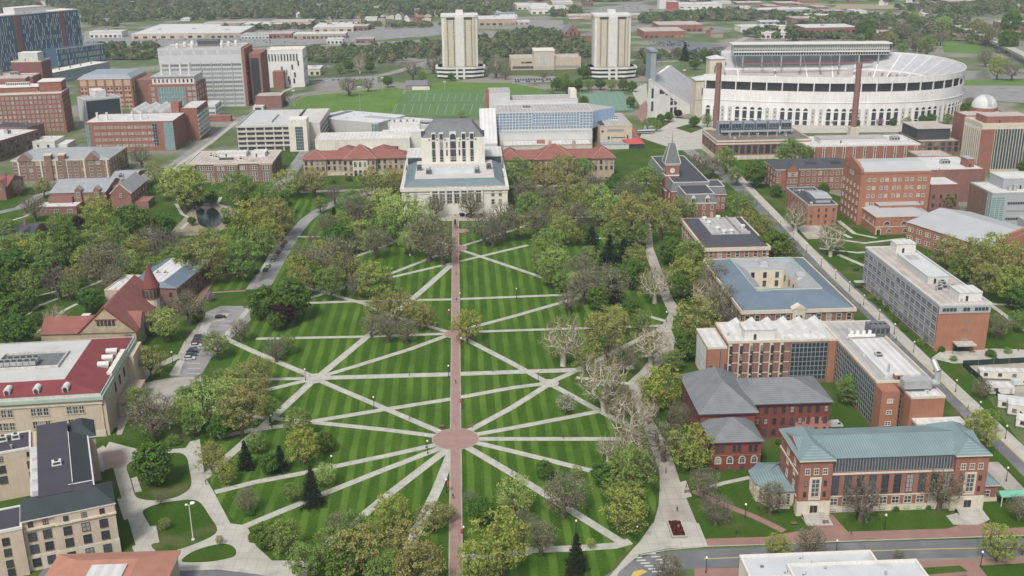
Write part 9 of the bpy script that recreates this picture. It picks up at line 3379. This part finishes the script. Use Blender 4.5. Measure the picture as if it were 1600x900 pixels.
# raised flower bed
a, c_ = P(1050, 842), P(1073, 817)
t = empty('flower_bed', (a.x, a.y, .05))
tag(t, 'raised rectangular bed with low stone rim and dark red plants on the corner paving', 'planter')
L_, Wd = (P(1050, 817) - a).length, abs(P(1074, 842).x - a.x)
b = MB().box(0, Wd, 0, .4, 0, .7).box(0, Wd, L_ - .4, L_, 0, .7).box(0, .4, .4, L_ - .4, 0, .7).box(Wd - .4, Wd, .4, L_ - .4, 0, .7)
b.build('rim', CONC, t)
MB().box(.4, Wd - .4, .4, L_ - .4, 0, .5).build('soil', MULCH, t)
rg = np.random.default_rng(4)
n = 1600
c3 = np.stack([rg.uniform(.5, Wd - .5, n), rg.uniform(.5, L_ - .5, n), rg.uniform(.5, 1.05, n)], 1)
av, bv = rand_axes(rg, n, .16)
o = bpy.data.objects.new('plants', quads_mesh('plants', c3, av, bv, leaf_mat('dark red plants', (.14, .035, .03), .5)))
COL.objects.link(o)
o.parent = t
tag(o, kind='stuff')
for i, (x, y) in enumerate(((722, 338), (732, 339), (742, 339), (752, 339))):
 p = P(x, y)
 R_ = 1.7
 t = empty('shrub', (p.x, p.y, -.5), i)
 t.scale = (R_, R_, R_ * .8)
 tag(t, f"dark red shrub bed on the library forecourt, {ordinal(i, 4)}", 'shrub', 'red shrubs at the library')
 link('crown', PROTO['p'][0][0], t)
# construction yard: fence and trailers
FEN = plain('dark green fence screen', (.014, .035, .03), .8)
q = [P(1600, 567), P(1504, 572), P(1560, 622), P(1625, 682)]
t = empty('screen_fence', (q[1].x, q[1].y, 0))
tag(t, 'dark green screened fence round the construction yard', 'fence')
for a, c_ in ((q[0], q[1]), (q[1], q[2]), (q[2], q[3])):
 d = c_ - a
 rz = math.atan2(d.y, d.x)
 n = max(1, int(d.length / 6))
 for k in range(n):
  p = a + d * (k / n) - q[1]
  MB().box(0, d.length / n - .05, -.04, .04, .1, 2.3, 0, True).build('screen_panel', FEN, t, (p.x, p.y, 0), rz)
  MB().tube((0, 0, 0), (0, 0, 2.5), .06, .06, 6).build('post', GREYM, t, (p.x, p.y, 0), rz)
TRW = mat('trailer siding', (.60, .575, .51), .7, var=.06, scale=.8, streak=.08)
for i, (FL, FR, dep, h, lab) in enumerate((((1532, 580), (1640, 584), 3.6, 3.4, 'long cream site trailer with small windows nearest the classroom block'), ((1548, 606), (1586, 606), 5, 3.0, 'low flat beige site trailer behind the young tree'), ((1560, 625), (1612, 632), 5, 3.4, 'grey-roofed white site trailer beside the fence'), ((1576, 632), (1640, 640), 5, 4.2, 'taller cream site trailer with pale roof near the fence corner'), ((1588, 655), (1660, 668), 5, 3.2, 'low white site trailer along the fence'))):
 a, c_ = P(*FL, h), P(*FR, h)
 d = c_ - a
 w_ = d.length
 t = empty('site_trailer', (a.x, a.y, 0), math.atan2(d.y, d.x))
 tag(t, lab, 'trailer', 'trailers in the construction yard')
 MB().box(0, w_, 0, dep, .7, h).build('body', TRW, t)
 MB().box(-.1, w_ + .1, -.1, dep + .1, h, h + .18, 0, True).build('roof', WHITER if i != 2 else GREYL, t)
 MB().box(.3, w_ - .3, .2, dep - .2, .1, .7).build('skirting', MECHD, t)
 for k in range(max(1, int(w_ / 5))):
  link('window', win_mesh(1.2, 1.0, 'd'), t, (2 + k * 5, -.01, 1.8))
 MB().box(w_ - 1.6, w_ - .7, -.05, 0, .7, 2.7, 0, True).build('door', GREYM, t)
# bicycles racks on the pads: rows of hoops
for i, (x, y) in enumerate(((214, 760), (240, 836), (186, 782))):
 p = P(x, y)
 t = empty('bicycle_rack', (p.x, p.y, .15), .9)
 tag(t, ('steel bicycle rack on the pad by the upper lawn island', 'steel bicycle rack on the pad by the middle lawn island', 'steel bicycle rack against the tan office block')[i], 'bicycle rack', 'bicycle racks')
 for k in range(6):
  b = MB()
  for s in range(8):
   a0, a1 = PI * s / 8, PI * (s + 1) / 8
   b.tube((k * .9 - 2.4, .35 * math.cos(a0), .55 + .35 * math.sin(a0)), (k * .9 - 2.4, .35 * math.cos(a1), .55 + .35 * math.sin(a1)), .035, .035, 5)
  for y_ in (-.35, .35):
   b.tube((k * .9 - 2.4, y_, 0), (k * .9 - 2.4, y_, .55), .035, .035, 5)
  b.build('hoop', GREYM, t)
# benches beside the long walk
for i, (x, y) in enumerate(((690, 668), (735, 668), (700, 400), (1074, 770), (1240, 820), (1290, 818))):
 p = P(x, y)
 t = empty('bench', (p.x, p.y, .05), 0)
 tag(t, ('dark bench left of the big round plaza', 'dark bench right of the big round plaza', 'dark bench by the far small plaza', 'dark bench on the paved pad of the north walk', 'dark bench left of the brick hall steps', 'dark bench right of the brick hall steps')[i], 'bench', 'benches along the walks')
 MB().box(-.9, .9, -.22, .22, .42, .48, 0, True).build('seat', BROWN, t)
 MB().box(-.9, .9, .2, .26, .5, .9, 0, True).build('backrest', BROWN, t)
 for s in (-.75, .75):
  MB().box(s - .04, s + .04, -.2, .22, 0, .42).build('leg', IRON, t)
# bus shelter with green canopy at the right edge and bridge
p = P(1578, 786)
t = empty('canopy_shelter', (p.x, p.y, 0), .05)
tag(t, 'open shelter with bright green copper canopy right of the brick hall', 'shelter')
MB().gable(-4, 4, -2, 2, 3.2, 1.0, 'x', 0, 0).build('canopy', mat('bright copper canopy', (.16, .40, .28), .7, var=.1), t)
for x in (-3.7, 3.7):
 for y in (-1.7, 1.7):
  MB().box(x - .12, x + .12, y - .12, y + .12, 0, 3.2).build('post', LIME, t)
q = [P(1478, 38), P(1540, 66), P(1600, 98), P(1690, 146)]
t = empty('road_bridge', (0, 0, 0))
tag(t, 'long pale road bridge with side parapets crossing the river at the upper right', 'bridge')
for k in range(3):
 a, c_ = q[k], q[k + 1]
 d = c_ - a
 L_ = d.length
 rz = math.atan2(d.y, d.x)
 z0, z1 = (4, 8, 9, 8)[k], (4, 8, 9, 8)[k + 1]
 b = MB()
 b.face([(0, -7, z0), (L_, -7, z1), (L_, 7, z1), (0, 7, z0)])
 for s in (-7, 7):
  b.face([(0, s, z0 - 2), (L_, s, z1 - 2), (L_, s, z1 + 1), (0, s, z0 + 1)])
  b.face([(0, s - .2, z0 + 1), (L_, s - .2, z1 + 1), (L_, s + .2, z1 + 1), (0, s + .2, z0 + 1)])
  b.face([(0, s - .2 if s > 0 else s + .2, z0 + 1), (L_, s - .2 if s > 0 else s + .2, z1 + 1), (L_, s - .2 if s > 0 else s + .2, z1), (0, s - .2 if s > 0 else s + .2, z0)])
 b.build('deck', CONC, t, (a.x, a.y, 0), rz)
 for j in range(3):
  MB().box(L_ * (j + .5) / 3 - 1, L_ * (j + .5) / 3 + 1, -6, 6, 0, min(z0, z1) - .1).build('pier', CONCW, t, (a.x, a.y, 0), rz)
# ------------------------------------------------------------------ camera, light, air
cam = bpy.data.cameras.new('Camera')
co = bpy.data.objects.new('Camera', cam)
COL.objects.link(co)
R = Matrix(((_fx.x, _fx.y, _fx.z), (_fy.x, _fy.y, _fy.z), (_up.x, _up.y, _up.z)))
co.matrix_world = Matrix.Translation((0, 0, CAM_H)) @ R.to_4x4()
cam.sensor_width = 36.0
cam.lens = 36.0 * FPX / 1600.0
cam.clip_start = 1.0
cam.clip_end = 12000.0
SC.camera = co

SUN_EL, SUN_AZ = math.radians(52), math.radians(205)      # high and veiled, behind and to the left
w = bpy.data.worlds.new('World')
SC.world = w
w.use_nodes = True
N, L = w.node_tree.nodes, w.node_tree.links
sky = N.new('ShaderNodeTexSky')
sky.sky_type = 'NISHITA'
sky.sun_disc = False
sky.sun_elevation = SUN_EL
sky.sun_rotation = SUN_AZ
sky.dust_density = 4.0
sky.air_density = 1.2
hs = N.new('ShaderNodeHueSaturation')
hs.inputs['Saturation'].default_value = 0.45
L.new(sky.outputs[0], hs.inputs['Color'])
L.new(hs.outputs[0], N['Background'].inputs['Color'])
N['Background'].inputs['Strength'].default_value = 0.075
sun = bpy.data.lights.new('Sun', 'SUN')
sun.energy = 1.5
sun.angle = math.radians(10)
sun.color = (1.0, 0.96, 0.9)
so = bpy.data.objects.new('Sun', sun)
COL.objects.link(so)
d = Vector((math.sin(SUN_AZ) * math.cos(SUN_EL), math.cos(SUN_AZ) * math.cos(SUN_EL), math.sin(SUN_EL)))
so.rotation_euler = d.to_track_quat('Z', 'Y').to_euler()
so.location = (0, 0, 400)

hz = MB().box(-3700, 3700, -300, 5300, -1.0, 172.0, 0, bottom=True)
hm = bpy.data.materials.new('morning haze')
hm.use_nodes = True
hn = hm.node_tree
for n_ in list(hn.nodes):
 hn.nodes.remove(n_)
ho = hn.nodes.new('ShaderNodeOutputMaterial')
hv = hn.nodes.new('ShaderNodeVolumePrincipled')
hv.inputs['Color'].default_value = (0.80, 0.90, 1.0, 1)
hv.inputs['Density'].default_value = HAZE
hv.inputs['Anisotropy'].default_value = 0.0
hn.links.new(hv.outputs[0], ho.inputs['Volume'])
tag(hz.build('haze', hm), kind='stuff')

SC.cycles.max_bounces = 5
SC.cycles.diffuse_bounces = 2
SC.cycles.glossy_bounces = 2
SC.cycles.transparent_max_bounces = 8
SC.cycles.volume_bounces = 0
SC.cycles.use_denoising = True
SC.view_settings.view_transform = 'Standard'
SC.view_settings.look = 'None'
SC.view_settings.gamma = 1.0
SC.view_settings.exposure = EXPO
